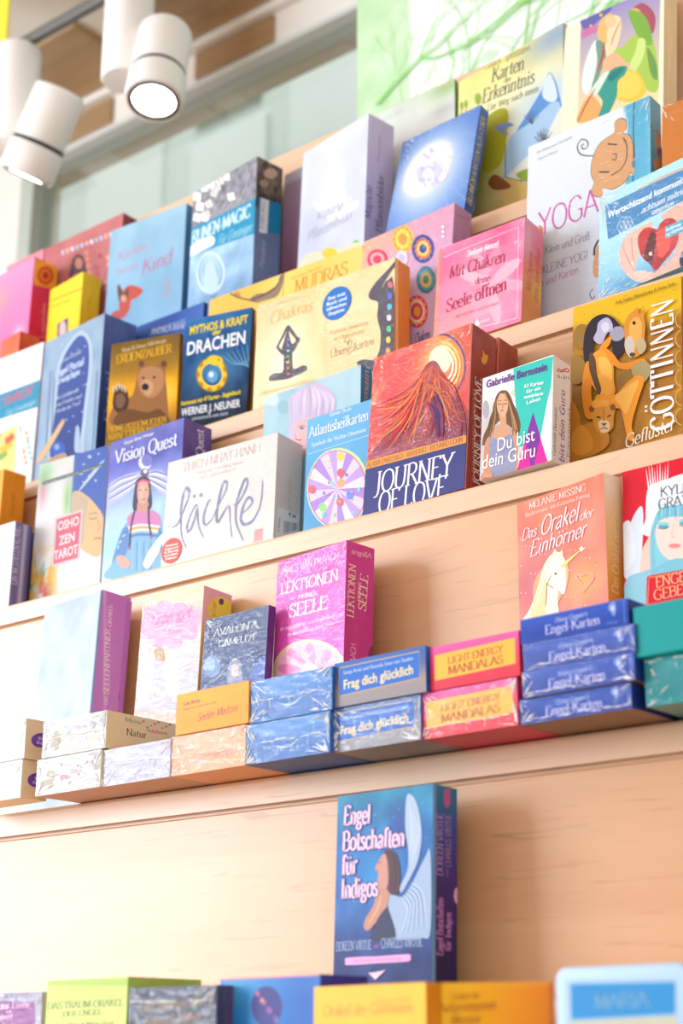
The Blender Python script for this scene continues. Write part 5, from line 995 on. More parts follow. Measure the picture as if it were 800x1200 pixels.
for i in range(9): b.F.line([(338, 250 + i * 8), (385, 216 + i * 9), (440, 200 + i * 6), (470, 190 + i * 3)], 5, ('#6d73b4', '#f2f3fb', '#c9cfe8')[i % 3], True, .7); b.F.line([(500, 192 + i * 4), (534, 186 + i * 8), (578, 200 + i * 10)], 5, ('#6d73b4', '#f2f3fb', '#c9cfe8')[i % 3], True, .7)
b.F.blob([(468, 196), (474, 178), (488, 172), (500, 182), (500, 200), (484, 208)], '#5c5870'); b.F.ell(488, 184, 8, 8, '#f2f0f4')
b.F.blob([(330, 620), (352, 560), (366, 505), (382, 450), (400, 412), (424, 390), (545, 385), (556, 430), (566, 560), (560, 620)], '#7fb2d8')
b.F.blob([(445, 250), (455, 216), (480, 204), (504, 215), (511, 260), (510, 335), (440, 345)], '#33304c')
b.F.blob([(460, 305), (496, 302), (502, 344), (480, 356), (456, 346)], '#c8927e')
b.F.blob([(414, 376), (440, 348), (460, 342), (480, 356), (502, 342), (524, 346), (550, 372), (546, 412), (500, 404), (470, 398), (428, 412)], '#cf7fb4')
b.F.blob([(458, 242), (470, 222), (490, 222), (501, 240), (503, 280), (490, 312), (472, 318), (458, 300), (455, 265)], '#d8a28e'); b.F.blob([(466, 262), (478, 240), (486, 262), (480, 296), (470, 300)], '#e8b8a2')
b.F.line([(453, 236), (478, 220), (506, 230)], 7, '#d0508c', True); b.F.line([(462, 262), (474, 260)], 3, '#4a3038'); b.F.line([(486, 259), (497, 260)], 3, '#4a3038'); b.F.line([(470, 300), (482, 297), (490, 299)], 3.5, '#a8565a', True); b.F.line([(480, 262), (481, 282), (475, 286)], 2.4, '#b07a68', True)
for i, c in enumerate(('#f0e6f0', '#e89a5c', '#f4e2b8', '#9ac0e8', '#5a7cc0')): b.F.line([(420, 416 + i * 9), (470, 404 + i * 9), (548, 412 + i * 9)], 10, c, True)
b.F.blob([(352, 560), (366, 505), (384, 450), (402, 412), (420, 420), (424, 470), (408, 520), (395, 530), (372, 530)], '#5b86c0'); b.F.blob([(545, 412), (556, 440), (560, 500), (520, 540), (496, 520), (530, 470)], '#5b86c0')
for i in range(6): b.F.line([(376 + i * 5, 500 - i * 12), (384 + i * 6, 470 - i * 8)], 5, ('#cfe0f4', '#3f5fa0')[i % 2]); b.F.line([(440 + i * 14, 470), (436 + i * 15, 590)], 4, ('#a4cce6', '#6a98cc')[i % 2])
b.F.blob([(372, 532), (395, 526), (420, 545), (430, 562), (412, 580), (382, 566)], '#dca492'); b.F.blob([(495, 512), (540, 490), (549, 518), (512, 540)], '#dca492'); b.F.blob([(480, 560), (510, 500), (556, 440), (560, 470), (530, 540), (500, 580)], '#dfe8f4')
b.F.line([(450, 325), (434, 390), (428, 440), (424, 492)], 8, '#33304c', True); b.F.line([(502, 325), (503, 390), (510, 430), (512, 448)], 8, '#33304c', True)
for p_ in ((424, 496), (512, 452)): b.F.ell(*p_, 5, 7, '#c0506a')
b.F.crop('d1')
b.F.text('Gayan Silvie Winter', (388, 112), (482, 80), 11, '#e6e6fa', 'b'); b.F.text('Vision Quest', (360, 172), (554, 112), 42, '#f2f2fc', 's', glow='#9aa4e4')
b.S.bg(lambda u, v: ramp(1 - v, '#6a589e', '#5a478e', '#69589c', '#7f74b0') + ((fbm(u * 5, v * 10, 3) - .5) * .12)[..., None]); b.S.text('Vision Quest', (634, 250), (636, 66), 26, '#e2d8f4', 's'); b.done()
b = Box('laechle', GB, 'wide cream box with brush-written grey word and a red sticker', GD, '#e8dccc', front_crop='d2')
b.F.bg(cloud('#e9e2dc', '#f2ede8', 6, 3, .4), 12, 12)
b.F.text('THICH NHAT HANH', (104, 472), (384, 398), 30, '#c9a9a2', 's'); b.F.text('Anregungen für Alltagspausen', (158, 482), (322, 440), 11, '#c9aaa6', 's'); b.F.text('und die Achtsamkeitspraxis', (170, 498), (300, 464), 11, '#c9aaa6', 's')
BR_ = '#8b90b0'; b.F.crop('l1')
for pts in (((88, 452), (130, 420), (165, 340), (203, 240), (200, 196), (180, 190), (165, 230), (150, 320), (148, 420), (155, 510), (185, 585)), ((262, 300), (245, 306), (215, 360), (190, 440), (195, 475), (216, 458), (245, 380), (258, 320), (262, 400), (275, 460), (300, 518)),
            ((350, 275), (335, 272), (310, 340), (300, 410), (320, 430), (362, 388)), ((362, 388), (400, 300), (450, 200), (455, 152), (438, 145), (420, 190), (398, 290), (388, 380), (398, 412), (430, 360), (458, 312), (475, 320), (478, 400), (490, 515)),
            ((500, 297), (530, 290), (580, 200), (595, 142), (578, 128), (555, 180), (525, 270), (515, 360), (525, 440), (568, 540)), ((560, 355), (600, 320), (628, 280), (615, 252), (590, 260), (560, 330), (550, 390), (565, 425), (600, 425), (640, 390), (680, 300), (694, 200), (695, 130))):
    b.F.line(pts, 21, BR_, smooth=True, taper=.55)
b.F.ell(237, 240, 10, 12, BR_); b.F.ell(284, 234, 11, 13, BR_); b.F.crop('d2')
b.F.poly([(362, 680), (396, 672), (394, 720), (360, 730)], '#ecc4c2')
for i in range(4): b.F.line([(366, 688 + i * 10), (392, 681 + i * 10)], 2.5, '#d47a80')
for i in range(3): b.F.line([(368 + i * 11, 682 - i * 3), (367 + i * 11, 726 - i * 3)], 2.2, '#d47a80')
b.F.text('O.W. BARTH', (168, 762), (258, 742), 14, '#e2d6cc', 'n')
b.S.bg(cloud('#ddd2c6', '#e8dfd4', 8, 4, .4)); b.S.text('O.W. BARTH', (494, 606), (498, 500), 14, '#d9b48e', 'n')
b.S.poly([(446, 598), (524, 628), (520, 690), (440, 708)], '#f0f0f2')
rn_ = random.Random(4)
for i in range(15): x_ = 470 + i * 3.4; b.S.line([(x_, 648 + i * .8), (x_ - 1.2, 694 - i * .9)], rn_.choice((1.2, 1.8, 2.4)), '#23242c')
b.S.text('€ 24', (486, 630), (512, 640), 12, '#2a2c38', 'b'); b.S.text('9 783426', (452, 690), (456, 640), 7, '#3a3c48', 'n')
sticker(b, 66, 757, .0145, '#e2362c', ('Erweiterte', 'Ausgabe zum', '90. Geburtstag', 'des Zen-Meisters', 'Neu'), '#fff1ea', 'd2'); b.film(131, 6, None, corners=(0, 2)).done()
b = Box('photo', GB, 'pale blue box with a photo of a white-haired woman, behind the round-wheel box', GD, '#2f78b0', front_crop='d2')
b.F.bg(lambda u, v: ramp(fbm(u * 4, v * 3, 17), '#7fa8b8', '#a8c8d4', '#b8d2dc'), 16, 20)
b.F.crop('w1')
for i in range(7): b.F.ell(60 + (i * 97) % 560, 240 + (i * 61) % 180, 40, 46, ('#c2dce4', '#90b4c2', '#b0ccd8')[i % 3])
b.F.blob([(186, 520), (190, 440), (202, 330), (232, 225), (290, 165), (380, 142), (450, 165), (490, 212), (492, 290), (470, 420), (440, 560), (320, 600), (300, 560), (240, 500), (216, 540)], '#c4b4d0')
b.F.blob([(228, 600), (222, 500), (230, 440), (256, 396), (300, 376), (380, 380), (420, 460), (400, 600)], '#e2aeb0'); b.F.blob([(240, 560), (236, 480), (250, 470), (262, 520)], '#eabfbe')
rn_ = random.Random(31)
for i in range(30):
    x_ = 205 + i * 9.6; b.F.line([(330 + (x_ - 340) * .62, 152 + abs(i - 16) * 3.2), (x_ + (x_ - 340) * .1, 250), (x_ - 8, 330 + rn_.uniform(20, 60) + (40 if i < 4 or i > 18 else 0))], rn_.uniform(8, 15), rn_.choice(('#cfc1da', '#bcadcc', '#d6cae0', '#c9bad6')), True, .8)
b.F.line([(255, 436), (276, 426), (300, 428)], 6, '#a08088', True); b.F.ell(278, 442, 13, 8, '#6a7898'); b.F.ell(278, 442, 5, 5, '#3c4458'); b.F.line([(236, 512), (252, 522), (276, 520)], 8, '#c85a68', True); b.F.line([(240, 470), (232, 492), (246, 498)], 4, '#cc9296', True)
b.S.bg(vgrad('#3a86b8', '#2a6ca6', '#24649c')); b.S.text('Saint Germain', (766, 420), (776, 108), 22, '#e8a860', 'c', .2); b.done()
b = Box('atlantis', GB, 'sky blue card set with a pastel spoked wheel, leaning left of the red volcano box', GD, '#4a90c4', front_crop='d2')
b.F.bg(vgrad('#6bb0dc', '#62a8d8', '#5a9fd0', '#5a9ccc', n=.03)); b.F.ell(664, 532, 112, 146, '#cfe09a', .06); b.F.ell(662, 534, 104, 138, '#e8dcec', .06)
for i in range(20):
    a0, a1 = 2 * math.pi * i / 20, 2 * math.pi * (i + 1) / 20; c_ = lambda an: (662 + 104 * math.cos(an), 534 + 138 * math.sin(an) - .06 * 104 * math.cos(an))
    b.F.poly([(662, 534), c_(a0), c_((a0 + a1) / 2), c_(a1)], ('#a888d4', '#e8c8dc', '#b89cdc', '#f0d6d8')[i % 4])
b.F.ring(662, 534, 104, 138, 4, '#c878b4', .0); rn_ = random.Random(9)
for i in range(26):
    an, rr = rn_.uniform(0, 6.28), rn_.uniform(.2, .92); b.F.ell(662 + 104 * rr * math.cos(an), 534 + 138 * rr * math.sin(an), *(lambda r: (r, r * 1.15))(rn_.choice((4, 6, 8, 14))), rn_.choice(('#e06a7a', '#6f8fd8', '#f0d060', '#7cc8c0', '#f0a878', '#9ad08a', '#8fd0ea')), n=14)
b.F.line([(556, 410), (780, 340)], 1.5, '#d8e8f4'); b.F.text('Sabine Skala', (634, 274), (714, 250), 14, '#eaf4fa', 's'); b.F.text('Atlantisheilkarten', (562, 350), (776, 284), 38, '#f2f8fc', 's'); b.F.text('Symbole der fünften Dimension', (570, 384), (768, 326), 15, '#e8f2fa', 's'); b.S.bg('#4486ba'); b.done()
def journey(key, label, spine):
    b = Box(key, GB, label, GD, '#8c2a24', 'red volcano boxes', front_crop='d3')
    def fj(u, v):
        n1 = fbm(u * 6, v * 7, 2); n2 = fbm(u * 18 - v * 9, v * 14 + u * 6, 5)
        c = ramp(n1, '#da362c', '#e64a40', '#d43c46', '#ea5436'); c = over(c, '#7a3a6a', np.clip((n2 - .5) * 3, 0, .6) * np.clip((.75 - v) * 2, 0, 1))
        d = np.hypot((u - .68) * 1.0, (v - .84) * 1.25); c = over(c, '#ee8a3a', .85 * np.exp(-(d / .26) ** 2)); c = over(c, '#fbe6a0', .95 * np.exp(-(d / .13) ** 2))
        return over(c, '#f2b070', np.clip((n2 - .66) * 5, 0, .7))
    b.F.bg(fj, 44, 56)
    for k_, (r_, c_) in enumerate(((128, '#c65a3a'), (112, '#5a3a78'), (100, '#e8883c'), (86, '#f6c45c'), (70, '#fae2a0'), (54, '#fff6d8'))): b.F.ring(334, 170, r_ * .72, r_ * .95, 7, c_, a0=-95, a1=75)
    b.F.ell(330, 150, 36, 46, '#fdf0c4')
    b.F.blob([(90, 500), (130, 420), (190, 330), (240, 240), (275, 178), (300, 152), (322, 160), (345, 200), (385, 260), (426, 330), (420, 420), (250, 470)], lambda u, v: over(ramp(1 - v, '#d8483a', '#cc443e', '#b43e48', '#94385a', '#7e3658') + ((fbm(u * 20, v * 8, 6) - .5) * .3)[..., None], '#5a2f58', .6 * np.clip((fbm(u * 9, v * 9, 3) - .4) * 4, 0, 1)))
    rn = random.Random(3)
    for i in range(46):
        x0, y0 = 300 + rn.uniform(-8, 22), 160 + rn.uniform(0, 30); x1 = rn.uniform(95, 425); y1 = 480 - (x1 - 90) * .2 - rn.uniform(0, 130)
        b.F.line([(x0, y0), ((x0 + x1) / 2 + rn.uniform(-10, 30), (y0 + y1) / 2 + rn.uniform(-20, 20)), (x1, y1)], rn.uniform(1.5, 4.5), rn.choice(('#e8793a', '#d4503a', '#6a2c50', '#f0a04a', '#8a3044', '#e4542e')), True, .9)
    for i in range(40):
        u_ = rn.random(); x0, y0 = 285 - u_ * 40, 185 + u_ * 70; x1 = rn.uniform(92, 230); y1 = rn.uniform(300, 470)
        b.F.line([(x0, y0), (x0 - (x0 - x1) * .35 + rn.uniform(-6, 6), y0 + (y1 - y0) * .5 + rn.uniform(0, 22)), (x1, y1)], rn.uniform(2, 6), rn.choice(('#e0402e', '#ee7a40', '#d63a44', '#f09a50', '#c83048', '#a83a58')), True, .9)
    for i in range(14): x_ = rn.uniform(300, 410); b.F.line([(x_ - 20, 250 + rn.uniform(0, 60)), (x_, 330), (x_ + rn.uniform(-14, 18), 410)], rn.uniform(5, 11), rn.choice(('#5a2c4e', '#6e3050', '#48306a', '#8a3a50')), True, .9)
    for i in range(5): b.F.line([(150 + i * 30, 330 - i * 8), (230 + i * 30, 210 + i * 12), (330 + i * 16, 250 + i * 24), (420, 220 + i * 34)], 2, '#d87a4a', True, .6)
    b.F.poly([(70, 494), (420, 402), (420, 428), (70, 522)], '#d9954e'); b.F.text('ALANA FAIRCHILD · RASSOULI · RICHARD COHN'.replace('·', '-'), (88, 512), (408, 424), 15, '#7a3f28', 's')
    b.F.poly([(60, 524), (440, 424), (440, 700), (60, 720)], lambda u, v: ramp(np.clip(fbm(u * 9, v * 30, 5), 0, 1), '#4a4a82', '#3a3f7c', '#4a4684'))
    b.F.text('JOURNEY', (112, 600), (374, 535), 70, '#f4eef0', 's'); b.F.text('OF LOVE', (124, 668), (352, 612), 70, '#f4eef0', 's')
    b.S.bg(lambda u, v: over(ramp(1 - v, '#a03c2c', '#942e2a', '#8a2c2e', '#9c3a34') + ((fbm(u * 4, v * 12, 8) - .5) * .16)[..., None], '#e8c8b8', 1. * (u < .03)))
    b.S.blob([(474, 116), (480, 130), (490, 136), (486, 158), (476, 164), (468, 152), (472, 136)], '#e8a02c'); b.S.text('ALANA FAIRCHILD - RASSOULI', (446, 560), (450, 250), 11, '#d8a078', 's'); b.S.text('JOURNEY OF LOVE', (462, 575), (468, 215), 24, '#f0e4e0', 's')
    b.film(141 if spine else 142, 10, None, corners=(0, 1)).done(); return b
journey('journey1', 'large red volcano picture box with blue title band, foremost of the two alike', True)
journey('journey2', 'second red box showing only its spine behind the volcano picture box', False)
b = Box('guru', GB, 'white and teal box with a long-haired woman and purple lettering', GD, '#e8e2e0', front_crop='d3')
b.F.bg(lambda u, v: over(ramp(1 - v, '#f2eff0', '#e8e4e6', '#d2d0d4', '#c8c4c8'), '#a89c9c', .5 * spot2(u, v, .1, .5, .2, .3)), 14, 20)
b.F.crop('f1')
b.F.ell(95, 470, 26, 70, '#a8a4ac'); b.F.ell(318, 340, 24, 30, '#c2d0c4')
b.F.poly([(308, 150), (620, 50), (604, 290), (576, 400), (522, 690), (463, 490), (420, 760), (350, 760)], '#35bfb2'); b.F.poly([(604, 290), (600, 930), (584, 910), (520, 690), (576, 400)], '#e6e4ea')
b.F.poly([(520, 690), (592, 925), (320, 1010), (404, 700), (463, 600)], '#dc2299'); b.F.poly([(463, 490), (522, 690), (455, 960), (402, 700)], '#7d2f9c')
HR = '#6e4c34'
b.F.blob([(225, 320), (260, 326), (290, 370), (312, 430), (346, 500), (366, 600), (340, 690), (290, 690), (250, 650), (240, 560), (200, 560), (150, 620), (130, 700), (70, 755), (75, 680), (110, 600), (125, 540), (150, 470), (170, 380), (195, 335)], HR)
b.F.blob([(200, 510), (250, 510), (256, 580), (304, 620), (338, 680), (330, 780), (130, 780), (126, 690), (158, 612), (205, 580)], '#cf9a78')
b.F.blob([(132, 680), (92, 720), (76, 850), (80, 960), (120, 985), (134, 900), (136, 780)], '#c98e6c'); b.F.blob([(326, 680), (346, 760), (342, 900), (300, 985), (276, 930), (312, 840), (306, 740)], '#c98e6c')
b.F.blob([(132, 690), (180, 704), (230, 694), (292, 662), (318, 760), (324, 930), (240, 1010), (150, 1010), (128, 900), (120, 780)], lambda u, v: ramp(np.clip(fbm(u * 26, v * 26, 4), 0, 1), '#7c80a4', '#a2a4c2'))
b.F.line([(160, 696), (186, 570)], 6, '#a2a4c2'); b.F.line([(300, 668), (270, 590)], 6, '#a2a4c2')
b.F.blob([(225, 344), (255, 364), (268, 420), (262, 480), (240, 522), (215, 526), (190, 490), (180, 430), (188, 375), (205, 350)], lambda u, v: np.where((u < .205)[..., None], hx('#c98f70'), hx('#dba888')) + 0 * u[..., None])
rn_ = random.Random(12)
for i in range(26):
    sd = -1 if i % 2 else 1; t0 = rn_.uniform(0, 1); b.F.line([(224 + sd * (8 + 26 * t0), 330 + 20 * t0), (224 + sd * (52 + 14 * t0), 430), (226 + sd * (60 + 30 * t0) + 8, 530), (222 + sd * (70 + 55 * t0) + 10, 640 + rn_.uniform(-30, 50))], rn_.uniform(6, 13), rn_.choice(('#8f6642', '#b08654', '#5c3f2c', '#c49a64', '#7a573c')), True, .7)
b.F.line([(190, 426), (204, 432), (216, 428)], 5, '#54362c', True); b.F.line([(236, 424), (248, 428), (260, 420)], 5, '#54362c', True); b.F.line([(188, 408), (202, 402), (216, 406)], 4, '#7a5440', True); b.F.line([(234, 402), (248, 397), (262, 402)], 4, '#7a5440', True)
b.F.line([(226, 420), (228, 452), (220, 460)], 4, '#b07a60', True); b.F.line([(206, 482), (220, 478), (236, 480)], 9, '#b8605e', True, .7)
b.F.blob([(60, 985), (90, 955), (130, 950), (150, 985), (120, 1030), (60, 1040)], '#c98e6c')
for i in range(4): b.F.line([(90 + i * 15, 975), (84 + i * 16, 1005)], 9, '#d8a080'); b.F.ell(86 + i * 16, 1008, 5, 6, '#b8304a', n=8)
b.F.blob([(320, 960), (350, 930), (372, 950), (350, 985), (316, 990)], '#c01f55'); b.F.crop('d3')
b.F.text('Gabrielle Bernstein', (484, 244), (688, 184), 26, '#6a3594', 'b')
for i, t_ in enumerate(('62 Karten', 'für ein', 'wunderbares', 'Leben')): b.F.text(t_, (620 - (8 if len(t_) > 8 else 0), 244 + i * 18.5), (668 + (8 if len(t_) > 8 else 0), 231 + i * 18), 12, '#eafaf6', 'b')
b.F.text('Du bist', (520, 458), (648, 420), 46, '#fdfbfc', 'n'); b.F.text('dein Guru', (470, 516), (648, 474), 46, '#fdfbfc', 'n')
b.S.bg(vgrad('#ece6e4', '#e2dad8', n=.02)); b.S.text('Gabrielle Bernstein', (716, 474), (722, 312), 12, '#3a3038', 'c', .2); b.S.text('Du bist dein Guru', (744, 560), (748, 256), 22, '#6a2a80', 'n'); b.S.text('Kartenset', (760, 480), (764, 310), 8, '#8a6a8a', 'n')
b.S.line([(722, 182), (732, 190), (742, 182), (752, 190), (762, 186), (752, 178), (740, 190), (728, 180), (722, 188)], 3, '#d03a4a', True); b.S.text('0-3/1', (722, 210), (762, 216), 11, '#4a444c', 'n'); b.done()
b = Box('goett', GB, 'golden brown box with nude figure, lioness and horse, white vertical title at the right', GD, '#b5832c', front_crop='c5')
b.F.bg(lambda u, v: over(over(ramp(fbm(u * 7, v * 9, 3), '#c8922e', '#b88228', '#a06c24', '#d09c3e'), '#e0b422', np.clip((v - .83 + .10 * np.sin(u * 2.2)) * 12, 0, 1)), '#7c5a24', .5 * spot2(u, v, .12, .45, .2, .3)), 36, 46)
rn_ = random.Random(6)
for i in range(220): b.F.ell(rn_.uniform(404, 800), rn_.uniform(290, 920), 1.6, 1.6, rn_.choice(('#8a6420', '#d0a440', '#6e4e1c', '#c8963a')), n=5)
b.F.text('Amy Sophia Marashinsky & Hrana Janto', (560, 366), (778, 294), 13, '#5c4512', 's')
for q in ((440, 480, 30), (420, 600, 36), (600, 640, 30), (620, 520, 24)): b.F.ell(q[0], q[1], q[2], q[2] * 1.5, '#967032', n=14)
b.F.blob([(596, 500), (592, 450), (604, 410), (624, 390), (640, 376), (648, 400), (668, 380), (664, 410), (668, 440), (664, 500), (650, 545), (624, 556), (606, 540)], '#d28a34'); b.F.blob([(614, 430), (640, 410), (656, 440), (650, 500), (634, 520), (612, 480)], '#e8a850')
b.F.blob([(594, 500), (614, 478), (630, 520), (620, 556), (600, 540)], '#c6bcae'); b.F.blob([(634, 500), (660, 486), (672, 520), (650, 545)], '#b9a884'); b.F.ell(628, 432, 6, 7, '#2c2020'); b.F.ell(622, 546, 10, 8, '#4a4440')
b.F.blob([(448, 560), (446, 500), (456, 450), (480, 415), (515, 400), (548, 410), (576, 440), (592, 480), (590, 530), (560, 560), (548, 520), (540, 470), (500, 470), (480, 520), (490, 600), (508, 660), (500, 670), (470, 620)], '#2e2632')
b.F.blob([(540, 470), (560, 446), (588, 450), (592, 480), (574, 496), (552, 494)], '#9c98ac')
b.F.blob([(500, 430), (530, 412), (548, 430), (550, 456), (530, 470), (516, 500), (502, 508), (482, 490), (494, 460)], '#b4aecb'); b.F.blob([(510, 440), (530, 428), (540, 450), (520, 466)], '#cfcbe0')
b.F.blob([(510, 510), (530, 490), (548, 478), (540, 510), (524, 528), (530, 545), (500, 545)], '#e09030')
b.F.blob([(468, 560), (500, 530), (530, 540), (552, 575), (556, 640), (560, 680), (540, 700), (510, 694), (480, 660), (464, 610)], '#eb9a30'); b.F.blob([(500, 560), (526, 556), (546, 590), (548, 640), (530, 640), (508, 610)], '#f6ba55'); b.F.blob([(498, 620), (528, 624), (552, 654), (540, 690), (506, 690)], '#f0a840')
b.F.blob([(520, 520), (550, 540), (580, 575), (620, 572), (662, 560), (680, 590), (640, 596), (590, 600), (556, 586), (534, 556)], '#e08c28'); b.F.blob([(620, 590), (660, 570), (690, 590), (672, 640), (640, 650), (624, 620)], '#a89a68')
b.F.blob([(462, 570), (448, 600), (440, 680), (450, 760), (470, 780), (486, 760), (474, 690), (478, 620)], '#e08a26')
b.F.blob([(496, 690), (560, 690), (600, 650), (642, 620), (664, 640), (640, 720), (620, 800), (630, 850), (606, 850), (590, 780), (574, 740), (520, 756), (480, 760)], '#ee9a2e'); b.F.blob([(560, 700), (610, 656), (646, 640), (624, 700), (600, 760), (580, 730)], '#f7bb58')
b.F.blob([(470, 540), (488, 560), (496, 620), (510, 670), (500, 690), (480, 640), (466, 590)], '#5a4430')
b.F.blob([(400, 720), (430, 756), (440, 800), (470, 790), (520, 800), (540, 860), (500, 900), (440, 920), (396, 915)], '#c4812c'); b.F.blob([(408, 830), (440, 800), (470, 830), (480, 880), (440, 908), (404, 890)], '#d99338')
b.F.blob([(474, 740), (496, 724), (520, 728), (540, 726), (560, 736), (556, 770), (552, 810), (530, 828), (504, 830), (484, 800)], '#d8943e'); b.F.blob([(500, 790), (520, 782), (540, 792), (536, 822), (510, 826)], '#ead0a4'); b.F.ell(476, 742, 10, 12, '#8a5a24'); b.F.ell(552, 736, 10, 12, '#8a5a24')
b.F.line([(494, 770), (508, 774)], 5, '#3c2a1c'); b.F.line([(532, 770), (546, 764)], 5, '#3c2a1c'); b.F.poly([(510, 794), (532, 792), (521, 806)], '#8a5a3c'); b.F.line([(508, 816), (520, 810), (534, 814)], 3, '#4a3424', True); b.F.line([(518, 740), (520, 786)], 4, '#b47828')
b.F.blob([(478, 716), (500, 706), (530, 708), (540, 722), (516, 730), (500, 738), (480, 736)], '#f0a440')
for i in range(5): b.F.line([(492 + i * 9, 712), (496 + i * 9, 734)], 5, '#f3b04c')
b.F.text('GÖTTINNEN', (770, 806), (768, 336), 80, '#f6f2f4', 'D'); b.F.text('Geflüster', (596, 884), (776, 816), 44, '#fbf5e8', 'c', .25)
for i in range(6): b.F.ring(800, 420 + i * 70, 22, 30, 3, '#d2a860', a0=90, a1=270)
b.S.bg(vgrad('#a87a2c', '#9c6c24')); b.done()

# ================================================================== fourth tier
b = Box('white_tarot', GB, 'white card set with a teal title band at the left edge of the fourth tier', GD, '#eceaea', front_crop='c3')
b.F.bg('#f1f0f0'); b.F.poly([(-60, 616), (126, 548), (120, 632), (-60, 690)], '#2a96bc'); b.F.text('RITE TAROT', (-60, 660), (104, 592), 28, '#d8566a', 'S'); b.F.text('Für Einsteiger', (18, 662), (112, 622), 17, '#bfe2ee', 'c', .2)
b.F.poly([(-40, 740), (52, 690), (46, 840), (-40, 880)], '#f2dc84'); b.F.poly([(60, 690), (112, 668), (100, 830), (50, 850)], '#e6ece8')
for i in range(14): b.F.ell(-6 + (i * 37) % 52, 720 + (i * 29) % 110, 7, 12, ('#e86a4a', '#f0c040', '#8ab858', '#f4e8a0')[i % 4], n=10); b.F.ell(64 + (i * 23) % 36, 700 + (i * 31) % 110, 4, 7, ('#8cc0d8', '#e89a5a', '#c8d8b0')[i % 3], n=8)
b.S.bg('#e6e6e6'); b.done()
b = Box('redorange', GB, 'orange-red box peeping over the white card set at the left edge', GD, '#e06038')
b.F.bg(vgrad('#e8684a', '#e07a48')); b.S.bg(lambda u, v: over(ramp(u, '#d8402c', '#e05a30', '#e87040'), '#f09048', .5 * spot2(u, v, .3, .97, .2, .03))); b.done()
b = Box('arch', GB, 'blue-grey box with a gothic stone arch over a starry sky', GD, '#4b5f9c', front_crop='c3')
b.F.bg(lambda u, v: ramp(fbm(u * 9, v * 8, 5), '#7f9cc0', '#96b0cc', '#a9c0d6'), 26, 36)
arch_ = [(150, 800), (168, 600), (180, 500), (208, 440), (250, 395), (282, 420), (288, 500), (274, 620), (262, 730), (250, 790)]
b.F.blob(arch_, '#b4c8dc', n=4); b.F.blob([(160, 800), (178, 600), (190, 505), (214, 450), (248, 410), (274, 430), (278, 505), (264, 620), (252, 730), (242, 790)], lambda u, v: ramp(1 - v, '#3f5aa8', '#34509e', '#2a4290', '#1f2f70'), n=4)
for i in range(26): b.F.ell(195 + (i * 37) % 78, 440 + (i * 61) % 280, 1.6 + i % 3 * .6, 2, '#d8e4f6', n=6)
for x_ in (142, 156, 288, 304): b.F.line([(x_, 790), (x_ + 16, 520)], 5, '#6b88ae')
b.F.text('Franziska Krattinger', (184, 500), (256, 462), 11, '#d8e2f2', 'n')
b.F.text('Engel Portal', (172, 542), (262, 500), 22, '#d8e6fa', 's', glow='#a8c4f0'); b.F.text('Erwachen', (174, 566), (250, 530), 20, '#d8e6fa', 's', glow='#a8c4f0'); b.F.text('des Lichtkreises', (176, 612), (246, 584), 12, '#c8d6ee', 's'); b.F.text('vom Finden und', (172, 634), (256, 602), 11, '#c8d6ee', 's'); b.F.text('Öffnen der Tore', (170, 656), (252, 624), 11, '#c8d6ee', 's')
b.F.blob([(116, 800), (120, 790), (190, 680), (200, 674), (198, 690), (140, 790), (122, 806)], '#d8b488'); b.F.ell(184, 768, 22, 28, '#2a58b8'); b.F.ell(178, 758, 8, 10, '#7fa4e0'); b.F.blob([(150, 800), (200, 776), (206, 800), (150, 826)], '#b89070'); b.F.blob([(234, 770), (236, 710), (244, 690), (250, 710), (252, 770)], '#a8bcd8')
b.S.bg(lambda u, v: ramp(1 - v, '#5d6fa8', '#3f5494', '#384c8c', '#2c3c78') + ((fbm(u * 5, v * 8, 4) - .5) * .12)[..., None]); b.S.text('Portal', (338, 680), (344, 520), 14, '#8fa4d0', 's'); b.done()
b = Box('erden', GB, 'brown and gold box with a waving bear on its front', GD, '#7d6326', front_crop='c3')
b.F.bg(lambda u, v: over(over(ramp(1 - v, '#7a5c24', '#8a6a2a', '#a87c28', '#e8a81c', '#f0b020', '#d89428', '#8a6628', '#94702c', '#8a6a2a') + ((fbm(u * 8, v * 8, 6) - .5) * .1)[..., None], '#fbd65a', .7 * spot2(u, v, .85, .52, .15, .1)), '#6c4c1c', np.clip((.16 - v) * 30, 0, 1) * .7), 24, 32)
b.F.blob([(352, 690), (350, 640), (374, 610), (410, 600), (424, 560), (432, 510), (436, 490), (452, 488), (470, 505), (494, 498), (512, 486), (522, 500), (516, 530), (520, 570), (524, 620), (526, 660), (520, 690)], '#9a6a3e')
b.F.blob([(430, 540), (446, 512), (480, 506), (508, 520), (512, 560), (496, 590), (470, 604), (442, 590)], '#b8845a'); b.F.blob([(442, 560), (458, 546), (478, 560), (474, 590), (456, 596)], '#c89c74'); b.F.ell(454, 570, 11, 11, '#2c2226'); b.F.ell(448, 542, 4, 4, '#241a18'); b.F.ell(482, 540, 4, 4, '#241a18'); b.F.ell(442, 498, 8, 10, '#6a4628'); b.F.ell(512, 498, 9, 10, '#6a4628')
b.F.blob([(354, 600), (360, 575), (380, 570), (398, 585), (402, 620), (390, 650), (366, 650), (352, 628)], '#4a3428'); b.F.blob([(362, 600), (380, 590), (392, 610), (380, 636), (364, 630)], '#7a5a48')
for i in range(5): b.F.line([(356 + i * 9, 588 - (2 - abs(i - 2)) * 5), (353 + i * 9, 568 - (2 - abs(i - 2)) * 5)], 4, '#d8cbb8')
b.F.blob([(362, 690), (372, 650), (410, 640), (460, 650), (500, 640), (524, 690)], '#6f4a2a')
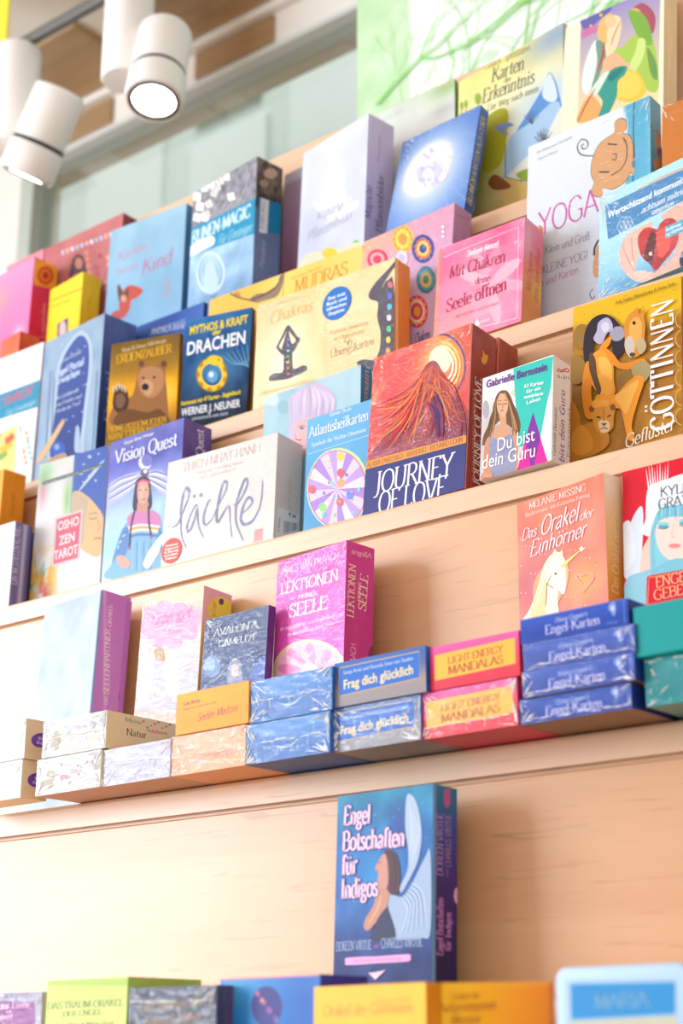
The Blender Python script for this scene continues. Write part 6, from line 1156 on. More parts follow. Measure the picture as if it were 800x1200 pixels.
b.F.text('Rosia & Urmas Adlerberger', (382, 462), (520, 430), 13, '#e8d6a0', 's'); b.F.text('ERDENZAUBER', (364, 498), (536, 462), 27, '#e2a92c', 'S'); b.F.text('DEINE PERSÖNLICHEN', (338, 714), (520, 678), 17, '#d6a630', 'S'); b.F.text('KRAFTTIERKARTEN', (340, 738), (520, 700), 19, '#d6a630', 'S')
b.S.bg(vgrad('#6e5422', '#a87c24', '#c88c20', '#7a5a24')); b.done()
b = Box('bluebehind', GB, 'blue box glimpsed behind the bear box and the dragon box', GD, '#2c4f9e', front_crop='c3')
b.F.bg(lambda u, v: ramp(u, '#2c57a8', '#2b4c9e', '#3f68b4')); b.F.text('Sonja Ariel und Shantila Sven von Staden', (476, 398), (578, 362), 9, '#a8bce0', 'n'); b.F.text('ANDALA-KRAFT', (470, 408), (590, 384), 20, '#c8d6ee', 's'); b.S.bg('#28468e'); b.done()
b = Box('drachen', GB, 'dark blue box with a golden coiled dragon ring and yellow title', GD, '#1c2433', front_crop='c3')
b.F.bg(lambda u, v: over(over(ramp(1 - v, '#2f6fa8', '#1f568e', '#1d4c80', '#1d3f66', '#1c2f48', '#1e2836') + ((fbm(u * 8, v * 6, 15) - .5) * .2)[..., None], '#66b2d8', .6 * spot2(u, v, .5, .55, .3, .12)), '#141c28', np.clip((.18 - v) * 12, 0, 1) * .8), 26, 34)
for i in range(6): b.F.line([(690 + i * 16, 470 - i * 8), (740 + i * 8, 500), (790, 470 + i * 12)], 3, '#6fa4c8', True, .8)
b.F.ring(662, 532, 40, 44, 17, '#e2b420', n=40); b.F.ring(662, 532, 47, 52, 4, '#a87a14'); b.F.ring(662, 532, 34, 37, 4, '#f6dc60')
for i in range(18): an = 2 * math.pi * i / 18; b.F.ell(662 + 42 * math.cos(an), 532 + 46 * math.sin(an), 5, 6, ('#f2cc3a', '#b8860f')[i % 2], n=8)
b.F.blob([(646, 486), (662, 472), (690, 478), (696, 496), (680, 504), (660, 500)], '#f0c832'); b.F.ell(684, 486, 3, 3, '#2c2410'); b.F.ell(664, 538, 17, 20, '#5fa0d4'); b.F.ell(660, 532, 8, 9, '#d8ecf8')
b.F.text('MYTHOS & KRAFT', (592, 408), (774, 370), 27, '#f4dc1e', 'b'); b.F.text('der', (664, 410), (692, 402), 16, '#f4dc1e', 'b'); b.F.text('DRACHEN', (582, 472), (766, 434), 42, '#f2f6fa', 'b'); b.F.text('Kartenset mit 47 Karten - Begleitbuch', (566, 630), (752, 592), 14, '#f0d820', 'b'); b.F.text('WERNER J. NEUNER', (566, 662), (750, 632), 24, '#e6eaee', 'b'); b.F.text('GEHEIMNISSE DER ERDE', (598, 676), (712, 658), 9, '#c8d0d8', 'n')
b.S.bg(vgrad('#2c3a58', '#332a3c', '#241e2a')); b.done()
b = Box('mudras', GB, 'long yellow box with birds and an orange title, behind the twin-panel yellow box', GD, '#f2c765', front_crop='c4')
b.F.bg(lambda u, v: ramp(u, '#f2bd56', '#f0ba50', '#f6d070', '#f4ca68', '#f6d47a')); b.F.line([(152, 396), (146, 480)], 3, '#b8903c')
b.F.blob([(34, 492), (60, 470), (100, 466), (128, 440), (136, 412), (152, 402), (146, 440), (128, 478), (90, 492), (60, 500)], '#8f7a66'); b.F.line([(30, 490), (70, 480), (120, 450), (144, 410)], 8, '#5f5048', True, .8); b.F.ell(-6, 474, 12, 12, '#c8923a'); b.F.line([(-30, 470), (10, 486), (60, 496)], 6, '#7a6a58', True)
b.F.text('Kartenset Mudras', (176, 424), (276, 384), 10, '#d8963c', 's'); b.F.text('MUDRAS', (186, 470), (364, 404), 44, '#d8903a', 's'); b.S.bg('#e8b84e'); b.done()
b = Box('chakras', GB, 'wide yellow twin-panel set with two seated yoga silhouettes and a blue sticker', GD, '#ec9c3a', front_crop='c4')
b.F.bg(lambda u, v: over(over(over(ramp(np.clip(fbm(u * 5, v * 3, 8), 0, 1), '#f2c280', '#f7d6a2', '#fae4be'), '#f2b878', .6 * spot2(u, v, .05, .95, .3, .3)), '#fdf2d2', .95 * spot2(u, v, .22, .42, .12, .28)), '#e0a85c', .55 * np.exp(-((u - .515) / .008) ** 2)), 44, 30)
SIL = '#4a4450'
def yogi(A, cx, cy, s_, col):
    P_ = lambda pts: [(cx + x * s_, cy + y * s_ - x * s_ * .28) for x, y in pts]
    A.blob(P_([(-2, -112), (2, -112), (9, -70), (18, -60), (34, -76), (40, -70), (24, -44), (16, -34), (15, 0), (20, 26), (46, 22), (64, 30), (60, 44), (30, 50), (0, 54), (-30, 50), (-60, 44), (-64, 30), (-46, 22), (-20, 26), (-15, 0), (-16, -34), (-24, -44)]), col, n=3)
    A.line(P_([(-16, -34), (-36, -64), (-18, -92), (0, -124)]), 11 * s_, col); A.line(P_([(16, -34), (36, -64), (18, -92), (0, -124)]), 11 * s_, col)
    A.ell(*P_([(0, -66)])[0], 12 * s_, 16 * s_, col)
    for i, c in enumerate(('#9a5ac8', '#5a6ad8', '#58b8d8', '#58c878', '#f0d048', '#f09a38', '#e85040')): A.ell(*P_([(0, -78 + i * 19)])[0], 4.2 * s_, 4.8 * s_, c, n=10)
b.F.ring(168, 664, 64, 84, 3, '#f6e4b4'); yogi(b.F, 164, 702, 1, SIL)
b.F.text('Kartenset Chakras', (132, 506), (220, 482), 9, '#dca85a', 's'); b.F.text('Chakras', (102, 574), (246, 526), 40, '#dfa25a', 'c', .15); b.F.text('Die Energiezentren des Lebens aktivieren', (64, 812), (256, 762), 10, '#d6a866', 's')
b.F.text('Praktische Anwendung', (304, 610), (434, 572), 14, '#cf9a58', 's'); b.F.text('der Chakrenkarten', (316, 630), (420, 600), 14, '#cf9a58', 's'); b.F.text('56', (352, 650), (380, 640), 26, '#a8946c', 's'); b.F.text('Übungskarten', (306, 686), (454, 640), 26, '#a8946c', 's')
b.F.blob([(400, 712), (394, 700), (420, 690), (450, 692), (470, 660), (474, 600), (462, 548), (466, 500), (440, 490), (434, 470), (460, 430), (500, 388), (522, 362), (524, 376), (500, 412), (478, 452), (470, 476), (484, 470), (486, 440), (500, 424), (518, 436), (520, 700), (440, 730)], '#4c4656', n=3)
b.F.blob([(474, 480), (468, 468), (490, 440), (500, 470), (500, 500), (484, 500)], '#4c4656')
for i, c in enumerate(('#e85a60', '#5a6ad8', '#58b8d8', '#d8d8e0', '#58c878', '#f0d048', '#f09a38')): b.F.ell(506 - i * 1.2, 440 + i * 37, 8, 11, c, n=12)
b.S.bg(vgrad('#ea9638', '#e68e30', '#ec9a3c', n=.04)); b.S.rect(524, 360, 532, 700, '#f6cc8a')
sticker(b, 328, 503, .0205, '#1f72c8', ('Set mit', 'Buch und', 'hilfreichen', 'Übungskarten'), '#eaf4fc', 'c4'); b.film(151, 6, None, corners=(0, 2)).done()
b = Box('mauve', GB, 'mauve box with coloured flower medallions, behind the yellow and the pink box', GD, '#b57aa8', front_crop='c4')
b.F.bg(lambda u, v: over(over(ramp(1 - v, '#d899b4', '#cf9ec4', '#c8a6cf', '#c4a8cc'), '#f0b088', .8 * spot2(u, v, .05, .95, .35, .25)), '#d8c0dc', .5 * spot2(u, v, .6, .5, .3, .2)))
for cx, cy, rx, ry, cs in ((548, 288, 36, 48, ('#e8b83a', '#f2d048', '#d89428')), (616, 320, 38, 48, ('#2c4a9c', '#e06a4a', '#f0c860', '#2a3c90')), (626, 424, 32, 46, ('#3c6ab0', '#4aa8b0', '#e8b050', '#3a8a70')), (596, 530, 36, 54, ('#d83a5c', '#f0c8c0', '#d04860', '#e8a048')), (464, 356, 34, 34, ('#e0506a', '#f0a8b0', '#d84868')), (546, 352, 20, 26, ('#e8e0e8', '#c8bcd8'))):
    for i, c in enumerate(cs): b.F.ell(cx, cy, rx * (1 - i / (len(cs) + .4)), ry * (1 - i / (len(cs) + .4)), c)
    for i in range(12): an = 2 * math.pi * i / 12; b.F.ell(cx + rx * .8 * math.cos(an), cy + ry * .8 * math.sin(an), rx * .13, ry * .13, cs[-1], n=8)
for i in range(3): b.F.ell(684, 248 + i * 16, 4, 5, '#f4eef6')
b.F.text('Chakren', (590, 640), (640, 622), 34, '#4a4a78', 's')
b.S.bg(vgrad('#b97fa8', '#b07aa8', '#a872a4')); b.S.text('Skizzen', (726, 210), (772, 228), 10, '#8a5a84', 's'); b.film(161, 8, None, corners=(0, 1)).done()
b = Box('mitch', GB, 'pink box with dark red lettering and orange-pink right side, before the mauve one', GD, '#ef9a56', front_crop='c5')
b.F.bg(lambda u, v: over(over(over(ramp(np.clip(fbm(u * 4, v * 4, 12) * 1.2 - .1, 0, 1), '#ea5088', '#f0739f', '#f492b4'), '#f9d2dc', .7 * spot2(u, v, .6, .35, .3, .3)), '#f5b4a0', .6 * spot2(u, v, .2, .15, .3, .2)), '#f09a5a', np.clip((.035 - u) * 60, 0, 1)), 34, 34)
for i in range(9): an = 2 * math.pi * i / 9; b.F.ell(110 + 70 * math.cos(an), 290 + 80 * math.sin(an), 62, 20, ('#f4a0bc', '#f28cb0', '#f6b4c8')[i % 3], an)
b.F.line([(-62, 190), (208, 82), (202, 410), (-76, 480)], 2.4, '#f9dfe6')
b.F.text('Stefanie Menzel', (22, 188), (136, 150), 21, '#fbf0f2', 'S'); b.F.text('Mit Chakren', (-42, 268), (160, 206), 44, '#b41c50', 'S'); b.F.text('deine', (50, 290), (104, 276), 24, '#b41c50', 'S'); b.F.text('Seele öffnen', (-52, 390), (166, 306), 46, '#b41c50', 'S'); b.F.text('Mit Karten und Booklet', (-20, 412), (136, 360), 13, '#c0506a', 's')
b.F.poly([(48, 440), (58, 410), (68, 434)], '#fff4f6'); b.F.text('Schirner', (60, 434), (104, 418), 13, '#fff4f6', 'n')
b.S.bg(lambda u, v: over(over(ramp(1 - v, '#f08aa8', '#f27a8a', '#f2806a', '#ee9a4a', '#ee8a3c', '#ec9a48'), '#f6cc50', .7 * spot2(u, v, .8, .4, .3, .14)), '#f4b8c8', .8 * spot2(u, v, .15, .8, .3, .2)), 12, 24)
b.S.text('Mit Chakren', (252, 320), (260, 178), 22, '#c03050', 'c', .2); b.S.text('deine Seele öffnen', (276, 360), (286, 168), 22, '#c03050', 'c', .2)
b.part('back_lid', -.004, b.w - .005, b.t + .0004, b.t + .007, .004, b.h + .0115, '#f2a268'); b.film(171, 4, None, corners=(1,)).done()
b = Box('yoga', GB, 'large white box with a line-drawn sideways smiling head and pink capital title', GD, '#58b4d8', front_crop='c2')
b.F.bg(lambda u, v: over(over(ramp(1 - v, '#e6eef6', '#dfe8f2', '#d8dfec', '#cfd2e2'), '#58b4d8', np.clip((u - .805 - .012 * np.sin(v * 30)) * 90, 0, 1)), '#7cc4e0', np.clip((u - .96) * 40, 0, 1) * .6), 60, 40)
INKB = '#3c3c46'; HC = '#dba473'
b.F.line([(686, 240), (684, 300), (686, 380), (682, 440), (686, 500)], 2.4, INKB, True)
head = [(655, 277), (668, 284), (668, 304), (660, 312), (676, 318), (684, 340), (684, 372), (676, 410), (660, 432), (634, 446), (612, 442), (612, 458), (600, 464), (586, 456), (588, 438), (592, 428), (584, 410), (586, 380), (596, 350), (612, 330), (634, 316), (640, 308), (640, 288)]
b.F.blob(head, INKB, n=3); b.F.blob([(628 + (x - 628) * .975, 372 + (y - 372) * .98) for x, y in head], HC, n=3)
b.F.line([(622, 338), (646, 340)], 3.4, INKB); b.F.line([(602, 404), (628, 404)], 3.4, INKB); b.F.line([(634, 364), (644, 362), (642, 376), (634, 374)], 2.2, INKB, True); b.F.line([(660, 324), (668, 340), (668, 370), (656, 396), (632, 412)], 2.6, INKB, True)
b.F.line([(592, 366), (572, 366), (558, 360), (553, 344), (562, 328), (576, 332), (576, 346), (566, 350), (563, 342), (569, 338)], 2.6, INKB, True)
b.F.line([(684, 374), (686, 376)], 7, HC); b.F.blob([(678, 392), (686, 396), (684, 412), (678, 408)], HC)
b.F.text('Dr. Birte Laura Schneider', (458, 362), (542, 324), 7, '#7c8494', 'n'); b.F.text('Gerrit Mönch', (460, 378), (506, 358), 7, '#7c8494', 'n')
b.F.text('YOGA', (462, 556), (604, 496), 58, '#cf5aa8', 't'); b.F.text('für Klein und Groß', (452, 606), (582, 562), 19, '#7a7c8c', 't'); b.F.text('DER KLEINE YOGI', (432, 658), (578, 606), 19, '#8a7c96', 't'); b.F.text('Buch und Karten', (440, 684), (556, 640), 18, '#c878b4', 't')
b.F.blob([(602, 576), (596, 590), (590, 620), (590, 642), (596, 652), (610, 640)], HC); b.F.line([(604, 562), (594, 580), (592, 600)], 5, '#2e2a32', True); b.F.line([(590, 678), (582, 690), (588, 702), (594, 694)], 2, INKB, True)
b.S.bg(vgrad('#62b6da', '#4fa4cc', '#46a0ca')); b.S.blob([(736, 330), (744, 318), (752, 330), (748, 346), (738, 344)], '#d88a58'); b.S.line([(738, 306), (748, 322), (752, 300)], 5, '#d8345a', True); b.S.blob([(732, 380), (742, 370), (750, 384), (746, 400), (734, 398)], '#dba473'); b.S.line([(728, 312), (732, 306)], 2, INKB); b.S.line([(724, 300), (728, 294)], 2, INKB); b.S.blob([(738, 350), (748, 352), (744, 366)], '#c8405a')
b.film(181, 8, None, corners=(1,)).done()
b = Box('wert', GB, 'film-wrapped blue box with hands holding a red heart at the right edge', GD, '#8cc8dc', front_crop='z6')
b.F.bg(lambda u, v: over(ramp(1 - v, '#a8dcea', '#b4dcea', '#b0dce8', '#a0d4e6', '#8cc8e0', '#7cbcdc'), '#3f86b8', .6 * spot2(u, v, .3, .05, .3, .1)))
b.F.poly([(228, 585), (350, 520), (620, 400), (620, 450), (228, 640)], '#c8b4a4'); b.F.poly([(40, 680), (620, 410), (620, 580), (60, 870)], '#3f86bc')
b.F.blob([(160, 850), (200, 820), (240, 800), (300, 770), (312, 790), (250, 830), (228, 880), (230, 960), (210, 1040), (250, 1060), (300, 1050), (330, 1080), (250, 1110), (190, 1090), (130, 1020), (120, 940)], '#e6b8a8')
b.F.blob([(360, 750), (420, 690), (600, 600), (640, 700), (640, 900), (480, 1020), (370, 1080), (310, 1080), (330, 1050), (400, 990), (450, 900), (440, 800)], '#e2b0a0')
b.F.blob([(228, 900), (230, 850), (262, 808), (300, 800), (336, 812), (352, 780), (390, 752), (432, 756), (456, 800), (452, 880), (420, 940), (370, 1000), (326, 1046), (296, 1010), (250, 970)], lambda u, v: ramp(np.clip(fbm(u * 10, v * 8, 7) * 1.3 - .15, 0, 1), '#8f1a24', '#c02a30', '#d84a44'))
b.F.blob([(300, 830), (330, 850), (318, 950), (300, 1000), (262, 960)], '#5a1420'); b.F.blob([(330, 850), (380, 800), (420, 830), (400, 920), (350, 970)], '#e2544a'); b.F.ell(298, 950, 10, 12, '#f0b8b8')
b.F.line([(140, 900), (170, 980), (210, 1050)], 5, '#c88c80', True); b.F.line([(190, 860), (196, 940), (206, 1000)], 5, '#c88c80', True); b.F.blob([(200, 1055), (250, 1044), (290, 1060), (280, 1085), (220, 1086)], '#eec4b6'); b.F.ell(196, 1004, 8, 14, '#f4d8d0')
b.F.blob([(470, 950), (560, 880), (640, 860), (640, 1000), (480, 1030)], '#2c2e4c'); b.F.poly([(380, 800), (620, 690), (620, 770), (380, 866)], '#58a8c8')
b.F.text('Wertschätzend kommunizieren', (58, 752), (580, 506), 38, '#f2f8fa', 'b'); b.F.text('achtsam miteinander', (246, 724), (590, 560), 34, '#f2f8fa', 's', .25); b.F.text('umgehen', (304, 734), (430, 676), 30, '#f2f8fa', 's', .25); b.F.text('Einführung', (386, 826), (470, 788), 18, '#e8f4f8', 'b'); b.F.text('zur Glückskarte', (386, 852), (500, 800), 18, '#e8f4f8', 'b'); b.F.text('40 KARTEN', (428, 990), (520, 950), 18, '#dfe2ee', 'n')
for i in range(7):
    an = math.pi * i / 3; cx, cy = (160, 800) if i == 6 else (160 + 24 * math.cos(an), 800 + 30 * math.sin(an)); b.F.ring(cx, cy, 24, 32, 2.4, '#d8e8f2')
b.S.bg('#7cbcd4'); b.film(191, 70, None, corners=(0, 0, 2), width=.0006).done()
b = Box('orangeR', GB, 'plain brown-orange box behind the red-heart box at the right edge', GD, '#c9772c', front_crop='z4')
b.F.bg(lambda u, v: ramp(fbm(u * 4, v * 3, 3), '#c8742a', '#d28036', '#c67028')); b.F.line([(684, 690), (790, 640)], 5, '#d8925a'); b.S.bg('#b86a28'); b.film(195, 6, None, corners=(0,)).done()

# ================================================================== top tier
b = Box('pinkL', 'book', 'thin pink book at the far left of the top tier', 'book', '#e88a98', None, 'cover', front_crop='c3')
b.F.bg(vgrad('#ee8f9e', '#ea8898', '#f0a0a8')); b.S.bg('#e07a88'); b.done()
b = Box('redfig', GB, 'wide brick-red box with a dark-haired figure on the top tier at left', GD, '#a8525e', front_crop='c3')
b.F.bg(lambda u, v: over(ramp(fbm(u * 5, v * 6, 5), '#b85a62', '#c47478', '#b46468', '#cc8486'), '#8c5a52', .6 * spot2(u, v, .55, .7, .25, .2)))
rn_ = random.Random(2)
for i, ch in enumerate('SEELENREISE'): b.F.ell(196 + i * 15, 150 - i * 5.6, 5, 8, ('#a8c0e0', '#e8b0a0', '#d8d8e8', '#9ab8c8')[i % 4], n=8)
b.F.blob([(218, 240), (224, 180), (238, 158), (254, 158), (266, 180), (272, 230), (262, 250)], '#4a3640'); b.F.ell(246, 184, 12, 18, '#b87868'); b.F.blob([(200, 330), (214, 240), (246, 214), (280, 240), (300, 330)], '#94505c')
for i in range(14): b.F.ell(270 + (i * 31) % 90, 150 + (i * 47) % 120, 8, 9, ('#c87a6a', '#a84a58', '#d89a8a')[i % 3], n=10)
b.S.bg(vgrad('#8c3f4c', '#a05058')); b.done()
b = Box('magenta', GB, 'magenta box with an orange flower square on its red side, far left', GD, '#d83a72', front_crop='c3')
b.F.bg(lambda u, v: over(over(ramp(1 - v, '#f09ac8', '#ee86bc', '#ec74b0', '#f0a0c0'), '#fbe6ee', .9 * spot2(u, v, .75, .45, .12, .07)), '#f0b088', .5 * spot2(u, v, .2, .8, .2, .1)))
b.S.bg(vgrad('#e0486a', '#d8305c', '#d42e68')); b.S.poly([(108, 172), (184, 190), (180, 268), (106, 250)], '#f2ae2c'); b.S.ell(142, 222, 26, 30, '#d8552c'); b.S.ell(142, 222, 17, 20, '#e8842c'); b.S.ell(142, 222, 9, 11, '#b83a28'); b.S.text('Legenden', (140, 420), (146, 310), 18, '#f4b4c4', 'c'); b.done()
b = Box('yellow', GB, 'small bright yellow box with a little window picture, between red and blue on top', GD, '#f6c818', front_crop='c3')
b.F.bg(vgrad('#f8d830', '#f6cc20', '#f4bc18')); b.F.line([(160, 300), (256, 262)], 7, '#e0a820'); b.F.line([(160, 320), (220, 298)], 5, '#e0a820'); b.F.poly([(180, 372), (214, 352), (210, 440), (176, 456)], '#5a4a78'); b.F.blob([(188, 440), (186, 380), (198, 364), (206, 380), (202, 440)], '#c8b4a8')
b.S.bg(vgrad('#f6cf3a', '#f2bc22', '#eeb01c')); b.S.text('Karten', (280, 400), (286, 290), 18, '#e8952a', 's'); b.done()
b = Box('aura', GB, 'light blue box with red script and a small fox-like elf figure on the top tier', GD, '#5a9cd4', front_crop='c3')
b.F.bg(lambda u, v: over(ramp(1 - v, '#a8d4ee', '#a0cdea', '#94c4e6', '#8fc0e4', '#9acae8') + ((fbm(u * 5, v * 7, 8) - .5) * .12)[..., None], '#7fb0d8', .6 * spot2(u, v, .1, .3, .3, .2)))
b.F.text('Karten', (366, 180), (456, 142), 30, '#d890b4', 'c', .2); b.F.text('Sternen', (358, 224), (430, 198), 22, '#d890b4', 'c', .2); b.F.text('Kind', (442, 222), (536, 182), 48, '#d0709c', 'c', .2)
b.F.blob([(372, 320), (380, 280), (404, 252), (446, 266), (430, 290), (410, 300), (404, 330), (384, 346)], '#d05a50'); b.F.blob([(366, 262), (372, 250), (388, 276), (398, 258), (402, 280), (390, 306), (372, 300)], '#7c4a44'); b.F.ell(386, 294, 9, 12, '#e0a890'); b.F.blob([(350, 340), (372, 330), (396, 344), (372, 360), (352, 358)], '#c85a58'); b.F.ring(516, 262, 12, 24, 5, '#e09aa8', a0=-90, a1=110)
b.S.bg(vgrad('#5f9fd8', '#4f92d0')); b.done()
b = Box('runen', GB, 'grey pebble-topped box with a teal title band and ghostly blue lower half', GD, '#5a6478', front_crop='c1')
b.F.bg(lambda u, v: np.where((v > .66)[..., None], ramp(np.clip(fbm(u * 26, v * 40, 4) * 1.5 - .25, 0, 1), '#5c5c66', '#8e8e98', '#a8a8b0'), ramp(1 - v, '#6fa4d0', '#7cb0da', '#8cb8dc', '#9cc2e0', '#8eb2d4', '#7fa2c6', '#8cb0d0') + ((fbm(u * 6, v * 9, 9) - .5) * .3)[..., None]), 44, 70)
rn_ = random.Random(5)
for q in ((440, 440, 12), (456, 420, 11), (470, 412, 12), (446, 462, 12), (466, 456, 11), (440, 486, 12), (458, 486, 12), (490, 405, 12), (478, 432, 10), (506, 396, 10), (516, 440, 11), (462, 478, 9), (486, 420, 9)):
    t_ = rn_.uniform(-.5, .5); b.F.poly([(q[0] + q[2] * math.cos(t_ + k_ * math.pi / 2 + .78), q[1] + q[2] * 1.1 * math.sin(t_ + k_ * math.pi / 2 + .78)) for k_ in range(4)], rn_.choice(('#eceaea', '#dcd8d6', '#f2f0ee'))); b.F.line([(q[0] - 3, q[1] - 5), (q[0] + 2, q[1] + 4)], 1.5, '#8a8488')
b.F.poly([(426, 512), (576, 440), (574, 520), (426, 572)], '#1f90b8'); b.F.text('RUNEN-MAGIC', (428, 546), (558, 484), 28, '#d8eef6', 'S'); b.F.text('Für Einsteiger', (486, 548), (562, 516), 20, '#a8d8ea', 'c', .2); b.F.blob([(424, 552), (450, 536), (476, 528), (478, 546), (452, 560), (424, 574)], '#eef4f6', n=2)
b.F.ring(470, 610, 30, 44, 6, '#c8dcee'); b.F.ring(470, 610, 20, 32, 5, '#b0cce6'); b.F.blob([(456, 650), (458, 600), (470, 582), (482, 600), (486, 650)], '#b8d0e6')
b.S.bg(lambda u, v: np.where((v > .655)[..., None], ramp(np.clip(fbm(u * 8, v * 26, 14) * 1.6 - .3, 0, 1), '#2c2a2c', '#5c544e', '#8a7a70'), ramp(1 - v, '#6f88b0', '#62789c', '#7488aa', '#6a7c9e')), 20, 60)
b.S.ell(604, 388, 15, 12, '#b8a090'); b.S.ell(590, 410, 10, 9, '#9a8878'); b.S.poly([(577, 440), (630, 458), (626, 524), (574, 518)], '#1a84ae'); b.S.poly([(582, 442), (600, 448), (596, 522), (578, 519)], '#dfe6ea'); b.S.text('RUNEN-MAGIC', (588, 514), (592, 450), 10, '#7a8a98', 'n'); b.S.text('Amulett', (588, 600), (594, 540), 12, '#a8b4c8', 's'); b.done()
b = Box('darkmauve', 'book', 'narrow dark mauve book wedged between the pebble box and white lilac box', 'book', '#7a5a72', None, 'cover', front_crop='c4')
b.F.bg(lambda u, v: over(ramp(1 - v, '#8f8390', '#8a6f84', '#7c5a70', '#6e4a5c', '#75505e'), '#a8a4b0', .8 * (v > .94))); b.S.bg('#6a4c62'); b.done()
b = Box('pflanz', GB, 'white box with a pale flower photo and lilac spine on the top tier', GD, '#b9b0d8', front_crop='c4')
b.F.bg(lambda u, v: over(over(ramp(1 - v, '#e2e8f6', '#dde4f4', '#d8e0f2', '#d4daee', '#d8dcee') + ((fbm(u * 4, v * 6, 3) - .5) * .08)[..., None], '#f4f6fc', .9 * spot2(u, v, .5, .55, .16, .16)), '#c4cae6', .5 * spot2(u, v, .2, .4, .2, .15)))
for i in range(7): b.F.ell(324 + (i - 3) * 14, 150 + abs(i - 3) * 14, 14, 46, ('#f2f4fc', '#e4e8f6')[i % 2], (i - 3) * .28)
b.F.text('Magische', (258, 226), (344, 188), 30, '#a0a8bc', 'c', .2); b.F.text('Pflanzenbilder', (228, 298), (380, 216), 34, '#a0a8bc', 'c', .2); b.F.ell(304, 334, 24, 18, '#f0d440'); b.F.ell(300, 330, 12, 10, '#f6e678'); b.F.blob([(370, 306), (396, 290), (400, 310), (374, 318)], '#7cc84a')
b.F.blob([(196, 380), (240, 330), (300, 330), (380, 300), (420, 310), (420, 400), (196, 460)], '#e6e2c8'); b.F.ell(304, 336, 26, 18, '#f0d440')
b.S.bg(vgrad('#c9c2e2', '#bfb6dc', '#b8aed6', n=.03)); b.S.text('Magische', (440, 222), (446, 112), 24, '#5f5a86', 's'); b.S.text('Pflanzenbilder', (478, 268), (484, 76), 24, '#5f5a86', 's'); b.S.text('Thomas Kinkade'.replace('Kinkade', 'Kirsten'), (470, 30), (474, -60), 9, '#8a84ac', 's'); b.done()
b = Box('blumen', GB, 'blue leaning box with a white radiant flower oval and gold spine letters', GD, '#2f55a6', front_crop='c2')
b.F.bg(lambda u, v: over(over(over(ramp(np.clip(np.hypot((u - .5) * 1.0, (v - .5) * 1.2) * 1.5, 0, 1), '#c4daf4', '#9cbcea', '#709ada', '#5682cc'), '#dfeaf4', .85 * spot2(u, v, .42, .62, .36, .26)), '#f4f2c8', .8 * np.exp(-((np.hypot((u - .42) / .27, (v - .63) / .2) - 1) / .16) ** 2)), '#f6f4fa', 1. * spot2(u, v, .42, .63, .19, .13) ** .5), 36, 36)
for i in range(16): an = 2 * math.pi * i / 16; b.F.line([(212 + 66 * math.cos(an), 392 + 64 * math.sin(an)), (212 + 120 * math.cos(an), 392 + 120 * math.sin(an))], 5, '#c6daf2', taper=.9)
rn_ = random.Random(8)
for i in range(46): an, rr = rn_.uniform(0, 6.28), rn_.random() ** .5; b.F.ell(214 + 46 * rr * math.cos(an), 392 + 42 * rr * math.sin(an) - 18 * rr * math.cos(an), 7, 7, rn_.choice(('#f4f2fa', '#d4d2ea', '#c0c4e4', '#e6e4f2')), n=10)
b.S.bg(vgrad('#3a60b0', '#2c50a0', '#28488f', n=.04)); b.S.text('BLUMEN-KARTEN AUS CORA', (304, 484), (338, 280), 14, '#e2cf62', 's', .2); b.S.line([(318, 470), (312, 500)], 12, '#4aa8d8'); b.film(201, 14, None, corners=(0,)).done()
b = Box('grey', GB, 'pale grey landscape box half hidden behind the blue radiant box', GD, '#6aa050', front_crop='z3')
b.F.bg(lambda u, v: over(over(ramp(1 - v, '#d2ded0', '#dcdcd8', '#d4d4d0', '#c8ccc8', '#b8c4b4') + ((fbm(u * 6, v * 6, 8) - .5) * .08)[..., None], '#96b878', .8 * spot2(u, v, .9, .98, .2, .05)), '#a8a4ac', .5 * spot2(u, v, .85, .86, .15, .03)))
b.F.text('Engel der Natur', (160, 590), (300, 520), 18, '#c2c6c2', 's'); b.S.bg('#62a04a'); b.done()
b = Box('karten', GB, 'tall yellow and blue box with a painted path, trees and mountain on the top tier', GD, '#e8e4da', front_crop='c2')
b.F.bg(lambda u, v: over(over(over(over(ramp(1 - v, '#f4ea90', '#f5eca0', '#f3efbe', '#e6e8cc', '#d8d8b4', '#ccc08a', '#c8a858', '#c89a48') + ((fbm(u * 6, v * 8, 3) - .5) * .12)[..., None], '#8fa8cc', .9 * spot2(u, v, .95, .95, .3, .10)), '#bcd4ec', .9 * spot2(u, v, .85, .62, .3, .16)), '#b4b428', .9 * spot2(u, v, .15, .42, .22, .12)), '#94c060', .0 * u), 36, 46)
b.F.blob([(400, 330), (440, 260), (470, 210), (488, 170), (510, 220), (520, 330), (440, 380), (380, 430)], '#5f94d2'); b.F.blob([(470, 220), (488, 172), (506, 226), (488, 240)], '#d4e4f4'); b.F.blob([(384, 430), (392, 330), (440, 290), (510, 240), (512, 400), (450, 420)], '#a8c8e6')
b.F.blob([(384, 420), (470, 330), (516, 250), (520, 300), (440, 400), (420, 425)], '#e2e4d8'); b.F.line([(384, 330), (384, 416), (424, 426)], 2.5, '#5a6a6a')
b.F.blob([(328, 300), (360, 260), (390, 262), (384, 340), (370, 390), (326, 398)], '#b2b024'); b.F.blob([(380, 470), (330, 430), (400, 420), (440, 450), (380, 500)], '#ddb870')
for x_, y_ in ((320, 232), (282, 248), (292, 244)): b.F.ell(x_, y_, 8 if x_ == 320 else 4, 13 if x_ == 320 else 9, '#9ab84e'); b.F.line([(x_, y_), (x_, y_ + 22)], 2, '#7a8a4a')
for x_, y_ in ((446, 270), (476, 310), (470, 320)):
    for k_ in range(6): b.F.line([(x_, y_ + 22), (x_ + (k_ - 2.5) * 7, y_ - 12 + abs(k_ - 2.5) * 5)], 1.6, '#5a5a72')
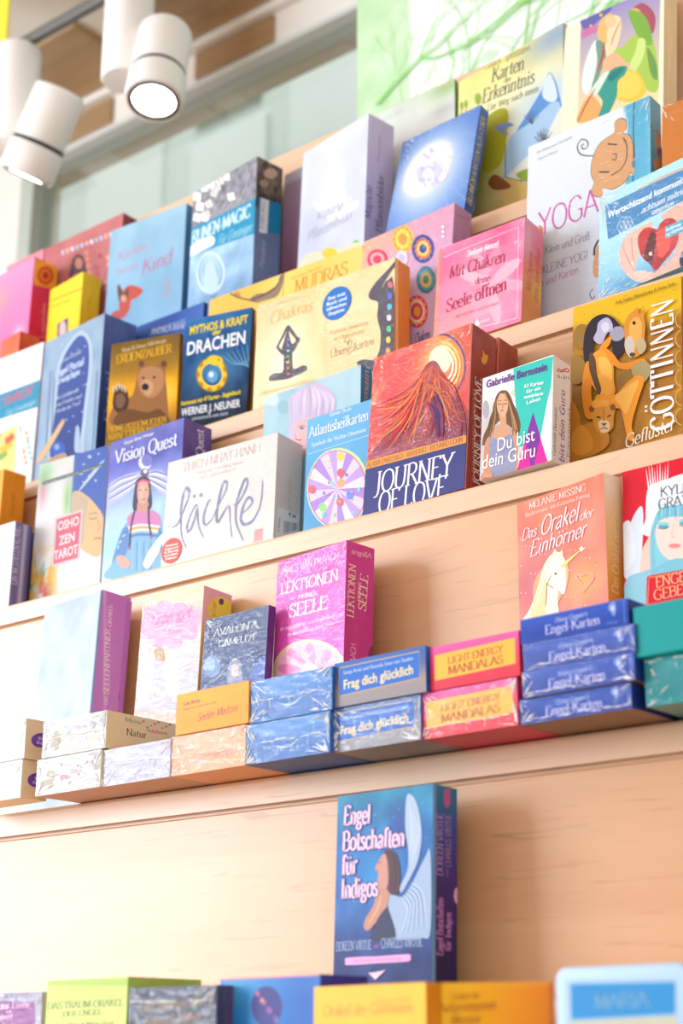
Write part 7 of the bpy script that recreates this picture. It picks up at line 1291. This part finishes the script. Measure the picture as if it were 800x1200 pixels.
b.F.blob([(360, 300), (372, 292), (390, 288), (404, 294), (380, 304), (392, 316), (374, 312)], '#7f98cc'); b.F.blob([(344, 430), (358, 410), (384, 424), (396, 440), (360, 446)], '#8f5a34'); b.F.blob([(410, 410), (440, 396), (460, 416), (430, 426)], '#8fa83a')
b.F.text('Chuck Spezzano', (334, 166), (442, 118), 18, '#b0a878', 's'); b.F.text('Karten', (352, 194), (428, 162), 32, '#7a7a72', 's'); b.F.text('der', (380, 196), (398, 190), 12, '#8a8a7c', 's'); b.F.text('Erkenntnis', (330, 244), (452, 194), 32, '#7a7a72', 's'); b.F.text('Der Weg nach innen', (342, 262), (462, 214), 15, '#a0a07c', 's'); b.S.bg('#b4b0aa'); b.done()
b = Box('cream', 'book', 'tall cream book with a framed painting of an embracing pair at the top right', 'book', '#f0e8cc', None, 'cover', front_crop='z4')
b.F.bg(vgrad('#f2ecd2', '#f0e9cc', n=.015))
fr_ = [(204, 84), (670, -110), (655, 600), (182, 736)]; b.F.poly(fr_, lambda u, v: ramp(1 - v, '#9690c4', '#b494c0', '#ecc4b4', '#f0d8b0', '#f4dca0', '#f4cc74', '#f2c070'))
b.F.blob([(206, 150), (206, 90), (370, 10), (380, 60), (310, 120), (240, 180)], '#6a68ac')
for q in ((232, 104), (262, 156), (294, 52), (320, 90)): b.F.ell(*q, 11, 12, '#eeb44c', n=5)
b.F.blob([(206, 190), (230, 170), (300, 150), (310, 180), (250, 210), (206, 230)], '#c878a8')
b.F.ell(480, 505, 110, 96, '#f6c44a'); b.F.ell(468, 500, 90, 80, '#f8d060'); b.F.blob([(184, 720), (200, 640), (260, 560), (330, 640), (320, 690)], '#f0a868')
b.F.blob([(500, 60), (560, 20), (620, 60), (640, 120), (620, 200), (560, 150), (500, 110)], '#a85a6a'); b.F.ell(520, 90, 36, 40, '#e8b070')
b.F.blob([(440, 280), (480, 240), (540, 190), (600, 180), (640, 300), (660, 480), (640, 540), (590, 530), (560, 460), (500, 380), (450, 360), (398, 320), (400, 290)], '#a8c85a')
b.F.blob([(480, 80), (500, 62), (560, 80), (600, 140), (620, 260), (560, 250), (510, 160)], '#7fae4c'); b.F.blob([(540, 230), (580, 240), (570, 330), (520, 420), (490, 380), (520, 310)], '#cce08a'); b.F.blob([(590, 280), (640, 360), (650, 470), (610, 430)], '#6f9c54')
b.F.blob([(360, 120), (400, 90), (440, 120), (430, 220), (400, 300), (350, 330), (340, 250)], '#f2d6b0'); b.F.blob([(300, 180), (320, 120), (370, 80), (400, 110), (360, 170), (350, 260), (310, 250)], '#e8b874'); b.F.ell(376, 130, 34, 34, '#e8c49a')
b.F.blob([(210, 520), (220, 400), (260, 280), (290, 240), (306, 290), (290, 400), (270, 500), (240, 555)], '#dcece4'); b.F.blob([(290, 250), (330, 250), (350, 330), (320, 420), (280, 520), (268, 500), (300, 380)], '#7a9a8a'); b.F.blob([(340, 350), (400, 310), (440, 340), (480, 390), (440, 420), (350, 420), (330, 400)], '#f0b48a')
b.F.blob([(300, 540), (340, 450), (400, 400), (470, 390), (460, 440), (420, 480), (414, 560), (380, 640), (350, 690), (306, 690), (330, 600)], '#3f9a8a'); b.F.blob([(270, 520), (330, 440), (370, 420), (330, 500), (290, 560)], '#d8e8d8'); b.F.blob([(460, 395), (430, 440), (380, 480), (360, 450), (410, 410)], '#2f7f7c')
b.F.line([(340, 250), (330, 330), (300, 420)], 14, '#b04a4a', True, .6); b.F.line([(440, 120), (400, 200), (380, 270)], 8, '#c87a6a', True, .5); b.F.line([(184, 720), (230, 620), (290, 520)], 8, '#8a5a48', True, .5)
b.S.bg(vgrad('#efe2bc', '#ecdcb0')); b.done()
